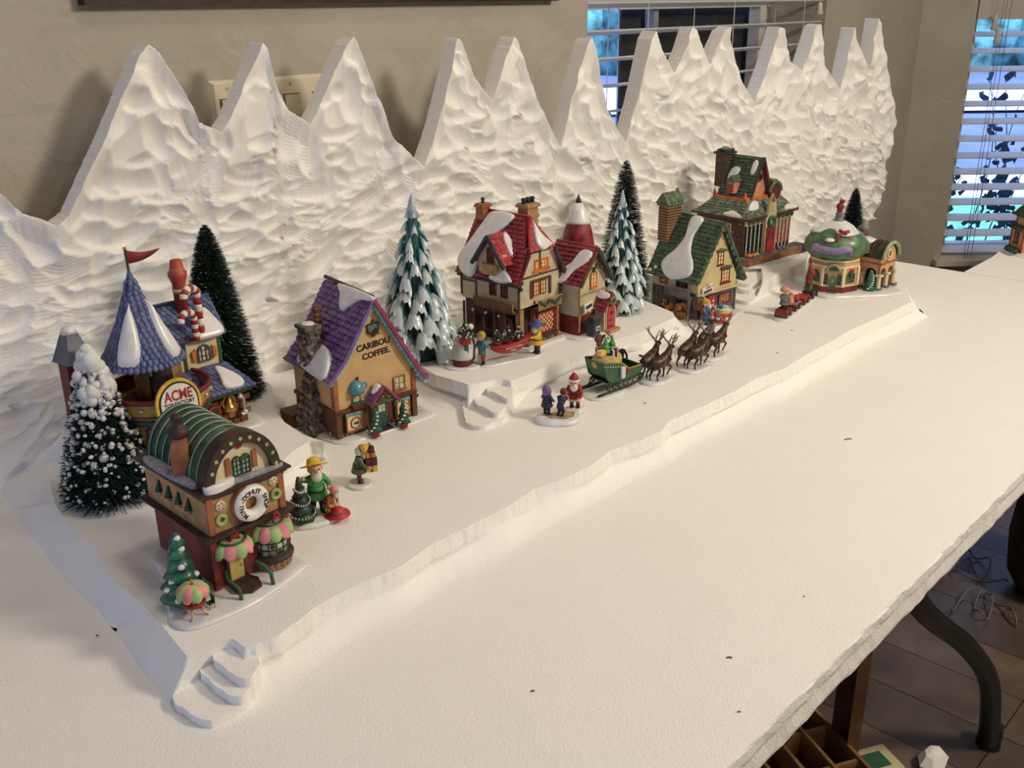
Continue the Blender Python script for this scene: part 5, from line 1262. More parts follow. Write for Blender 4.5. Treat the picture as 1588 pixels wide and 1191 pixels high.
def annex():
    t = thing('letter_cottage', 'small ceramic cottage with red door, snowy roof and letterbox', 'model house', (1.304, 1.070, T2), radians(2)); t.scale = (1.04,) * 3
    W, D = .074, .072; x, y = W / 2, D / 2; he, hr = .100, .148
    snow_base(t, [(-x - .012, -y - .012), (.0, -y - .024), (x + .012, -y - .018), (x + .01, y), (-x - .005, y)], .004)
    PL = mat('plaster', (0, 0, 0))
    m = MB(); m.box((-.004, 0, .020), (W - .008, D, .034), 'brick_red'); m.build('lower_wall', t)
    m = MB(); m.prism([(-x, .036), (x, .036), (x, he), (0, hr - .006), (-x, he)], -y + .001, y, PL, 'y'); m.build('upper_wall', t)
    r, ql, qr = gable_roof(t, -x - .008, x + .008, -y - .008, y + .004, he - .008, he - .012, hr, 'roof_red', RS, 9, 12, m2=RS2)
    blob(r, ql, [(.3, -.02), (.62, .02), (.72, .3), (.95, .6), (.97, .85), (.72, .86), (.60, .5), (.42, .3)], .003)
    m = MB(); m.bar((-x - .008, -y - .009, he - .010), (0, -y - .009, hr - .002), .004, .006, 'brown'); m.bar((x + .008, -y - .009, he - .014), (0, -y - .009, hr - .002), .005, .007, 'charcoal'); m.build('barge_board', t)
    half_timber(t, face((0, -y, 0), 'F'), [((-x + .001, .01), (-x + .001, he)), ((-x, .072), (x, .072))], 'tan')
    window(t, face((.002, -y, .094), 'F'), .017, .028, 2, 4, 'orange', 'glass_lit', arch=True, sill='orange')
    garland(t, [(-.012, -y - .010, .112), (0, -y - .010, .122), (.01, -y - .010, .112)], .0035)
    # door porch
    px = .024; m = MB(); m.prism([(px - .017, .004), (px + .017, .004), (px + .017, .044), (px, .066), (px - .017, .044)], -y - .020, -y, PL, 'y'); m.build('porch', t)
    m = MB(face((px, -y - .0205, .026), 'F')); A = [(.0105 * cos(pi * k / 10), .010 + .0115 * sin(pi * k / 10)) for k in range(11)]
    m.prism([(-.0125, -.020), (.0125, -.020)] + [(a * 1.2, b_ * 1.1) for a, b_ in A], 0, .001, 'cream'); m.build('door_surround', t)
    m = MB(face((px, -y - .0215, .026), 'F')); m.prism([(-.0105, -.020), (.0105, -.020)] + A, 0, .0016, mat('door_red', (180, 50, 60), .4, .1, 80)); d_ = m.build('door', t)
    m = MB(face((px, -y - .0215, .026), 'F')); m.cyl((0, .008, .0015), (0, .008, .0025), .0035, n=12, m='maroon'); m.box((-.004, -.004, .002), (.008, .0012, .001), 'black'); m.box((-.004, -.014, .002), (.008, .0012, .001), 'black'); m.build('hinges', d_)
    m = MB(); m.box((px, -y - .025, .004), (.032, .012, .005), 'tan'); m.build('door_step', t)
    a = [(px - .022, -y, .040), (px - .022, -y - .024, .040), (px, -y - .024, .070), (px, -y, .070)]; b_ = [(px + .020, -y - .024, .042), (px + .020, -y, .042), (px, -y, .070), (px, -y - .024, .070)]
    m = MB(); slab4(m, a, .003, 'roof_red'); slab4(m, b_, .003, 'roof_red'); pr = m.build('porch_roof', t); shingles(pr, a, 5, 5, RS2, .0026, m2=RS); shingles(pr, b_, 5, 5, RS2, .0026)
    blob(pr, [(px - .022, -y, .040), (px - .022, -y - .024, .040), (px, -y - .024, .070), (px, -y + .004, .074)], [(.0, .62), (.5, .55), (.9, .66), (.9, .88), (.1, .9)], .0015)
    m = MB(); m.torus((px, -y - .0255, .055), .006, .0028, mat('wreath_green', (110, 130, 80), .6, .2, 100), 16, 6, RX(pi / 2)); m.build('wreath', t)
    # turret with snowy cone
    c = Vector((.066, .046, .014)); m = MB(); m.cyl(c + Vector((0, 0, .02)), c + Vector((0, 0, .142)), .016, .016, 14, PL); tu = m.build('turret', t)
    m = MB(); m.lathe([(.026, .112), (.029, .116), (.026, .132), (.024, .142), (.019, .154), (.012, .172), (.004, .190), (.0005, .197)], c, 18, 'roof_red'); m.build('turret_roof', tu)
    m = MB(); m.lathe([(.0215, .153), (.0205, .157), (.0135, .174), (.0065, .188)], c, 18, SNOW, fn=lambda a_, k: 1 + (.05 * sin(3 * a_) if k < .4 else 0)); m.build('snow_cap', tu)
    m = MB(); m.lathe([(.0062, .187), (.004, .193), (.0003, .203)], c, 12, 'charcoal'); m.build('spire_tip', tu)
    # letterbox and signboard
    m = MB(Matrix.Translation((-.007, 0, 0))); m.box((-.012, -y - .018, .019), (.018, .014, .026), 'charcoal'); m.cyl((-.021, -y - .018, .032), (-.003, -y - .018, .032), .007, n=14, m='charcoal')
    for sx in (-.019, -.005): m.box((sx, -y - .018, .005), (.002, .012, .006), 'charcoal')
    m.box((-.0095, -y - .0255, .017), (.011, .001, .007), 'white')
    for k in range(4): m.box((-.0135 + .0025 * k, -y - .0262, .017), (.0012, .0006, .004), 'black')
    m.build('letterbox', t)
    m = MB(); m.box((-.024, -y - .010, .054), (.022, .002, .014), 'white', RY(-.12)); m.cyl((-.024, -y - .009, .004), (-.024, -y - .009, .05), .001, n=6, m='brown')
    for k in range(5): m.box((-.031 + .0035 * k, -y - .0115, .053 + .0006 * k), (.0018, .001, .006 - .001 * (k % 2)), 'black')
    m.build('signboard', t)
annex()
def green_house():
    t = thing('woodwork_house', 'ceramic gabled house with green roof, cream gable and grey timber ground floor', 'model house', (1.632, 1.036, T1), radians(-7.6)); t.scale = (1.05,) * 3
    W, D = .107, .112; x, y = W / 2, D / 2; he, hr = .082, .178
    GW = mat('grey_timber', (96, 94, 96), .65, .2, 60); CR = mat('gable_cream', (206, 186, 136), .65, .06, 40)
    snow_base(t, [(-x - .02, -y - .02), (.01, -y - .022), (x + .014, -y - .01), (x + .01, y), (-x - .005, y)], .005)
    m = MB(); m.box((0, 0, .028), (W, D, .052), GW)
    for k in range(12): m.box((-x - .0006, -y + D * (k + .5) / 12, .028), (.001, .006, .050), GW)
    m.build('lower_wall', t)
    m = MB(); m.prism([(-x, .052), (x, .052), (x, he - .008), (0, hr - .008), (-x, he)], -y, y, CR, 'y'); m.build('upper_wall', t)
    m = MB(); m.box((0, -y - .001, .052), (W + .004, .006, .003), CR); m.build('string_course', t)
    half_timber(t, face((0, -y, 0), 'F'), [((-x + .001, .004), (-x + .001, .052)), ((x - .001, .004), (x - .001, .052)), ((-.045, .05), (.048, .05))], GW, .004)
    r, ql, qr = gable_roof(t, -x - .012, x + .020, -y - .006, y + .005, he - .008, he - .022, hr, 'roof_green', GS, 15, 18, xr=0, zf=.003, m2=GS2)
    blob(r, ql, [(.42, .99), (.64, .99), (.60, .72), (.66, .48), (.80, .30), (.84, .12), (.66, .02), (.46, .0), (.26, .12), (.24, .26), (.38, .46), (.46, .72)], .0045)
    for u, v in ((.12, .10), (.04, .04)): blob(r, ql, [(u, v), (u + .05, v - .01), (u + .06, v + .03), (u + .01, v + .04)], .002)
    m = MB()
    for s, xe, ze in ((-1, -x - .011, he - .006), (1, x + .019, he - .020)):
        for k in range(9): a = Vector((0, -y - .007, hr - .004)).lerp(Vector((xe, -y - .007, ze)), (k + .5) / 9); m.ball(a, .0066, 'moss', 10, (.9, .3, .9))
        m.bar((0, -y - .008, hr + .001), (xe, -y - .008, ze + .001), .004, .005, 'roof_green')
    m.build('barge_board', r)
    window(t, face((.004, -y, .112), 'F'), .016, .024, 2, 3, 'brick_red', 'glass_lit', sill='brick_red'); window(t, face((.021, -y, .077), 'F'), .024, .025, 3, 3, 'brick_red', 'glass_lit', sill='brick_red')
    for cx, cz, w_ in ((.004, .128, .022), (.021, .094, .030)):
        m = MB(face((cx, -y, cz), 'F'));
        for k in range(5): m.ball((-w_ / 2 + w_ * (k + .5) / 5, -abs(k - 2) * .0008, .002), .0038, 'roof_green', 8, (1.1, .8, 1))
        m.build('window_hood', t)
    m = MB(); m.box((-.030, -y - .003, .058), (.030, .002, .016), 'white', RY(-.1)); m.box((-.022, -y - .003, .067), (.012, .002, .006), 'white')
    for k in range(7): m.box((-.040 + .0032 * k, -y - .0042, .056 + .0004 * k), (.0022, .0006, .005 - .001 * (k % 2)), 'black')
    for k in range(4): m.box((-.034 + .0030 * k, -y - .0042, .063 + .0004 * k), (.0016, .0006, .0025), 'black')
    m.build('signboard', t)
    m = MB(face((-.018, -y - .001, .026), 'F')); m.box((0, 0, .001), (.024, .044, .002), 'charcoal'); m.box((0, 0, .002), (.018, .040, .003), mat('door_red', (0, 0, 0))); d_ = m.build('door', t)
    m = MB(face((-.018, -y - .001, .026), 'F'));
    for a_ in ((.003, .010), (.003, .002)): m.box((a_[0], a_[1], .0038), (.004, .004, .001), 'glass_lit', RZ(pi / 4))
    m.build('door_light', d_)
    window(t, face((.022, -y - .001, .034), 'F'), .036, .020, 5, 3, 'brick_red', 'glass_warm')
    # left balcony storey
    for yy, w_ in ((.028, .020),): window(t, face((-x, yy, .068), 'L'), w_, .020, 3, 2, 'brick_red', 'glass_warm')
    m = MB(face((-x - .0005, -.018, .066), 'L')); m.box((0, 0, .001), (.026, .026, .002), 'glass_dark'); m.box((.004, 0, .002), (.012, .024, .001), 'maroon'); m.build('balcony_door', t)
    m = MB(); m.box((-x - .007, -.018, .046), (.014, .060, .004), GW); m.box((-x - .0135, -.018, .062), (.002, .060, .002), 'grey')
    for k in range(13): m.box((-x - .0135, -.046 + k * .0047, .055), (.0016, .0024, .014), 'grey')
    m.build('balcony', t)
    m = MB(); m.box((-x - .012, -.046, .024), (.004, .004, .044), GW); m.build('balcony_post', t)
    window(t, face((-x - .001, .022, .022), 'L'), .016, .018, 2, 2, 'maroon', 'glass_warm')
    m = MB(face((-x - .001, -.014, .030), 'L')); m.box((0, 0, .0015), (.014, .010, .002), 'glass_dark'); m.build('side_opening', t)
    m = MB()
    for k in range(90):
        u = k / 90; a_ = u * 3.0; m.ball((-x - .012 + .020 * (u > .6) + random.uniform(-.006, .006), -y + .06 - .075 * u + random.uniform(-.003, .003), .006 + random.random() * (.012 + .036 * u)), random.uniform(.004, .0075), random.choice(['orange_brown', mat('bush_rust', (140, 86, 50), .8, .3, 100)]), 6)
    m.build('rusty_bush', t, kind='stuff')
    # chimney with its own little roof
    cx, cy = -.020, y - .006; m = MB(); m.box((cx, cy, .165), (.036, .022, .066), 'tan')
    for k in range(12): m.box((cx, cy, .136 + .0052 * k), (.0375, .0235, .003), 'brown')
    ch = m.build('chimney', t)
    m = MB(); m.box((cx, cy, .200), (.042, .028, .004), 'moss'); m.prism([(cy - .017, .202), (cy + .017, .202), (cy + .004, .218), (cy - .004, .218)], cx - .023, cx + .023, 'moss', 'x')
    for k in range(4): m.ball((cx - .013 + .009 * k, cy - .015, .205), .002, 'charcoal', 6)
    m.prism([(cy - .004, .218), (cy + .004, .218), (cy, .223)], cx - .023, cx + .023, 'roof_green', 'x'); m.lathe([(.003, .215), (.0035, .224), (.002, .228)], (cx + .018, cy, 0), 8, 'moss'); m.build('chimney_roof', ch)
green_house()
def station():
    t = thing('railway_station', 'brown brick ceramic station with green hipped roof on a wooden platform', 'model house', (1.985, 1.137, T2), radians(-6.3))
    W, D = .173, .130; x, y = W / 2, D / 2; zd = .018; he = .104
    BR = mat('dark_brick', (78, 52, 44), .65, .3, 120)
    snow_base(t, [(-x - .01, -y - .03), (0, -y - .045), (x, -y - .035), (x + .03, 0), (x, y), (-x, y)], .0035)
    m = MB(); m.box((0, -.010, .0105), (W + .026, D + .036, .015), mat('deck_wood', (134, 88, 58), .6, .25, 50)); dk = m.build('platform', t)
    m = MB()
    for k in range(11): m.box((-x - .004 + k * (W + .010) / 10, -y - .015, zd + .0005), ((W + .010) / 10 * .92, .026, .002), mat('deck_grey', (116, 108, 106), .6, .25, 60))
    m.build('deck_boards', dk, kind='stuff')
    for k in range(4): m = MB(); m.box((x + .020, -y - .010 - .0 * k, .018 - .0045 * k), (.030 + .006 * k, .034, .0035), 'charcoal'); m.build('platform_step', dk)
    m = MB(); m.box((0, 0, zd + (he - zd) / 2), (W, D, he - zd), BR); m.build('wall', t)
    m = MB(); rd = random.Random(5)
    for f, w_, c in (('L', D, (-x, 0, 0)), ('F', .0, (0, -y, 0))):
        if w_:
            m.T = face(c, f)
            for k in range(46):
                a, b_ = rd.uniform(-w_ / 2 + .006, w_ / 2 - .006), rd.uniform(zd + .006, he - .006)
                m.box((a, b_, .0005), (.008, .0036, .0014), rd.choice([BR, BR, mat('light_brick', (150, 128, 110), .6, .1), mat('mid_brick', (100, 66, 54), .6, .1)]))
    m.build('bricks', t, kind='stuff')
    # hipped lower roof
    e = [(-x - .010, -y - .012), (x + .010, -y - .012), (x + .010, y + .008), (-x - .010, y + .008)]; ztop = .136
    g = [(-x + .024, -y + .020), (x - .024, -y + .020), (x - .024, y - .026), (-x + .024, y - .026)]
    m = MB(); qs = []
    for i in range(4):
        a, b_, c, d = e[i], e[(i + 1) % 4], g[(i + 1) % 4], g[i]
        mid = .42
        am = [a[k] + (d[k] - a[k]) * mid for k in (0, 1)]; bm_ = [b_[k] + (c[k] - b_[k]) * mid for k in (0, 1)]
        zm = he + (ztop - he) * .30
        q1 = [Vector((*a, he)), Vector((*b_, he)), Vector((*bm_, zm)), Vector((*am, zm))]; q2 = [Vector((*am, zm)), Vector((*bm_, zm)), Vector((*c, ztop)), Vector((*d, ztop))]
        slab4(m, q1, .003, 'roof_green'); slab4(m, q2, .003, 'roof_green'); qs += [(q1, 3), (q2, 4)]
    m.box((0, -.003, ztop - .002), (W - .05, D - .05, .004), 'roof_green'); rf = m.build('roof', t)
    SG, SG2 = mat('slate_green', (122, 134, 116), .5, .25, 100), GS
    for q_, rws in qs: shingles(rf, q_, rws, 18, SG, .002, m2=SG2)
    blob(rf, qs[6][0], [(.58, .1), (.9, .05), (.86, .6), (.74, .95), (.66, .7)], .003); blob(rf, qs[1][0], [(.05, .2), (.25, .1), (.3, .7), (.15, .8)], .001); blob(rf, qs[0][0], [(.75, .2), (.98, .1), (.95, .9), (.82, .8)], .002)
    m = MB(); m.box((0, he * 0 - y - .011, he - .002), (W + .018, .003, .004), 'maroon'); m.box((-x - .009, 0, he - .002), (.003, D + .018, .004), 'maroon'); m.build('eave_trim', t)
    m = MB()
    for i in range(4): m.bar((*g[i], ztop + .002), (*g[(i + 1) % 4], ztop + .002), .004, .006, 'orange')
    m.build('parapet', t)
    m = MB()
    for (a, b_) in g: m.lathe([(.004, ztop), (.003, ztop + .005), (.005, ztop + .008), (.0025, ztop + .012), (.001, ztop + .019)], (a, b_, 0), 10, 'orange')
    m.build('finials', t, kind='stuff')
    # tall central gable block
    bx0, bx1, by0, by1 = -.042, .024, -.040, .040; zr = .224
    m = MB(); m.prism([(bx0 + .006, ztop), (bx1 - .006, ztop), (bx1 - .006, ztop + .012), ((bx0 + bx1) / 2, zr - .006), (bx0 + .006, ztop + .012)], by0, by1, 'salmon', 'y'); tw = m.build('tower', t)
    ql = [(bx0 - .004, by1 + .003, ztop + .002), (bx0 - .004, by0 - .006, ztop + .002), ((bx0 + bx1) / 2, by0 - .006, zr), ((bx0 + bx1) / 2, by1 + .003, zr)]
    qr = [(bx1 + .004, by0 - .006, ztop + .002), (bx1 + .004, by1 + .003, ztop + .002), ((bx0 + bx1) / 2, by1 + .003, zr), ((bx0 + bx1) / 2, by0 - .006, zr)]
    m = MB(); slab4(m, ql, .003, 'roof_green'); slab4(m, qr, .003, 'roof_green'); tr_ = m.build('tower_roof', t); shingles(tr_, ql, 13, 14, GS2, .0038, m2=GS); shingles(tr_, qr, 13, 14, GS2, .0038, m2=GS)
    blob(tr_, ql, [(.18, .40), (.34, .34), (.44, .52), (.46, .68), (.30, .70), (.2, .6)], .003); blob(tr_, ql, [(.80, .60), (.90, .58), (.94, .80), (.88, .92), (.80, .85)], .003)
    m = MB(); m.bar((bx0 - .004, by0 - .008, ztop + .002), ((bx0 + bx1) / 2, by0 - .008, zr), .003, .005, 'dark_green'); m.bar((bx1 + .004, by0 - .008, ztop + .002), ((bx0 + bx1) / 2, by0 - .008, zr), .004, .006, 'maroon'); m.build('barge_board', t)
    m = MB(face(((bx0 + bx1) / 2, by0 - .0005, ztop + .045), 'F')); m.torus((0, 0, .001), .008, .002, 'red', 18, 6); m.cyl((0, 0, 0), (0, 0, .0015), .007, n=14, m='glass_dark'); m.build('round_window', t)
    m = MB(); m.box((bx0 - .006, 0, ztop + .024), (.020, .018, .026), 'salmon'); m.prism([(-.012, ztop + .036), (.012, ztop + .036), (0, ztop + .050)], bx0 - .018, bx0 + .02, 'roof_green', 'x'); m.box((bx0 - .018, 0, ztop + .022), (.003, .012, .018), 'red'); m.build('dormer', t)
    cx, cy = -.024, by1 + .006; m = MB(); m.box((cx, cy, .190), (.032, .026, .072), BR); m.box((cx, cy, .228), (.040, .034, .005), 'charcoal'); ch = m.build('chimney', t)
    m = MB(); 
    for k in range(14): m.ball((cx - .013 + .0045 * (k % 7), cy - .010 + .018 * (k // 7), .233), .0042, 'charcoal', 6)
    m.ball((cx, cy, .236), .010, 'grey', 10, (1.2, 1, .5)); m.build('coal', ch)
    # red barrel dormer on the front
    m = MB(); m.cyl((.036, -y + .012, ztop + .010), (.036, .0, ztop + .010), .020, n=20, m='maroon'); m.build('barrel_dormer', t)
    m = MB(); vs = []
    m.torus((.036, -y + .012, ztop + .010), .021, .0038, 'moss', 20, 8, RX(pi / 2), (1, 1, 1), 0, pi); m.torus((.036, -.01, ztop + .010), .021, .0038, 'moss', 20, 8, RX(pi / 2), (1, 1, 1), 0, pi); m.tube([(.036, -y + .012, ztop + .032), (.036, 0, ztop + .032)], .006, 'moss', 8); m.build('dormer_hood', t)
    for k, (a, b_) in enumerate(((.030, .052), (.050, .044))): m = MB(); m.cyl((a, -.010, ztop + .015), (a, -.010, ztop + b_), .0012, n=6, m='red'); m.ball((a + .002, -.010, ztop + b_ + .004), .007, 'red', 10, (1, .6, .8)); m.build('heart_finial', t)
    m = MB(); m.box((.040, -.008, ztop + .022), (.030, .016, .024), 'moss'); m.build('rear_dormer', t)
    # front entrance bay
    ex = -.006; m = MB(); m.box((ex, -y - .006, zd + .046), (.034, .012, .092), 'cream'); m.build('entrance_bay', t)
    m = MB(face((ex, -y - .012, 0), 'F')); m.prism([(-.017, .100), (.017, .100), (.012, .130), (0, .150), (-.012, .130)], -.004, .002, mat('gold_tan', (180, 168, 120), .5, .1), 'z'); m.prism([(-.006, .132), (.006, .132), (0, .146)], .002, .003, 'red'); eg = m.build('entrance_gable', t)
    m = MB(face((ex, -y - .012, 0), 'F')); m.torus((0, .088, .002), .010, .0045, 'green', 16, 8); m.build('wreath', t)
    m = MB(face((ex, -y - .012, 0), 'F'))
    for sx in (-.0078, .0078): m.box((sx, .048, .0015), (.0146, .058, .003), 'red'); m.box((sx, .060, .0032), (.008, .026, .001), 'maroon')
    m.build('double_door', t)
    for a, b_, n_, gm in ((-x + .036, .058, 4, 'glass_dark'), (x - .040, .066, 5, 'glass_warm')):
        for k in range(n_):
            xx = a - b_ / 2 + b_ * (k + .5) / n_; fm_ = 'red' if gm == 'glass_warm' else 'dark_green'
            window(t, face((xx, -y - .001, zd + .040), 'F'), b_ / n_ * .92, .056, 2, 5, fm_, gm)
    m = MB()
    for a, b_, n_ in ((-x + .036, .058, 4), (x - .040, .066, 5)):
        for k in range(n_ + 1): m.cyl((a - b_ / 2 + b_ * k / n_, -y - .004, zd), (a - b_ / 2 + b_ * k / n_, -y - .004, he - .018), .0013, n=8, m='cold_white')
    m.build('porch_columns', t, kind='stuff')
    m = MB(); m.box((0, -y - .003, he - .010), (W, .005, .016), mat('gold_tan', (0, 0, 0))); m.build('frieze', t)
    m = MB()
    for k in range(11):
        if abs(-x + .012 + k * .0152 - ex) > .014: m.torus((-x + .010 + k * .0155, -y - .007, he - .010), .0042, .0018, 'green', 12, 6, RX(pi / 2))
    m.build('wreaths', t, kind='stuff')
    window(t, face((-x, -.012, zd + .042), 'L'), .040, .056, 2, 3, mat('frame_pink', (196, 160, 148), .6, .05), 'maroon', bar=.002)
    m = MB(face((-x, -.012, zd + .042), 'L'))
    for i in range(2):
        for j in range(3): m.ball((-.008 + .016 * i, -.016 + .016 * j, .001), .0045, 'red', 8, (1, 1, .3))
    m.build('stained_glass', t)
    for k, (a, b_, c_, r_) in enumerate(((-x + .004, -y - .016, 'orange', .0068), (-x + .016, -y - .018, 'orange', .0062), (-x + .030, -y - .016, 'tan', .0058), (-x + .024, -y - .010, 'dark_green', .007), (.030, -y - .014, 'grey', .005), (.046, -y - .014, 'grey', .0048))):
        m = MB(); m.lathe([(r_ * .3, 0), (r_, r_ * .5), (r_, r_ * .9), (r_ * .4, r_ * 1.5)], (a, b_, zd + .001), 14, c_, fn=lambda a_, q_: 1 + .08 * cos(6 * a_)); m.cyl((a, b_, zd + r_ * 1.4), (a, b_, zd + r_ * 1.9), .0008, n=5, m='dark_green'); m.build('pumpkin' if k < 2 else 'potted_shrub', t)
station()
def domed():
    t = thing('domed_building', 'small ceramic building with green onion dome, red bow and arched side wing', 'model house', (1.960, .900, T1), radians(-20)); t.scale = (1.06,) * 3
    R = .052; PC = 'peach'
    snow_base(t, [(-R - .01, -R * .8), (-.01, -R - .018), (.02, -R - .03), (.07, -R - .045), (.11, -R - .03), (.115, .02), (.06, .06), (-.03, .05)], .006)
    oc = lambda r: [(r, 0)] 
    m = MB(); m.lathe([(R, .004), (R, .018)], (0, 0, 0), 8, 'brick_red', RZ(pi / 8), False); m.build('plinth', t)
    m = MB(); m.lathe([(R * .97, .018), (R * .97, .062)], (0, 0, 0), 8, PC, RZ(pi / 8), False); m.build('wall', t)
    for z0, h_, s_, c_ in ((.017, .003, 1.0, 'cream'), (.055, .004, 1.01, 'cream'), (.062, .005, .94, PC), (.067, .003, .98, 'cream')):
        m = MB(); m.lathe([(R * s_, z0), (R * s_, z0 + h_)], (0, 0, 0), 8, c_, RZ(pi / 8), False); m.build('moulding', t)
    m = MB(); m.lathe([(R * .90, .050), (R * .90, .078)], (0, 0, 0), 8, 'moss', RZ(pi / 8), False); m.build('upper_wall', t)
    m = MB(); 
    for k in range(8): a = k * pi / 4 + pi / 8; m.bar((R * .97 * cos(a), R * .97 * sin(a), .018), (R * .97 * cos(a), R * .97 * sin(a), .056), .005, .005, 'cream')
    m.build('corner_pilasters', t, kind='stuff')
    m = MB(); m.lathe([(R * .95, .072), (R * 1.12, .080), (R * 1.18, .090), (R * 1.15, .102), (R * .95, .116), (R * .6, .128), (R * .3, .136), (R * .22, .139)], (0, 0, 0), 48, mat('dome_green', (86, 118, 82), .45, .2, 60, coat=.3), fn=lambda a, k: 1 + .035 * abs(cos(4 * a)) * (1 - k) - .02); dm = m.build('dome', t)
    m = MB(); m.lathe([(R * .90, .1195), (R * .80, .1225), (R * .60, .131), (R * .34, .138), (R * .22, .141)], (0, 0, 0), 48, SNOW, fn=lambda a, k: 1.0 + (.16 * sin(3 * a + .4) + .08 * sin(5 * a) - .06) * (1 - k) ** 2 * 1.4); m.build('snow_cap', dm)
    m = MB(); m.lathe([(R * .24, .137), (R * .24, .141), (R * .16, .143), (R * .12, .150), (R * .16, .152), (R * .05, .160), (.001, .186)], (0, 0, 0), 14, 'grey'); m.build('cupola', dm)
    m = MB(); m.ball((0, 0, .168), .0075, 'brick_red', 10); m.ball((.002, -.002, .178), .006, 'red', 10, (1, 1, .7)); m.ball((0, 0, .160), .0062, 'brick_red', 10); m.build('finial', dm)
    fd = Vector((-.80, -.60, 0)).normalized(); fa = math.atan2(fd.y, fd.x)
    o_ = fd * R * .86 + Vector((.012, -.012, .126))
    m = MB(); m.tube([o_, o_ + Vector((-.010, .001, -.004)), o_ + Vector((-.018, -.002, -.016))], .0026, 'red', 6); m.tube([o_, o_ + Vector((.007, -.004, -.008)), o_ + Vector((.010, -.010, -.018))], .0026, 'red', 6); m.tube([o_ + Vector((-.006, .006, .004)), o_, o_ + Vector((.008, -.008, .003))], .0036, 'red', 6); m.build('bow', dm)
    m = MB(); pts = [Vector((R * 1.19 * cos(fa + a), R * 1.19 * sin(fa + a), .100 - .008 * cos(a * 2.2))) for a in np.linspace(-.62, .62, 13)]
    m.tube(pts, [.004] + [.0075] * 11 + [.004], 'lilac', 8); m.tube([pts[0], pts[0] + Vector((0, 0, -.014))], .003, 'lilac', 6); m.tube([pts[-1], pts[-1] + Vector((0, 0, -.014))], .003, 'lilac', 6); m.build('drape', dm)
    m = MB(); m.ball(fd * R * 1.14 + Vector((.0, .006, .112)), .008, SNOW, 10, (1.2, 1.2, .5)); m.build('snow_dab', dm)
    # door front (facing the left) with fan light and side windows
    for k, ang in enumerate((-pi + .0 + radians(20) - pi / 8 + .10,)):
        pass
    da = math.atan2(-.60, -.80); da = round((da - 0) / (pi / 4)) * pi / 4
    n_ = Vector((cos(da), sin(da), 0)); u_ = Vector((-sin(da), cos(da), 0)); rr = R * .97 * cos(pi / 8)
    def fT(a_, z_, off=0):
        n = Vector((cos(a_), sin(a_), 0)); u = Vector((-sin(a_), cos(a_), 0)); c = n * (rr + off)
        return Matrix(((u.x, 0, n.x, c.x), (u.y, 0, n.y, c.y), (0, 1, 0, z_), (0, 0, 0, 1)))
    m = MB(fT(da, .026)); m.prism([(-.0065, -.014), (.0065, -.014)] + [(.0065 * cos(pi * k / 8), .008 + .006 * sin(pi * k / 8)) for k in range(9)], 0, .002, 'moss'); m.box((0, .004, .0025), (.004, .006, .001), 'aqua'); m.build('door', t)
    for a_, g_ in ((da - pi / 4, 'moss'), (da + pi / 4, 'moss')): window(t, fT(a_, .036), .022, .024, 4, 4, g_, 'glass_dark', arch=True, bar=.0012)
    for s in (-1, 1): window(t, fT(da, .034) @ Matrix.Translation((s * .0125, -.001, 0)), .009, .022, 2, 3, 'moss', 'glass_dark', arch=True, bar=.0012)
    m = MB(fT(da, .050)); m.torus((0, 0, .003), .012, .0028, mat('arch_mint', (150, 168, 130), .5), 14, 6, None, (1, 1, 1), 0, pi); m.prism([(.0105 * cos(pi * k / 10), .0105 * sin(pi * k / 10)) for k in range(11)], 0, .003, 'green'); m.build('fan_light', t)
    m = MB(fT(da, .004, .004)); m.box((0, .001, 0), (.018, .004, .010), 'grey'); m.build('door_step', t)
    for a_ in (da + pi / 4, da + pi / 2):
        m = MB(fT(a_, .050)); m.ball((0, 0, .003), .004, 'red', 8, (1.6, .9, .6)); m.ball((0, -.008, .002), .0035, 'green', 8, (1, 1.8, .6)); m.build('swag', t)
    # wing with barrel roof and arches (turned so that its gable faces the front)
    wx, wy, ww, wd = .078, -.020, .060, .075; A = Matrix.Translation((wx, wy, 0)) @ Matrix.Rotation(radians(16), 4, 'Z')
    x, y = ww / 2, wd / 2
    m = MB(A)
    def archwall(b, T, w, h, n, m_, th=.004):
        b.T = A @ T; cw = w / n
        for k in range(n):
            c = -w / 2 + cw * (k + .5); r = cw * .34; zc = h - r - .008
            poly = [(c - cw / 2, 0), (c - r, 0), (c - r, zc)] + [(c - r * cos(pi * q_ / 8), zc + r * sin(pi * q_ / 8)) for q_ in range(1, 9)] + [(c + r, 0), (c + cw / 2, 0), (c + cw / 2, h), (c - cw / 2, h)]
            b.prism(poly, -th, 0, m_)
    m = MB(); archwall(m, face((0, -y, .004), 'F'), ww, .052, 2, M_['peach']); archwall(m, face((-x, 0, .004), 'L'), wd, .052, 2, M_['peach']); m.T = A; m.box((x - .002, 0, .03), (.004, wd, .052), PC); m.box((0, y - .002, .03), (ww, .004, .052), PC); wg = m.build('wing', t)
    m = MB(A); m.box((0, 0, .030), (ww - .024, wd - .024, .050), 'dark_brown'); m.build('inner_wall', wg)
    m = MB(A)
    for a, b_ in ((-x, -y), (x, -y), (0, -y), (-x, 0)): m.box((a, b_, .007), (.013, .013, .006), 'grey'); m.cyl((a, b_, .009), (a, b_, .034), .0042, n=10, m='cream'); m.box((a, b_, .035), (.012, .012, .004), 'cream')
    m.build('columns', wg, kind='stuff')
    m = MB(A); m.box((0, 0, .058), (ww + .006, wd + .006, .003), 'orange_brown'); m.build('cornice', wg)
    m = MB(A); AR = [(x * 1.02 * cos(pi * k / 16), .066 + .030 * sin(pi * k / 16)) for k in range(17)]
    m.prism([(-x, .059), (x, .059)] + [(a * .94, b_ - .001) for a, b_ in AR], -y, y, PC, 'y'); m.build('upper_wall', wg)
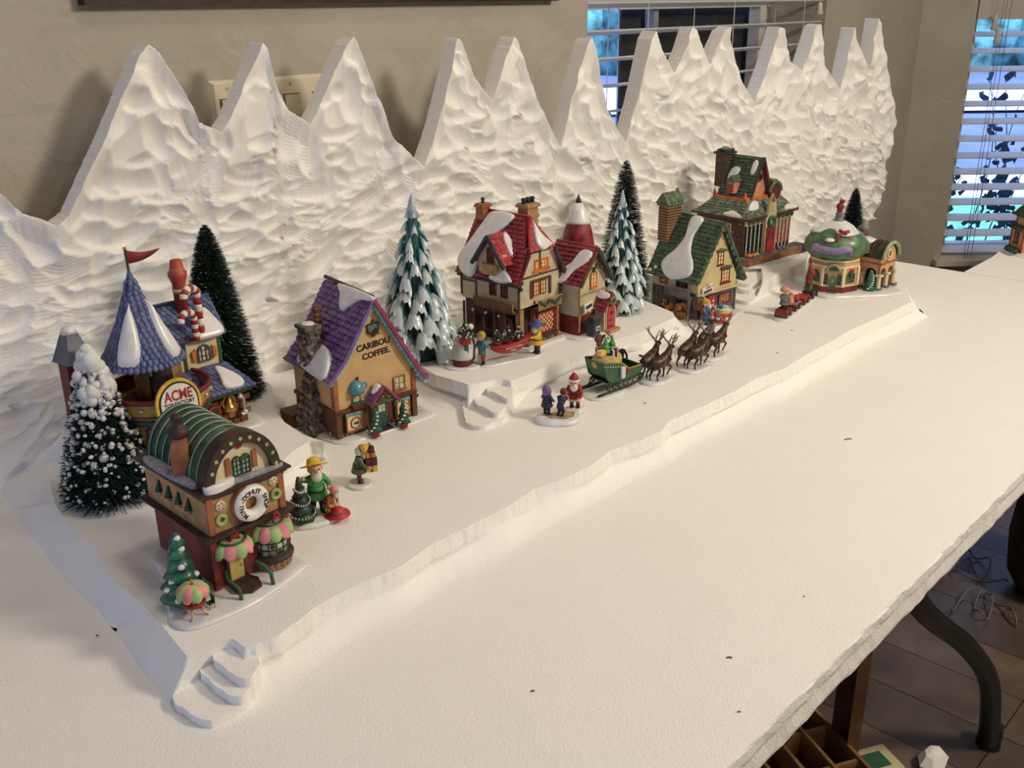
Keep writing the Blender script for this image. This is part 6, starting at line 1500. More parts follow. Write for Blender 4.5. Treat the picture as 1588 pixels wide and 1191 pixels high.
    m = MB(A); n = len(AR); vs = [(a, yy, b_ * 1.0 + .0015) for yy in (-y - .004, y + .004) for a, b_ in AR]; m.add(vs, [(i, n + i, n + i + 1, i + 1)[::-1] for i in range(n - 1)], mat('barrel_olive', (70, 64, 44), .5, .3, 80), True)
    for k in range(7):
        yy = -y - .002 + k * (wd + .004) / 6; m.tube([(a * 1.01, yy, b_ + .002) for a, b_ in AR], .0016, 'dark_brown', 6)
    m.build('barrel_roof', wg)
    m = MB(A); m.tube([(a * 1.04, -y - .005, b_ + .002) for a, b_ in AR], .0034, mat('arch_mint', (0, 0, 0)), 8); m.build('roof_arch', wg)
    m = MB(A); m.torus((0, -y - .001, .076), .0075, .0018, 'cream', 18, 6, RX(pi / 2)); m.cyl((0, -y - .002, .076), (0, -y, .076), .0065, n=14, m='orange_brown'); m.box((0, -y - .002, .063), (.016, .003, .003), 'cream'); m.build('round_window', wg)
    m = MB(A); m.prism([(-.012, .078), (.012, .078), (0, .097)], -x - .004, 0, 'moss', 'x'); m.box((-x - .003, 0, .084), (.003, .008, .008), 'glass_dark'); m.box((-x - .004, 0, .078), (.004, .022, .002), 'cream'); m.build('dormer', wg)
    m = MB(A); m.lathe([(.022, .092), (.020, .098), (.012, .101), (.002, .102)], (-.004, y * .5, 0), 16, SNOW, sx=1.0, sy=1.3); m.build('roof_snow', wg)
    m = MB(A); m.lathe([(.0095, .085), (.0095, .112), (.012, .114), (.012, .118), (.006, .123), (.005, .124), (.005, .132), (.003, .133)], (.006, y - .012, 0), 12, 'grey'); m.lathe([(.0098, .100), (.0098, .112)], (.006, y - .012, 0), 12, 'brown'); m.build('chimney', wg)
    m = MB(A); c = Vector((-x - .012, -y + .012, .004))
    for k in range(4): r_ = .013 * (1 - k / 4.6); m.lathe([(r_ * .6, .002 + k * .0095), (r_, .003 + k * .0095), (r_ * .3, .003 + (k + 1.3) * .0095)], c, 12, mat('tree_green', (0, 0, 0)), None, True, lambda a_, q_: 1 + .12 * sin(5 * a_))
    tr_ = m.build('garden_tree', t)
    m = MB(A)
    for k in range(9): a_ = 3.4 + k * .35; r_ = .011 * (1 - k / 11); m.ball(c + Vector((r_ * cos(a_), r_ * sin(a_), .007 + .004 * k)), .0022, SNOW, 7, (1.2, 1.2, .6))
    m.build('snow_dab', tr_)
domed()
def toy_factory():
    t = thing('toy_factory', 'ceramic toy factory with blue cone tower, candy cane chimney and red pennant', 'model house', (.555, 1.15, T2), radians(-2))
    g = T2
    R = .062; Z = lambda z: z - g
    snow_base(t, [(-R - .01, -.02), (-.03, -R - .01), (.03, -R - .012), (.085, -.03), (.135, -.022), (.138, .06), (.05, .08), (-R, .06)], .004)
    m = MB(); m.lathe([(R * .90, .002), (R * .88, .055), (R * .94, .062)], (0, 0, 0), 32, 'straw'); m.build('lower_drum', t)
    m = MB(); m.torus((0, 0, .060), R * .97, .004, 'dark_green', 36, 8); m.build('green_ring', t)
    m = MB(); m.lathe([(R * .94, .060), (R * 1.0, .066), (R * 1.05, .086), (R * 1.05, .088), (R * .99, .088), (R * .97, .070), (R * .3, .068)], (0, 0, 0), 36, mat('rail_mustard', (170, 142, 66), .45, .12, 60)); m.build('balcony_wall', t)
    m = MB(); m.torus((0, 0, .088), R * 1.03, .0034, 'dark_red', 40, 8); m.torus((0, 0, .068), R * 1.0, .002, 'brick_red', 40, 8); m.build('red_rim', t)
    m = MB(); m.lathe([(R * .98, .069), (R * .985, .087), (R * .975, .087), (R * .97, .0695), (.001, .0694)], (0, 0, 0), 36, 'maroon'); m.build('balcony_floor', t)
    m = MB()
    for k in range(9): a = -pi * .98 + k * .36; m.ball((R * 1.035 * cos(a), R * 1.035 * sin(a), .078), .0034, 'silver', 8)
    m.build('rivets', t, kind='stuff')
    m = MB(); m.lathe([(.030, .068), (.030, .128)], (.008, .012, 0), 20, mat('tower_tan', (150, 110, 64), .6, .2, 60)); m.build('tower_wall', t)
    m = MB(face((-.0, -.017, .10), 'F')); m.prism([(-.014, -.030), (.014, -.030)] + [(.014 * cos(pi * k / 8), .008 + .014 * sin(pi * k / 8)) for k in range(9)], -.012, .001, 'glass_dark'); m.build('tower_doorway', t)
    # cone roof with scale tiles
    ca = Vector((-.015, .0, 0)); zc0, zc1, rc = .128, .246, .052
    m = MB(); m.lathe([(rc * .9, zc0 - .002), (rc, zc0), (rc * .80, zc0 + .016), (rc * .46, zc0 + .052), (rc * .18, zc0 + .090), (.001, zc1)], ca, 36, 'roof_blue'); cn = m.build('cone_roof', t)
    m = MB(); prof = [(rc, zc0), (rc * .80, zc0 + .016), (rc * .46, zc0 + .052), (rc * .18, zc0 + .090), (.003, zc1)]
    def rad(z):
        for i in range(4):
            if z <= prof[i + 1][1]: u = (z - prof[i][1]) / (prof[i + 1][1] - prof[i][1]); return prof[i][0] + (prof[i + 1][0] - prof[i][0]) * u
        return .001
    z_ = zc0 + .002; row = 0
    while z_ < zc1 - .012:
        r_ = rad(z_); n_ = max(6, int(2 * pi * r_ / .0072)); sl_ = math.atan2(prof[0][0] - prof[2][0], prof[2][1] - prof[0][1])
        for k in range(n_):
            a = 2 * pi * (k + .5 * (row % 2)) / n_; q_ = RZ(a) @ RY(-sl_)
            m.ball(ca + Vector((r_ * cos(a), r_ * sin(a), z_)), .0040, BS if random.random() < .7 else BS2, 6, (.38, .9, 1.15), q_)
        z_ += .0062; row += 1
    m.build('scale_tiles', cn, kind='stuff')
    for a0, w0, zt_ in ((radians(225), .42, .072), (radians(310), .36, .075)):
        vs = []; NZ, NA = 12, 9; fs = []
        for i in range(NZ + 1):
            s = i / NZ; zz = zc0 + .006 + zt_ * s
            for k in range(NA):
                w_ = (k / (NA - 1)) * 2 - 1; ww = w0 * (sin(pi * min(1, (.12 + s * .95))) ** .5 if s < .97 else .15) * (1.15 - .2 * s) * .9; a = a0 + ww * w_; rr = rad(zz) + .0035 + .004 * (1 - w_ * w_) * min(1, 6 * s + .2) * min(1, 6 * (1 - s) + .1) - (.004 if abs(w_) == 1 or s in (0, 1) else 0)
                vs.append((ca.x + rr * cos(a), ca.y + rr * sin(a), zz))
        for i in range(NZ):
            for k in range(NA - 1): a = i * NA + k; fs.append((a, a + 1, a + NA + 1, a + NA))
        m = MB(); m.add(vs, fs, SNOW, True); m.build('snow_patch', cn)
    m = MB(); m.cyl(ca + Vector((0, 0, zc1 - .012)), ca + Vector((-.001, 0, zc1 + .024)), .0016, n=8, m='dark_brown'); m.ball(ca + Vector((-.001, 0, zc1 + .025)), .0024, 'gold', 8); fp = m.build('flag_pole', t)
    vs = []; fs = []; N = 10
    for i in range(N + 1):
        s = i / N; hh = .0085 * (1 - s) ** .8; yy = .003 * sin(s * 5); zz = zc1 + .0145 - .004 * sin(s * 3.6) + .0025 * s
        for o_ in (-.0005, .0005): vs += [(ca.x + s * .042, yy + o_, zz + hh), (ca.x + s * .042, yy + o_, zz - hh)]
    for i in range(N):
        a = i * 4; b_ = a + 4; fs += [(a, a + 1, b_ + 1, b_), (a + 3, a + 2, b_ + 2, b_ + 3), (a, b_, b_ + 2, a + 2), (a + 1, a + 3, b_ + 3, b_ + 1)]
    m = MB(); m.add(vs, fs, mat('pennant_red', (124, 28, 40), .6, .1), True); m.build('pennant', fp)
    # wing
    x0, x1, y0, y1 = .030, .118, -.006, .085
    m = MB(); m.box(((x0 + x1) / 2, (y0 + y1) / 2 + .004, .030), (x1 - x0, y1 - y0 - .006, .056), 'orange_brown')
    for k in range(10):
        for j in range(5): m.box((x0 + .036 + (k % 5) * .012 + (.006 if j % 2 else 0), y0 + .001, .009 + j * .0105), (.010, .002, .008), random.choice(['orange_brown', 'tan']))
    m.build('lower_wall', t)
    ux1 = .104; uy0 = .022
    m = MB(); m.box(((x0 + ux1) / 2 - .006, (uy0 + y1) / 2, .098), (ux1 - x0 + .01, y1 - uy0, .070), 'cream'); m.build('upper_wall', t)
    half_timber(t, face((0, uy0, 0), 'F'), [((ux1 - .001, .07), (ux1 - .001, .134)), ((.052, .07), (.052, .134)), ((.052, .132), (ux1, .132)), ((.052, .090), (.062, .076)), ((ux1, .090), (ux1 - .010, .076))], 'green', .004)
    q = [Vector(v) for v in [(-.010, uy0 - .012, .132), (ux1 + .006, uy0 - .012, .132), (ux1 + .006, uy0 + .026, .176), (-.010, uy0 + .026, .176)]]
    q2 = [Vector(v) for v in [(ux1 + .006, y1 + .006, .132), (-.010, y1 + .006, .132), (-.010, uy0 + .026, .176), (ux1 + .006, uy0 + .026, .176)]]
    m = MB(); slab4(m, q, .0035, 'roof_blue'); slab4(m, q2, .0035, 'roof_blue'); rf = m.build('wing_roof', t); shingles(rf, q, 8, 16, BS, .0028, m2=BS2, rnd=True); shingles(rf, q2, 8, 16, BS, .0028)
    m = MB(); m.tube([(-.010, uy0 + .026, .178), (ux1 + .006, uy0 + .026, .178)], .0022, 'roof_blue', 8); m.lathe([(.002, .177), (.004, .181), (.0035, .186), (.001, .190)], (ux1 - .008, uy0 + .026, 0), 10, 'gold'); m.build('ridge_cap', rf)
    m = MB(); m.prism([(uy0, .130), (y1, .130), (uy0 + .026, .172)], ux1 - .004, ux1, 'cream', 'x'); m.build('gable', t)
    blob(rf, q, [(.62, .0), (.80, -.04), (.97, .02), (.93, .45), (.86, .72), (.78, .55), (.70, .25)], .0035)
    blob(rf, q, [(.0, .25), (.12, .05), (.20, .15), (.16, .5), (.05, .9)], .003)
    q3 = [Vector(v) for v in [(.040, y0 - .012, .058), (x1 + .012, y0 - .012, .058), (x1 - .012, uy0 + .001, .088), (.040, uy0 + .001, .088)]]
    q4 = [Vector(v) for v in [(x1 + .012, y0 - .012, .058), (x1 + .012, y1, .058), (x1 - .012, y1, .088), (x1 - .012, uy0 + .001, .088)]]
    m = MB(); slab4(m, q3, .0035, 'roof_blue'); slab4(m, q4, .0035, 'roof_blue'); lr = m.build('lower_roof', t); shingles(lr, q3, 6, 12, BS, .0028, m2=BS2, rnd=True); shingles(lr, q4, 6, 12, BS, .0028)
    blob(lr, q3, [(.52, .12), (.78, .04), (.9, .3), (.82, .75), (.7, .85), (.6, .5)], .0035)
    m = MB(); m.box(((.04 + x1) / 2, y0 - .010, .055), (x1 - .028, .003, .005), 'dark_green'); m.build('fascia', t)
    window(t, face((.079, uy0 - .001, .108), 'F'), .019, .024, 3, 3, 'roof_blue', 'glass_lit', arch=True, dep=.003)
    for s in (-1, 1): m = MB(face((.079 + s * .0125, uy0 - .001, .106), 'F')); m.prism([(0, -.009), (s * .005, -.006), (s * .006, .006), (0, .010)], 0, .0025, 'orange'); m.build('shutter', t)
    m = MB(face((.070, y0, .030), 'F')); m.box((0, 0, .002), (.016, .020, .003), 'red'); m.box((0, 0, .004), (.010, .014, .001), 'glass_dark'); m.build('side_window', t)
    # horns and pipes
    m = MB(); m.lathe([(.010, 0), (.008, .006), (.004, .012), (.0028, .020)], (.090, y0 - .006, .030), 14, 'gold'); m.torus((.090, y0 - .005, .040), .009, .0014, 'gold', 18, 6, RX(pi / 2), (1, 1.3, 1)); m.tube([(.090, y0 - .006, .05), (.090, y0 - .006, .058)], .002, 'gold', 8); m.build('brass_bell', t)
    m = MB(); m.tube([(.106, y0 - .005, .056), (.107, y0 - .007, .046), (.111, y0 - .007, .044), (.112, y0 - .007, .022), (.108, y0 - .007, .018), (.106, y0 - .007, .022)], .0022, 'silver', 8); m.ball((.107, y0 - .007, .046), .0034, 'white', 8); m.ball((.112, y0 - .007, .022), .0034, 'white', 8); m.build('pipe', t)
    # chimney and candy canes
    cx, cy = .066, uy0 + .018
    m = MB(); m.lathe([(.0085, .160), (.0088, .204), (.0125, .214), (.0125, .219), (.0095, .222), (.0075, .235), (.006, .236)], (cx, cy, 0), 18, mat('chimney_coral', (176, 72, 54), .5, .12, 60)); ch = m.build('chimney', t)
    m = MB(); m.lathe([(.0093, .192), (.0093, .197)], (cx, cy, 0), 18, 'cream'); m.build('band', ch)
    m = MB(); m.lathe([(.0100, .222), (.0085, .2265)], (cx, cy, 0), 12, 'salmon'); m.build('snow_ring', ch)
    def cane(base, h, r, dirx, rad_, name='candy_cane'):
        pts = [Vector(base) + Vector((0, 0, h * k / 8)) for k in range(9)]
        for k in range(1, 12): a = pi * k / 10; pts.append(Vector(base) + Vector((dirx * (r - r * cos(a)), -.001 * k, h + r * sin(a))))
        b = MB(); P_ = []
        for i in range(len(pts) - 1): P_ += [pts[i].lerp(pts[i + 1], s) for s in (0, .5)]
        P_.append(pts[-1]); 
        for i in range(0, len(P_) - 3, 3): b.tube(P_[i:i + 4], rad_, 'red' if (i // 3) % 2 == 0 else 'white', 10)
        b.build(name, t)
    cane((cx + .009, uy0 - .010, .140), .052, .0115, -1, .0050); cane((cx - .004, uy0 - .020, .134), .030, .0115, -1, .0046); 
    # arched sign on the balcony front
    sa = radians(-97); sc_ = Vector((R * 1.2 * cos(sa), R * 1.2 * sin(sa), .088)); TS = Matrix.Translation(sc_) @ Matrix.Rotation(radians(-2), 4, 'Z') @ Matrix.Rotation(radians(86), 4, 'X')
    def arc(r0, h0=-.012): return [(-r0, h0), (r0, h0)] + [(r0 * cos(pi * k / 20), r0 * 1.05 * sin(pi * k / 20)) for k in range(21)]
    m = MB(TS); m.prism(arc(.029), -.004, 0, 'yellow'); sg = m.build('sign', t)
    m = MB(TS); m.prism(arc(.0255, -.011), 0, .0008, 'black'); m.prism(arc(.0235, -.011), .0008, .0014, 'white'); m.build('sign_face', sg)
    text('ACME', .0185, TS @ Matrix.Translation((0, .0095, .0014)) @ Matrix.Diagonal((.74, 1.0, 1, 1)), 'red', sg, .0004, 'lettering', .00045)
    text('TOY FACTORY', .0068, TS @ Matrix.Translation((0, -.0010, .0014)) @ Matrix.Diagonal((.86, 1, 1, 1)), 'black', sg, .0003, 'lettering', .0002)
    m = MB(TS)
    for s in (-1, 1): m.tube([(s * .027, -.012, -.002), (s * .027, -.020, -.002)], .003, 'red', 8); m.tube([(s * .027, -.020, -.002), (s * .027, -.027, -.002)], .003, 'white', 8); m.tube([(s * .027, -.027, -.002), (s * .027, -.034, -.002)], .003, 'red', 8)
    m.build('striped_posts', sg)
    # grey-roofed side turret and red trim at the far left
    c = Vector((-.092, .020, .034)); m = MB(); m.box(c + Vector((0, 0, .040)), (.028, .028, .145), 'dark_red'); st = m.build('side_turret', t)
    m = MB(); m.lathe([(.025, .108), (.023, .112), (.009, .146), (.006, .148)], c, 4, mat('turret_grey', (112, 112, 124), .6, .12, 60), RZ(pi / 4 + .2), False); m.build('turret_roof', st); m = MB(); m.lathe([(.0105, .143), (.007, .150), (.001, .151)], c, 10, SNOW); m.build('snow_cap', st)
    m = MB(); m.box(c + Vector((-.018, -.020, .045)), (.012, .012, .020), 'red'); m.build('red_crate', t)
    m = MB(); m.box((-R * .55, -R * .72, .038), (.016, .010, .028), 'brick_red'); m.build('drum_window', t)
toy_factory()
def corner_house():
    p = onz(1600, 395, T0); t = thing('gabled_cottage', 'cut-off ceramic cottage with two dark green roofs at the right edge', 'model house', (p.x + .01, p.y + .02, T0), radians(-45))
    snow_base(t, [(-.045, -.03), (-.02, -.065), (.03, -.06), (.06, 0), (.03, .05), (-.04, .04)], .006)
    m = MB(); m.box((0, 0, .035), (.056, .06, .065), mat('salmon_wall', (196, 146, 112), .6, .08, 40)); m.box((0, 0, .082), (.044, .048, .040), mat('salmon_wall', (0, 0, 0))); m.build('wall', t)
    m = MB()
    for sy in (-1, 1):
        for sx in (-1, 1): m.box((sx * .028, sy * .030, .034), (.003, .003, .064), 'red'); m.box((sx * .022, sy * .024, .082), (.003, .003, .034), 'red')
    m.build('corner_trim', t)
    for z_, r_, h_ in ((.064, .050, .016), (.098, .042, .034)):
        m = MB(); m.lathe([(r_, z_), (r_ * 1.0, z_ + .004), (r_ * .72, z_ + h_ * .55), (r_ * .3, z_ + h_)], (0, 0, 0), 4, mat('roof_pine', (50, 62, 48), .6, .25, 80), RZ(pi / 4), False); rf = m.build('roof', t)
        m = MB()
        for k in range(24): a = 2 * pi * k / 24; rr = r_ * .78 / max(abs(cos(a)), abs(sin(a))) * 0.93; m.ball((rr * cos(a), rr * sin(a), z_ + .002), .0065, mat('roof_pine', (0, 0, 0)), 6, (1, 1, .7))
        m.build('roof_edge_tiles', rf, kind='stuff')
    window(t, face((-.028, .0, .042), 'L'), .018, .028, 2, 2, 'brown', 'glass_warm', sill='brown', dep=.003); window(t, face((0, -.030, .042), 'F'), .018, .028, 2, 2, 'brown', 'glass_warm', sill='brown')
    m = MB()
    for k in range(9): m.ball((-.044 + .004 * (k % 3), -.03 + .006 * k, .012), .009, 'dark_green', 7, (1, 1, .8))
    m.build('shrub', t, kind='stuff')
corner_house()
# ------------------------------------------------------------------ figurines
def ground_at(px, py, z): return onz(px, py, z)
def person(parent, c, yaw, h, coat='green', legs='brown', face_='skin', hat=None, hatc='yellow', beard=None, lean=0.0, hands=None, boots='black', turn=0.0, skirt=True, hair=None, knees=0.0, feet=None, hood=None, hat_t=None, brim=None):
    """small painted figure: one continuous body, head with face, clothing and hat as its children; faces -y before yaw"""
    R = Matrix.Rotation(yaw, 4, 'Z'); c = Vector(c); s = h
    def W(v): return c + (R.to_3x3() @ (Vector(v) * s))
    ly = -lean
    hip, chest, neck = (0, 0, .42), (0, ly * .5, .60), (0, ly * .8, .72)
    hands = hands or ((-.15, -.14 + ly, .46), (.15, -.14 + ly, .46))
    feet = feet or ((-.08, 0, .03), (.08, 0, .03))
    vs = [hip, chest, neck]; es = [(0, 1), (1, 2)]; rs = [.135, .135, .06]
    for k, sx in enumerate((-1, 1)):
        b = len(vs); H = Vector(hands[k]); S = Vector((sx * .13, ly * .75, .665)); E = (S + H) / 2 + Vector((sx * .06, .03, -.04))
        vs += [tuple(S), tuple(E), tuple(H)]; es += [(1, b), (b, b + 1), (b + 1, b + 2)]; rs += [.068, .052, .038]
        b = len(vs); Fv = Vector(feet[k]); K = (Vector((sx * .07, 0, .36)) + Fv) / 2 + Vector((0, -knees, 0))
        vs += [(sx * .07, 0, .36), tuple(K), (Fv.x, Fv.y, Fv.z + .05)]; es += [(0, b), (b, b + 1), (b + 1, b + 2)]; rs += [.082, .062, .045]
    body = skin('person', [W(v) for v in vs], es, [r * s for r in rs], coat, parent)
    body.data.materials.append(M_[legs])
    for p in body.data.polygons:
        if p.center.z < (c.z + .34 * s): p.material_index = 1
    if skirt:
        m = MB(Matrix.Translation(c) @ R @ Matrix.Scale(s, 4)); m.lathe([(.19, .30), (.20, .32), (.165, .42), (.15, .48), (.15, .52)], (0, ly * .2, 0), 14, coat); m.lathe([(.163, .435), (.163, .465)], (0, ly * .2, 0), 14, 'black'); m.build('coat', body)
    for k in range(2):
        m = MB(); Hh = W(hands[k]); m.ball(Hh, .042 * s, 'skin' if boots != 'mitt' else 'black', 8)
        d = (R.to_3x3() @ Vector((0, -1, -.2))); 
        for f_ in range(3): m.ball(Hh + d * .035 * s + R.to_3x3() @ Vector(((f_ - 1) * .022 * s, 0, 0)), .018 * s, 'skin', 6, (1, 1.3, 1))
        m.build('hand', body)
    m = MB(Matrix.Translation(c) @ R @ Matrix.Scale(s, 4))
    for k in range(2): f = Vector(feet[k]); m.ball(f + Vector((0, -.035, .0)), .05, boots if boots != 'mitt' else 'black', 8, (.9, 1.6, .7)); m.cyl(f, f + Vector((0, 0, .10)), .048, .050, 8, boots if boots != 'mitt' else 'black')
    m.build('boots', body)
    hc = Vector((0, ly * 1.05 - .02, .84)); HT = Matrix.Translation(c) @ R @ Matrix.Scale(s, 4) @ Matrix.Translation(hc) @ Matrix.Rotation(turn, 4, 'Z') @ Matrix.Rotation(lean * .5, 4, 'X')
    m = MB(HT); m.ball((0, 0, 0), .125, face_, 14, (.92, .95, 1.05)); m.ball((0, -.13, -.01), .026, 'salmon', 8); 
    for sx in (-1, 1): m.ball((sx * .045, -.112, .03), .014, 'black', 6); m.ball((sx * .12, -.005, 0), .028, face_, 6, (.6, 1, 1.3)); m.ball((sx * .065, -.095, -.025), .02, 'pink', 6, (1, .5, 1))
    m.box((0, -.118, -.055), (.045, .01, .008), 'brick_red'); hd = m.build('head', body)
    if hair: m = MB(HT); m.ball((0, .02, .03), .132, hair, 12, (1, .95, 1)); m.build('hair', hd) if False else m.build('hair', body)
    if beard:
        m = MB(HT); m.ball((0, -.075, -.10), .10, beard, 12, (1.0, .75, 1.25)); m.ball((0, -.13, -.045), .04, beard, 8, (1.6, .5, .6)); m.ball((0, .04, .0), .125, beard, 10, (1.0, .8, .9)); m.build('beard', body)
    if hood: m = MB(HT); m.lathe([(.13, -.13), (.15, -.05), (.145, .05), (.11, .12), (.05, .17), (.01, .21)], (0, .035, 0), 14, hood, RX(-.25)); m.build('hood', body)
    if hat == 'cone': m = MB(HT @ Matrix.Rotation(hat_t or -.25, 4, 'X')); m.lathe([(.145, .05), (.15, .08), (.14, .10)], (0, 0, 0), 14, brim or hatc); m.lathe([(.135, .09), (.10, .16), (.05, .23), (.012, .29)], (0, 0, 0), 14, hatc); m.ball((0, 0, .285), .036, brim or hatc, 8); m.build('hat', body)
    if hat == 'brim': m = MB(HT @ Matrix.Rotation(hat_t if hat_t is not None else -.5, 4, 'X')); m.lathe([(.12, .06), (.23, .055), (.245, .07), (.13, .085), (.12, .12), (.10, .18), (.04, .21), (.005, .215)], (0, .01, 0), 22, hatc); m.lathe([(.128, .085), (.122, .115)], (0, .01, 0), 22, brim or 'red'); m.build('hat', body)
    return body
def fir(parent, c, r, h, col, name='christmas_tree', garl=None, n=5, snowy=False):
    m = MB(); c = Vector(c)
    for k in range(n):
        r_ = r * (1 - k / (n + .6)); z = h * k / n * .92; m.lathe([(r_ * .55, z), (r_, z + h * .03), (r_ * .80, z + h * .12), (r_ * .40, z + h * 1.35 / n)], c, 14, col, None, True, lambda a, q: 1 + .10 * sin(6 * a + k))
    o = m.build(name, parent)
    if garl:
        m = MB()
        for j in range(3):
            for k in range(26): a = 2 * pi * k / 26; rr = r * (1 - j / 3.3) * 1.0; m.ball(c + Vector((rr * cos(a), rr * sin(a), h * (.17 + .27 * j) + .0016 * sin(a * 2 + 1))), .0015, garl, 5, (1, 1, 1.2))
        m.build('tinsel', o, kind='stuff'); m = MB()
        for k in range(12): a = k * 2.2; q = k / 12; m.ball(c + Vector((r * (1 - q * .85) * .95 * cos(a), r * (1 - q * .85) * .95 * sin(a), h * (.1 + .75 * q))), .0022, ('red', 'gold', 'navy')[k % 3], 7)
        m.build('baubles', o, kind='stuff')
    return o
YAWC = math.atan2(-.68, .0) # not used for placement
# 1 elf decorating a tree with a child and a red hat
p = Vector((*xy(500, 808, T1), T1)); t = thing('elf_tree_figurine', 'figurine of yellow-hatted bearded elf with child beside a small tinselled fir', 'figurine', (p.x, p.y + .008, T1), radians(-25))
snow_base(t, [(-.036, -.002), (-.028, -.020), (-.004, -.024), (.016, -.018), (.036, -.008), (.040, .006), (.026, .018), (.0, .022), (-.026, .016)], .006)
fir(t, (-.020, -.004, .0055), .0165, .056, mat('fir_green', (40, 76, 52), .5, .2, 80), garl='silver')
person(t, (.002, .008, .005), radians(5), .070, 'bright_green', 'navy', hat='brim', hatc='yellow', brim='mustard', beard='white', hands=((-.22, -.02, .70), (.18, -.16, .50)), boots='green')
person(t, (.012, -.004, .005), radians(40), .042, 'orange_brown', 'tan', face_='salmon', lean=.25, hair='salmon', beard='cold_white', skirt=True, knees=.1, hands=((-.14, -.2, .4), (.14, -.25, .36)))
m = MB(); m.lathe([(.0125, 0), (.0155, .0005), (.015, .002), (.0085, .0035), (.008, .006), (.0055, .0095), (.001, .0105)], (.022, -.010, .006), 22, mat('hat_crimson', (196, 40, 50), .45, .08, 60)); m.lathe([(.0088, .0032), (.0083, .0058)], (.022, -.010, .006), 22, 'grey'); m.build('red_hat', t)
# 2 elf with presents
p = onz(558, 752, T1); t = thing('gift_elf_figurine', 'figurine of small elf in yellow cap carrying a stack of striped presents', 'figurine', (p.x, p.y, T1), radians(60))
snow_base(t, ell(0, 0, .018, .017), .004)
person(t, (0, 0, .003), radians(-5), .053, 'moss', 'dark_red', hat='cone', hatc='yellow', brim='mustard', beard='white', hands=((-.14, -.26, .44), (.14, -.26, .44)), lean=.05, hat_t=.9)
for k, (z_, w_, c_, r_) in enumerate(((.024, .016, 'yellow', 'red'), (.0335, .0165, 'dark_red', 'navy'), (.042, .013, 'mustard', 'red'), (.0485, .011, 'dark_red', 'dark_brown'))):
    m = MB(); m.box((0, -.016, z_), (w_, w_ * .9, .0085 if k < 2 else .006), c_); m.box((0, -.016, z_), (w_ + .0008, .003, .0088 if k < 2 else .0063), r_); m.box((0, -.016, z_), (.003, w_ * .9 + .0008, .0088 if k < 2 else .0063), r_); m.build('present', t)
m = MB(); m.ball((-.002, -.016, .054), .0028, 'black', 7, (1.4, .7, .7)); m.ball((.003, -.016, .054), .0028, 'black', 7, (1.4, .7, .7)); m.build('bow', t)
# 3 red-suited man and two children
p = onz(865, 652, T1); t = thing('children_figurine', 'figurine of white-bearded man in red suit bending towards two small children', 'figurine', (p.x, p.y, T1), radians(-45))
snow_base(t, [(-.034, .006), (-.030, -.016), (-.008, -.026), (.018, -.024), (.034, -.008), (.034, .014), (.044, .034), (.030, .044), (.010, .032), (-.012, .022)], .0085)
m = MB(); m.prism([(-.020, .002), (-.012, -.012), (.010, -.016), (.024, -.006), (.026, .010), (.004, .016)], .008, .0095, mat('sand', (168, 150, 116), .8, .15, 80)); m.build('sand_patch', t)
st = person(t, (.028, .030, .006), radians(-10), .060, 'red', 'red', hat='cone', hatc='red', brim='white', beard='white', lean=.30, hands=((-.16, -.34, .40), (.12, -.36, .38)), boots='black', hat_t=-.1)
m = MB(Matrix.Translation((.028, .030, .006)) @ Matrix.Rotation(radians(-10), 4, 'Z') @ Matrix.Scale(.060, 4)); m.torus((0, -.05, .31), .195, .03, 'white', 18, 6); m.torus((.15, -.30, .40), .04, .022, 'white', 10, 6); m.torus((-.19, -.28, .42), .04, .022, 'white', 10, 6); m.build('fur_trim', st)
person(t, (-.016, .004, .008), radians(135), .046, 'navy', 'black', hood='violet', hands=((-.2, -.1, .5), (.2, -.1, .5)), skirt=True)
person(t, (.003, -.006, .008), radians(150), .042, 'navy', 'navy', hair='brown', lean=.25, hands=((-.1, -.3, .7), (.1, -.3, .7)), skirt=False, knees=.12)
# 4 sleigh
p = onz(955, 610, T1); q = onz(1000, 590, T1); sy_ = math.atan2(xy(998, 600, T1)[1] - xy(920, 627, T1)[1], xy(998, 600, T1)[0] - xy(920, 627, T1)[0])
t = thing('sleigh', 'green and black toy sleigh piled with presents behind the reindeer', 'sleigh', (*xy(952, 602, T1), T1), sy_)
L = .105; GSL = mat('sleigh_green', (34, 84, 52), .35, .15, 80, coat=.3)
snow_base(t, [(-L * .62, 0), (-L * .55, -.026), (-L * .2, -.030), (.0, -.024), (L * .2, .0), (0, .022), (-L * .4, .024)], .0035)
for s in (-1, 1):
    m = MB(); y_ = s * .020; m.tube([(-L * .52, y_, .006), (-L * .30, y_, .0065), (L * .25, y_, .008), (L * .40, y_, .013), (L * .47, y_, .025), (L * .46, y_, .040), (L * .40, y_, .050), (L * .34, y_, .053)], .0019, 'black', 8)
    rn = m.build('runner', t); m = MB()
    m.bar((-L * .33, y_, .019), (L * .42, y_, .021), .002, .003, 'black')
    for k in range(7): m.torus((-L * .30 + k * L * .11, y_, .0135), .0042, .0011, 'black', 12, 5, RX(pi / 2), (1, 1, 1), pi * .2, pi * 1.8)
    m.build('scrollwork', rn)
m = MB()   # boat-shaped body made of bent side panels
prof = [(-L * .40, .046), (-L * .36, .030), (-L * .26, .021), (L * .10, .021), (L * .36, .024), (L * .40, .030), (L * .38, .036), (L * .12, .036), (L * .02, .040), (-L * .06, .050), (-L * .30, .056), (-L * .44, .058)]
for s in (-1, 1): m.prism([(a, b_) for a, b_ in prof], s * .019, s * .0215, GSL, 'y')
m.box((0, 0, .022), (L * .66, .040, .002), GSL); m.box((L * .37, 0, .030), (.002, .040, .016), GSL); m.box((-L * .38, 0, .044), (.002, .040, .028), GSL, RY(-.35)); bd = m.build('sleigh_body', t)
m = MB()
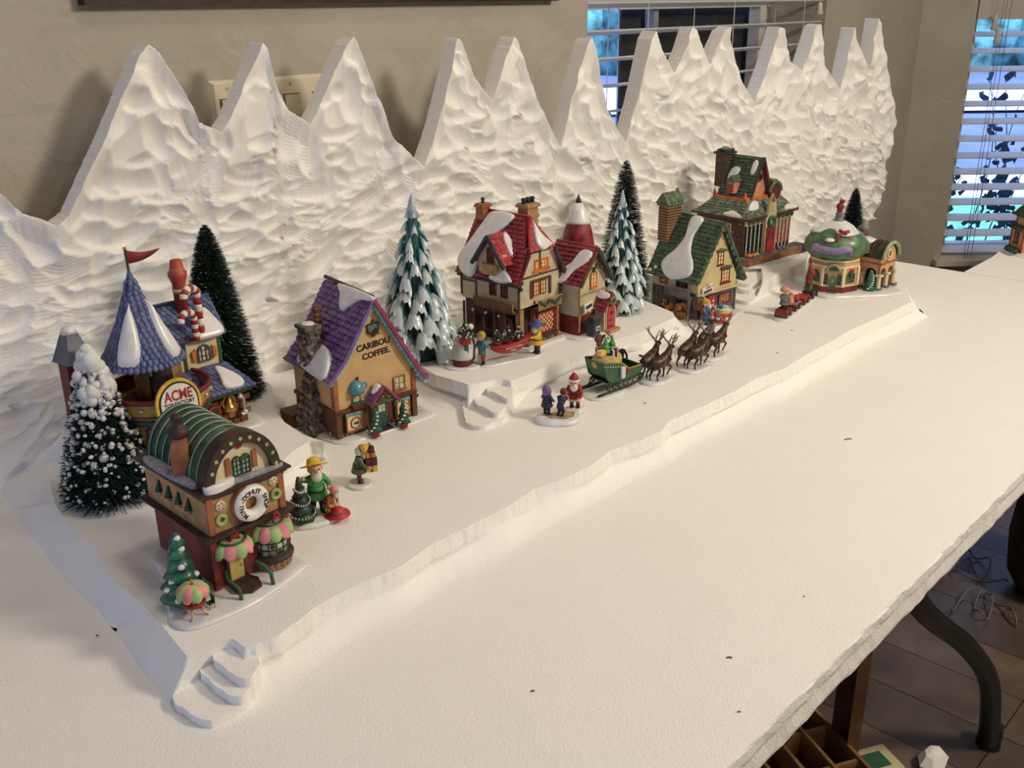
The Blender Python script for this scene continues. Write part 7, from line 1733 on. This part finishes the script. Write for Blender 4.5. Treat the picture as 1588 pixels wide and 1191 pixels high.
for s in (-1, 1):
    for k in range(9): a = Vector((-L * .41 + k * L * .055, s * .0222, .052 - .0012 * k)); m.ball(a, .0013, 'cream', 6)
    m.tube([(L * .38, s * .0205, .037), (L * .12, s * .0205, .037), (-L * .06, s * .0205, .051), (-L * .43, s * .0205, .059)], .0012, 'mustard', 6)
m.build('painted_trim', bd)
m = MB(); m.box((L * .24, .020, .046), (L * .30, .003, .014), 'black', RY(.1)); m.tube([(L * .08, .020, .054), (L * .39, .020, .049)], .003, 'black', 8); m.build('side_rail', t)
m = MB(); m.box((L * .02, 0, .035), (.004, .034, .022), 'green', RY(-.2)); m.box((L * .10, 0, .030), (L * .14, .034, .004), 'green'); m.build('seat', t)
m = MB(); m.lathe([(.020, 0), (.025, .008), (.026, .016), (.023, .022), (.019, .024)], (-L * .17, 0, .040), 18, mat('sack_tan', (196, 168, 112), .8, .15, 60), None, True, lambda a, k: 1 + .05 * sin(5 * a), 1.05, .78); m.build('toy_sack', t)
for k, (a, b_, z_, w_, c_) in enumerate(((-.34, -.006, .070, .012, 'yellow'), (-.14, -.010, .066, .013, 'navy'), (-.05, -.004, .067, .011, 'red'), (-.22, .010, .068, .012, 'dark_red'), (-.10, .010, .069, .010, 'mustard'))):
    m = MB(); m.box((a * L, b_, z_), (w_, w_ * .8, w_ * .75), c_, RZ(k)); m.box((a * L, b_, z_), (w_ * 1.03, w_ * .2, w_ * .78), 'white', RZ(k)); m.build('present', t)
fir(t, (-L * .24, -.004, .068), .0095, .022, 'bright_green', 'toy_tree', n=3); fir(t, (-L * .03, .004, .068), .008, .020, 'bright_green', 'toy_tree', n=3)
m = MB(); m.ball((-L * .27, .008, .088), .0075, 'brown', 10); m.ball((-L * .30, .004, .081), .005, 'brown', 8); m.ball((-L * .24, .0, .094), .003, 'brown', 7); m.build('teddy_bear', t)
m = MB(); m.torus((-L * .13, .004, .085), .0048, .0016, 'cream', 14, 6, RX(1.2)); m.ball((-L * .06, .008, .086), .0036, 'black', 8); m.build('toy_drum', t)
m = MB()
for k in range(10): m.ball((-L * .02 + .0025 * (k % 5), -.0225, .040 - .004 * (k // 2) * .5), .0018, 'red', 6)
m.build('red_ribbon', t)
m = MB(); m.box((-L * .05, -.024, .036), (.008, .004, .016), 'cold_white'); m.ball((-L * .05, -.024, .028), .005, 'cold_white', 8, (1, .6, .8)); m.build('snow_lump', t)
m = MB(); m.tube([(-L * .30, .010, .021), (-L * .46, .012, .014), (-L * .62, .014, .012)], .0014, 'black', 6); m.tube([(-L * .30, -.004, .021), (-L * .46, .010, .014)], .0014, 'black', 6); m.build('rear_bar', t)
# 5 reindeer pairs
def deer(parent, c, yaw, s, seed):
    rd = random.Random(seed); c = Vector(c); R = Matrix.Rotation(yaw, 3, 'Z')
    def W(v): return c + R @ (Vector(v) * s)
    # x forward; body, neck, head, legs with knees and hocks in one continuous mesh
    vs = [(-.22, 0, .60), (0, 0, .58), (.22, 0, .62), (.33, 0, .76), (.38, 0, .92), (.45, 0, .97), (.57, 0, .90)]; es = [(0, 1), (1, 2), (2, 3), (3, 4), (4, 5), (5, 6)]; rs = [.175, .165, .18, .12, .085, .085, .045]
    def leg_(sy, fx, front, lift):
        b = len(vs)
        if front: pts = [(.22, sy * .08, .46), (.24 + lift * .16, sy * .08, .30 + lift * .05), (.24 + lift * .04, sy * .08, .10 + lift * .14), (.22 + lift * -.02, sy * .08, .02 + lift * .12)]; r_ = [.06, .036, .024, .03]; par = 2
        else: pts = [(-.24, sy * .09, .46), (-.18 + fx, sy * .09, .32), (-.31 + fx, sy * .09, .19), (-.27 + fx, sy * .09, .02)]; r_ = [.085, .05, .026, .03]; par = 0
        vs.extend(pts); es.append((par, b)); es.extend([(b, b + 1), (b + 1, b + 2), (b + 2, b + 3)]); rs.extend(r_)
    leg_(-1, 0, True, 1); leg_(1, 0, True, 0); leg_(-1, .08, False, 0); leg_(1, -.05, False, 0)
    b = len(vs); vs += [(-.37, 0, .66)]; es += [(0, b)]; rs += [.035]
    body = skin('reindeer', [W(v) for v in vs], es, [r * s for r in rs], 'deer', parent)
    m = MB(Matrix.Translation(c) @ Matrix.Rotation(yaw, 4, 'Z') @ Matrix.Scale(s, 4))
    for sy in (-1, 1):
        m.tube([(.42, sy * .04, 1.02), (.34, sy * .14, 1.14), (.28, sy * .24, 1.30), (.34, sy * .27, 1.46)], [.036, .032, .028, .014], 'antler', 6)
        m.tube([(.31, sy * .19, 1.21), (.20, sy * .22, 1.34)], [.026, .013], 'antler', 6); m.tube([(.28, sy * .24, 1.30), (.20, sy * .30, 1.44)], [.026, .013], 'antler', 6); m.tube([(.40, sy * .07, 1.06), (.54, sy * .10, 1.16), (.58, sy * .10, 1.26)], [.028, .022, .012], 'antler', 6); m.tube([(.29, sy * .24, 1.28), (.40, sy * .33, 1.38)], [.024, .012], 'antler', 6)
    m.build('antlers', body)
    m = MB(Matrix.Translation(c) @ Matrix.Rotation(yaw, 4, 'Z') @ Matrix.Scale(s, 4))
    for sy in (-1, 1): m.tube([(.28, sy * .12, .60), (.1, sy * .165, .54), (-.12, sy * .17, .53), (-.34, sy * .12, .58)], .016, 'brick_red', 5); m.ball((.42, sy * .085, 1.0), .03, 'deer', 6, (.5, 1.4, .8))
    m.torus((.27, 0, .67), .155, .02, 'brick_red', 16, 5, RY(1.1)); m.torus((.03, 0, .58), .165, .015, 'gold', 16, 5, RY(pi / 2)); m.build('harness', body)
    return body
for k, (px, py, lab) in enumerate(((1014, 590, 'pair of brown toy reindeer next to the sleigh, last of the team'), (1072, 572, 'middle pair of brown toy reindeer in red harness'), (1101, 553, 'leading pair of brown toy reindeer farthest from the sleigh'))):
    x_, y_ = xy(px, py, T1); t = thing('reindeer_pair', lab, 'reindeer', (x_, y_, T1), sy_ + (.05, .02, .1)[k], 'reindeer pulling the sleigh')
    snow_base(t, [(-.028, .006), (-.024, -.018), (0, -.024), (.026, -.018), (.032, .0), (.02, .018), (-.012, .020)], .0045)
    deer(t, (.0, .012, .003), .08, .055, k); deer(t, (.003, -.010, .003), -.05, .055, k + 7)
    m = MB(); m.cyl((-.03, .001, .032), (.030, .001, .032), .0008, n=6, m='brick_red'); m.build('shaft', t)
# 6 elf with drum of toys
p = onz(1106, 506, T1); t = thing('drum_elf_figurine', 'figurine of yellow-hatted elf beside a red and yellow drum bucket', 'figurine', (p.x, p.y, T1), radians(-30))
snow_base(t, [(-.032, .0), (-.024, -.014), (.006, -.016), (.032, -.008), (.034, .008), (.012, .016), (-.022, .014)], .005)
person(t, (-.016, .0, .004), radians(60), .050, 'blue', 'blue', hat='cone', hatc='yellow', brim='yellow', beard='white', hands=((-.16, -.24, .62), (.1, -.3, .66)), hat_t=-.5)
m = MB(); c = Vector((.018, 0, .005)); m.lathe([(.014, 0), (.0145, .001), (.0160, .022), (.0155, .023)], c, 24, mat('drum_red', (196, 42, 44), .4, .06, 60)); dr = m.build('drum_bucket', t)
m = MB(); m.lathe([(.0165, .022), (.0175, .028), (.016, .028), (.0155, .023)], c, 24, 'yellow'); m.torus(c + Vector((0, 0, .0295)), .0165, .0016, 'cold_white', 24, 6); m.torus(c + Vector((0, 0, .0015)), .0148, .0014, 'cream', 24, 6)
for k in range(5): a = pi + .5 + k * 1.2; m.ball(c + Vector((.0150 * cos(a), .0150 * sin(a), .012)), .0036, 'white', 8, (.35, 1.3, .9), RZ(a)); m.ball(c + Vector((.0157 * cos(a), .0157 * sin(a), .012)), .0018, 'grey', 6, (.3, 1.2, .7), RZ(a))
m.build('drum_bands', dr); m = MB()
for k in range(9): m.ball(c + Vector((.009 * cos(k * 2.4), .009 * sin(k * 2.4), .028)), .0042, ('white', 'cold_white')[k % 2], 7)
m.ball(c + Vector((-.006, .0, .034)), .0065, 'teal', 10); m.build('toys', dr)
# 7 wheeled toy train with rider
p = onz(1216, 492, T1); p2 = onz(1252, 466, T1); ya = math.atan2(p2.y - p.y, p2.x - p.x); Lt = (p2 - p).length
t = thing('toy_train_figurine', 'figurine of rider on red wheeled toy train in front of the domed building', 'figurine', (p.x, p.y, T1), ya)
snow_base(t, [(-.034, 0), (-.022, -.018), (.02, -.016), (Lt, -.014), (Lt + .03, 0), (Lt, .016), (.02, .018), (-.02, .016)], .005)
n_c = 4
for k in range(n_c):
    cx = -.008 + k * (Lt + .02) / (n_c - 1); m = MB(); m.box((cx, 0, .0145), (.034, .020, .008), ('red', 'brick_red', 'red', 'dark_red')[k]); m.box((cx, 0, .019), (.036, .022, .0015), ('dark_red', 'grey', 'red', 'dark_green')[k]); cr = m.build('wagon', t)
    for sx in (-1, 1):
        for sy in (-1, 1): m = MB(); m.cyl((cx + sx * .011, sy * .009, .0105), (cx + sx * .011, sy * .012, .0105), .0055, n=14, m='black'); m.build('wheel', cr)
person(t, (-.008, 0, .014), radians(-90) + pi, .048, 'grey', 'dark_brown', hands=((-.16, -.24, .5), (.16, -.24, .5)), hair='cream', knees=.1)
m = MB(); m.lathe([(.0095, 0), (.0100, .003), (.007, .008), (.001, .010)], (-.008, 0, .055), 14, 'salmon'); m.build('cap', t)
for k, (a, z_, c_, r_) in enumerate(((.028, .027, 'salmon', .008), (.040, .032, 'orange', .0075), (.052, .026, 'red', .007), (Lt - .005, .030, 'green', .009), (Lt + .012, .046, 'dark_green', .0085), (Lt + .006, .058, 'red', .007), (Lt - .012, .040, 'maroon', .007), (Lt + .016, .030, 'red', .007))):
    m = MB(); m.lathe([(r_ * .5, -r_), (r_, -r_ * .3), (r_ * .9, r_ * .4), (r_ * .3, r_ * 1.1)], (a, .004 * sin(k * 2.0), z_), 10, c_); m.build('toy', t)
m = MB(); m.lathe([(.006, .02), (.007, .05), (.004, .064), (.001, .078)], (Lt + .004, .002, 0), 10, 'brick_red'); m.lathe([(.003, .078), (.0045, .082), (.001, .088)], (Lt + .004, .002, 0), 8, 'red'); m.build('smokestack', t)
# 8 red boat-shaped cart with potted firs, pushed by two elves
a_, b_ = onz(755, 566, T2), onz(826, 552, T2); yb_ = math.atan2(b_.y - a_.y, b_.x - a_.x); Lb = (b_ - a_).length; mid = (a_ + b_) / 2
t = thing('tree_cart_figurine', 'figurine of two elves carrying a red cradle filled with potted frosted firs', 'figurine', (mid.x, mid.y, T2), yb_)
snow_base(t, [(-Lb * .7, 0), (-Lb * .5, -.014), (0, -.012), (Lb * .5, -.014), (Lb * .7, 0), (Lb * .4, .016), (-Lb * .4, .016)], .0035)
m = MB(); sec = []
NS = 14; vs = []
for i in range(NS + 1):
    s = i / NS * 2 - 1; w_ = .014 * (1 - abs(s) ** 3 * .9) + .001; zt_ = .030 + .006 * s * s + (.004 * s); zb_ = .012 + .016 * s * s
    vs += [(s * Lb * .46, -w_, zt_), (s * Lb * .46, -w_ * .7, (zt_ + zb_) / 2), (s * Lb * .46, 0, zb_), (s * Lb * .46, w_ * .7, (zt_ + zb_) / 2), (s * Lb * .46, w_, zt_)]
fs = [(i * 5 + k, i * 5 + k + 1, (i + 1) * 5 + k + 1, (i + 1) * 5 + k) for i in range(NS) for k in range(4)] + [(i * 5 + 4, i * 5, (i + 1) * 5, (i + 1) * 5 + 4) for i in range(NS)]
m.add(vs, fs, mat('cart_red', (178, 32, 40), .4, .08, 60), True); bt = m.build('cradle', t)
m = MB(); m.tube([(v[0], v[1], v[2]) for v in vs[0::5]], .0013, 'red', 6); m.tube([(v[0], v[1], v[2]) for v in vs[4::5]], .0013, 'red', 6); m.tube([(Lb * .46, 0, .040), (Lb * .60, -.002, .036)], .0014, 'red', 6); m.tube([(-Lb * .46, 0, .034), (-Lb * .62, 0, .030)], .0014, 'red', 6); m.build('rim', bt)
m = MB()
for k in range(12): m.box((-.014 + .0026 * k, -.0142, .0265 + .0002 * k), (.0014, .0008, .0018 + .0012 * (k % 3 == 0)), 'white')
for k in range(4): m.box((-.004 + .0024 * k, -.0135, .0225), (.0012, .0008, .0018), 'white')
m.build('painted_script', bt)
for k, xx in enumerate((-.024, -.004, .016)):
    m = MB(); m.cyl((xx, .0, .026), (xx, .0, .036), .0055, .0075, 12, 'red'); m.torus((xx, 0, .036), .0075, .0012, 'green', 14, 5); pt = m.build('plant_pot', t)
    m = MB(); rd = random.Random(k)
    for q_ in range(60):
        v_ = rd.random(); a = rd.uniform(0, 6.28); r_ = .0085 * (1 - v_) + .001; m.ball((xx + r_ * cos(a), r_ * sin(a), .037 + (.018 + .006 * (k == 1)) * v_), .0018, 'white' if rd.random() < .22 else 'dark_green', 5)
    m.build('frosted_fir', pt, kind='stuff')
person(t, (-Lb * .60, .0, .003), radians(95) + pi / 2 * 0 - radians(180), .056, 'teal', 'red', hands=((-.14, -.12, .5), (.16, .14, .52)), hair='mustard', skirt=False)
m = MB(); 
for k in range(5): m.torus((-Lb * .60 - .0042, 0, .006 + .0034 * k), .0036, .0007, 'white', 10, 4)
m.build('stocking_stripes', t)
person(t, (Lb * .60, .0, .003), radians(-90), .056, 'yellow', 'brown', hat='brim', hatc='blue', brim='red', beard='white', hands=((-.12, -.26, .56), (.12, -.26, .56)), hat_t=-.1)
# 9 woman in white apron with potted tree
p = onz(722, 570, T2); t = thing('apron_woman_figurine', 'figurine of round woman in white apron and red skirt holding potted fir', 'figurine', (p.x, p.y + .006, T2), radians(-35))
snow_base(t, ell(0, 0, .030, .022), .004)
bd = person(t, (0, 0, .003), 0, .068, 'cold_white', 'red', hands=((-.14, -.2, .62), (.14, -.2, .62)), skirt=False, hair='cold_white')
m = MB(Matrix.Translation((0, 0, .003)) @ Matrix.Scale(.068, 4)); m.lathe([(.22, .04), (.24, .08), (.235, .20)], (0, 0, 0), 20, 'dark_red'); m.lathe([(.245, .18), (.255, .24), (.23, .45), (.17, .62), (.13, .70)], (0, 0, 0), 20, 'cold_white', fn=lambda a, k: 1 + .03 * sin(9 * a) * (1 - k)); m.build('skirt', bd)
m = MB(); m.box((.004, -.0145, .030), (.007, .0015, .022), 'green', RX(.12)); m.build('scarf_end', bd); m = MB(); m.tube([(.016, .0, .052), (.019, -.004, .036), (.018, -.002, .014), (.014, 0, .006)], .0016, 'dark_green', 6); m.build('green_sash', bd)
m = MB(); m.cyl((.003, -.015, .044), (.003, -.015, .056), .0085, .0105, 14, 'red'); m.torus((.003, -.015, .056), .0105, .0014, 'green', 14, 6); pt = m.build('plant_pot', t); m = MB(); rd = random.Random(3)
for q_ in range(110):
    v_ = rd.random(); a = rd.uniform(0, 6.28); r_ = .012 * (1 - v_) + .001; m.ball((.003 + r_ * cos(a), -.015 + r_ * sin(a), .058 + .020 * v_), .0019, 'white' if rd.random() < .28 else 'dark_green', 5)
m.ball((.012, -.012, .070), .0052, 'white', 8); m.build('frosted_fir', pt, kind='stuff')
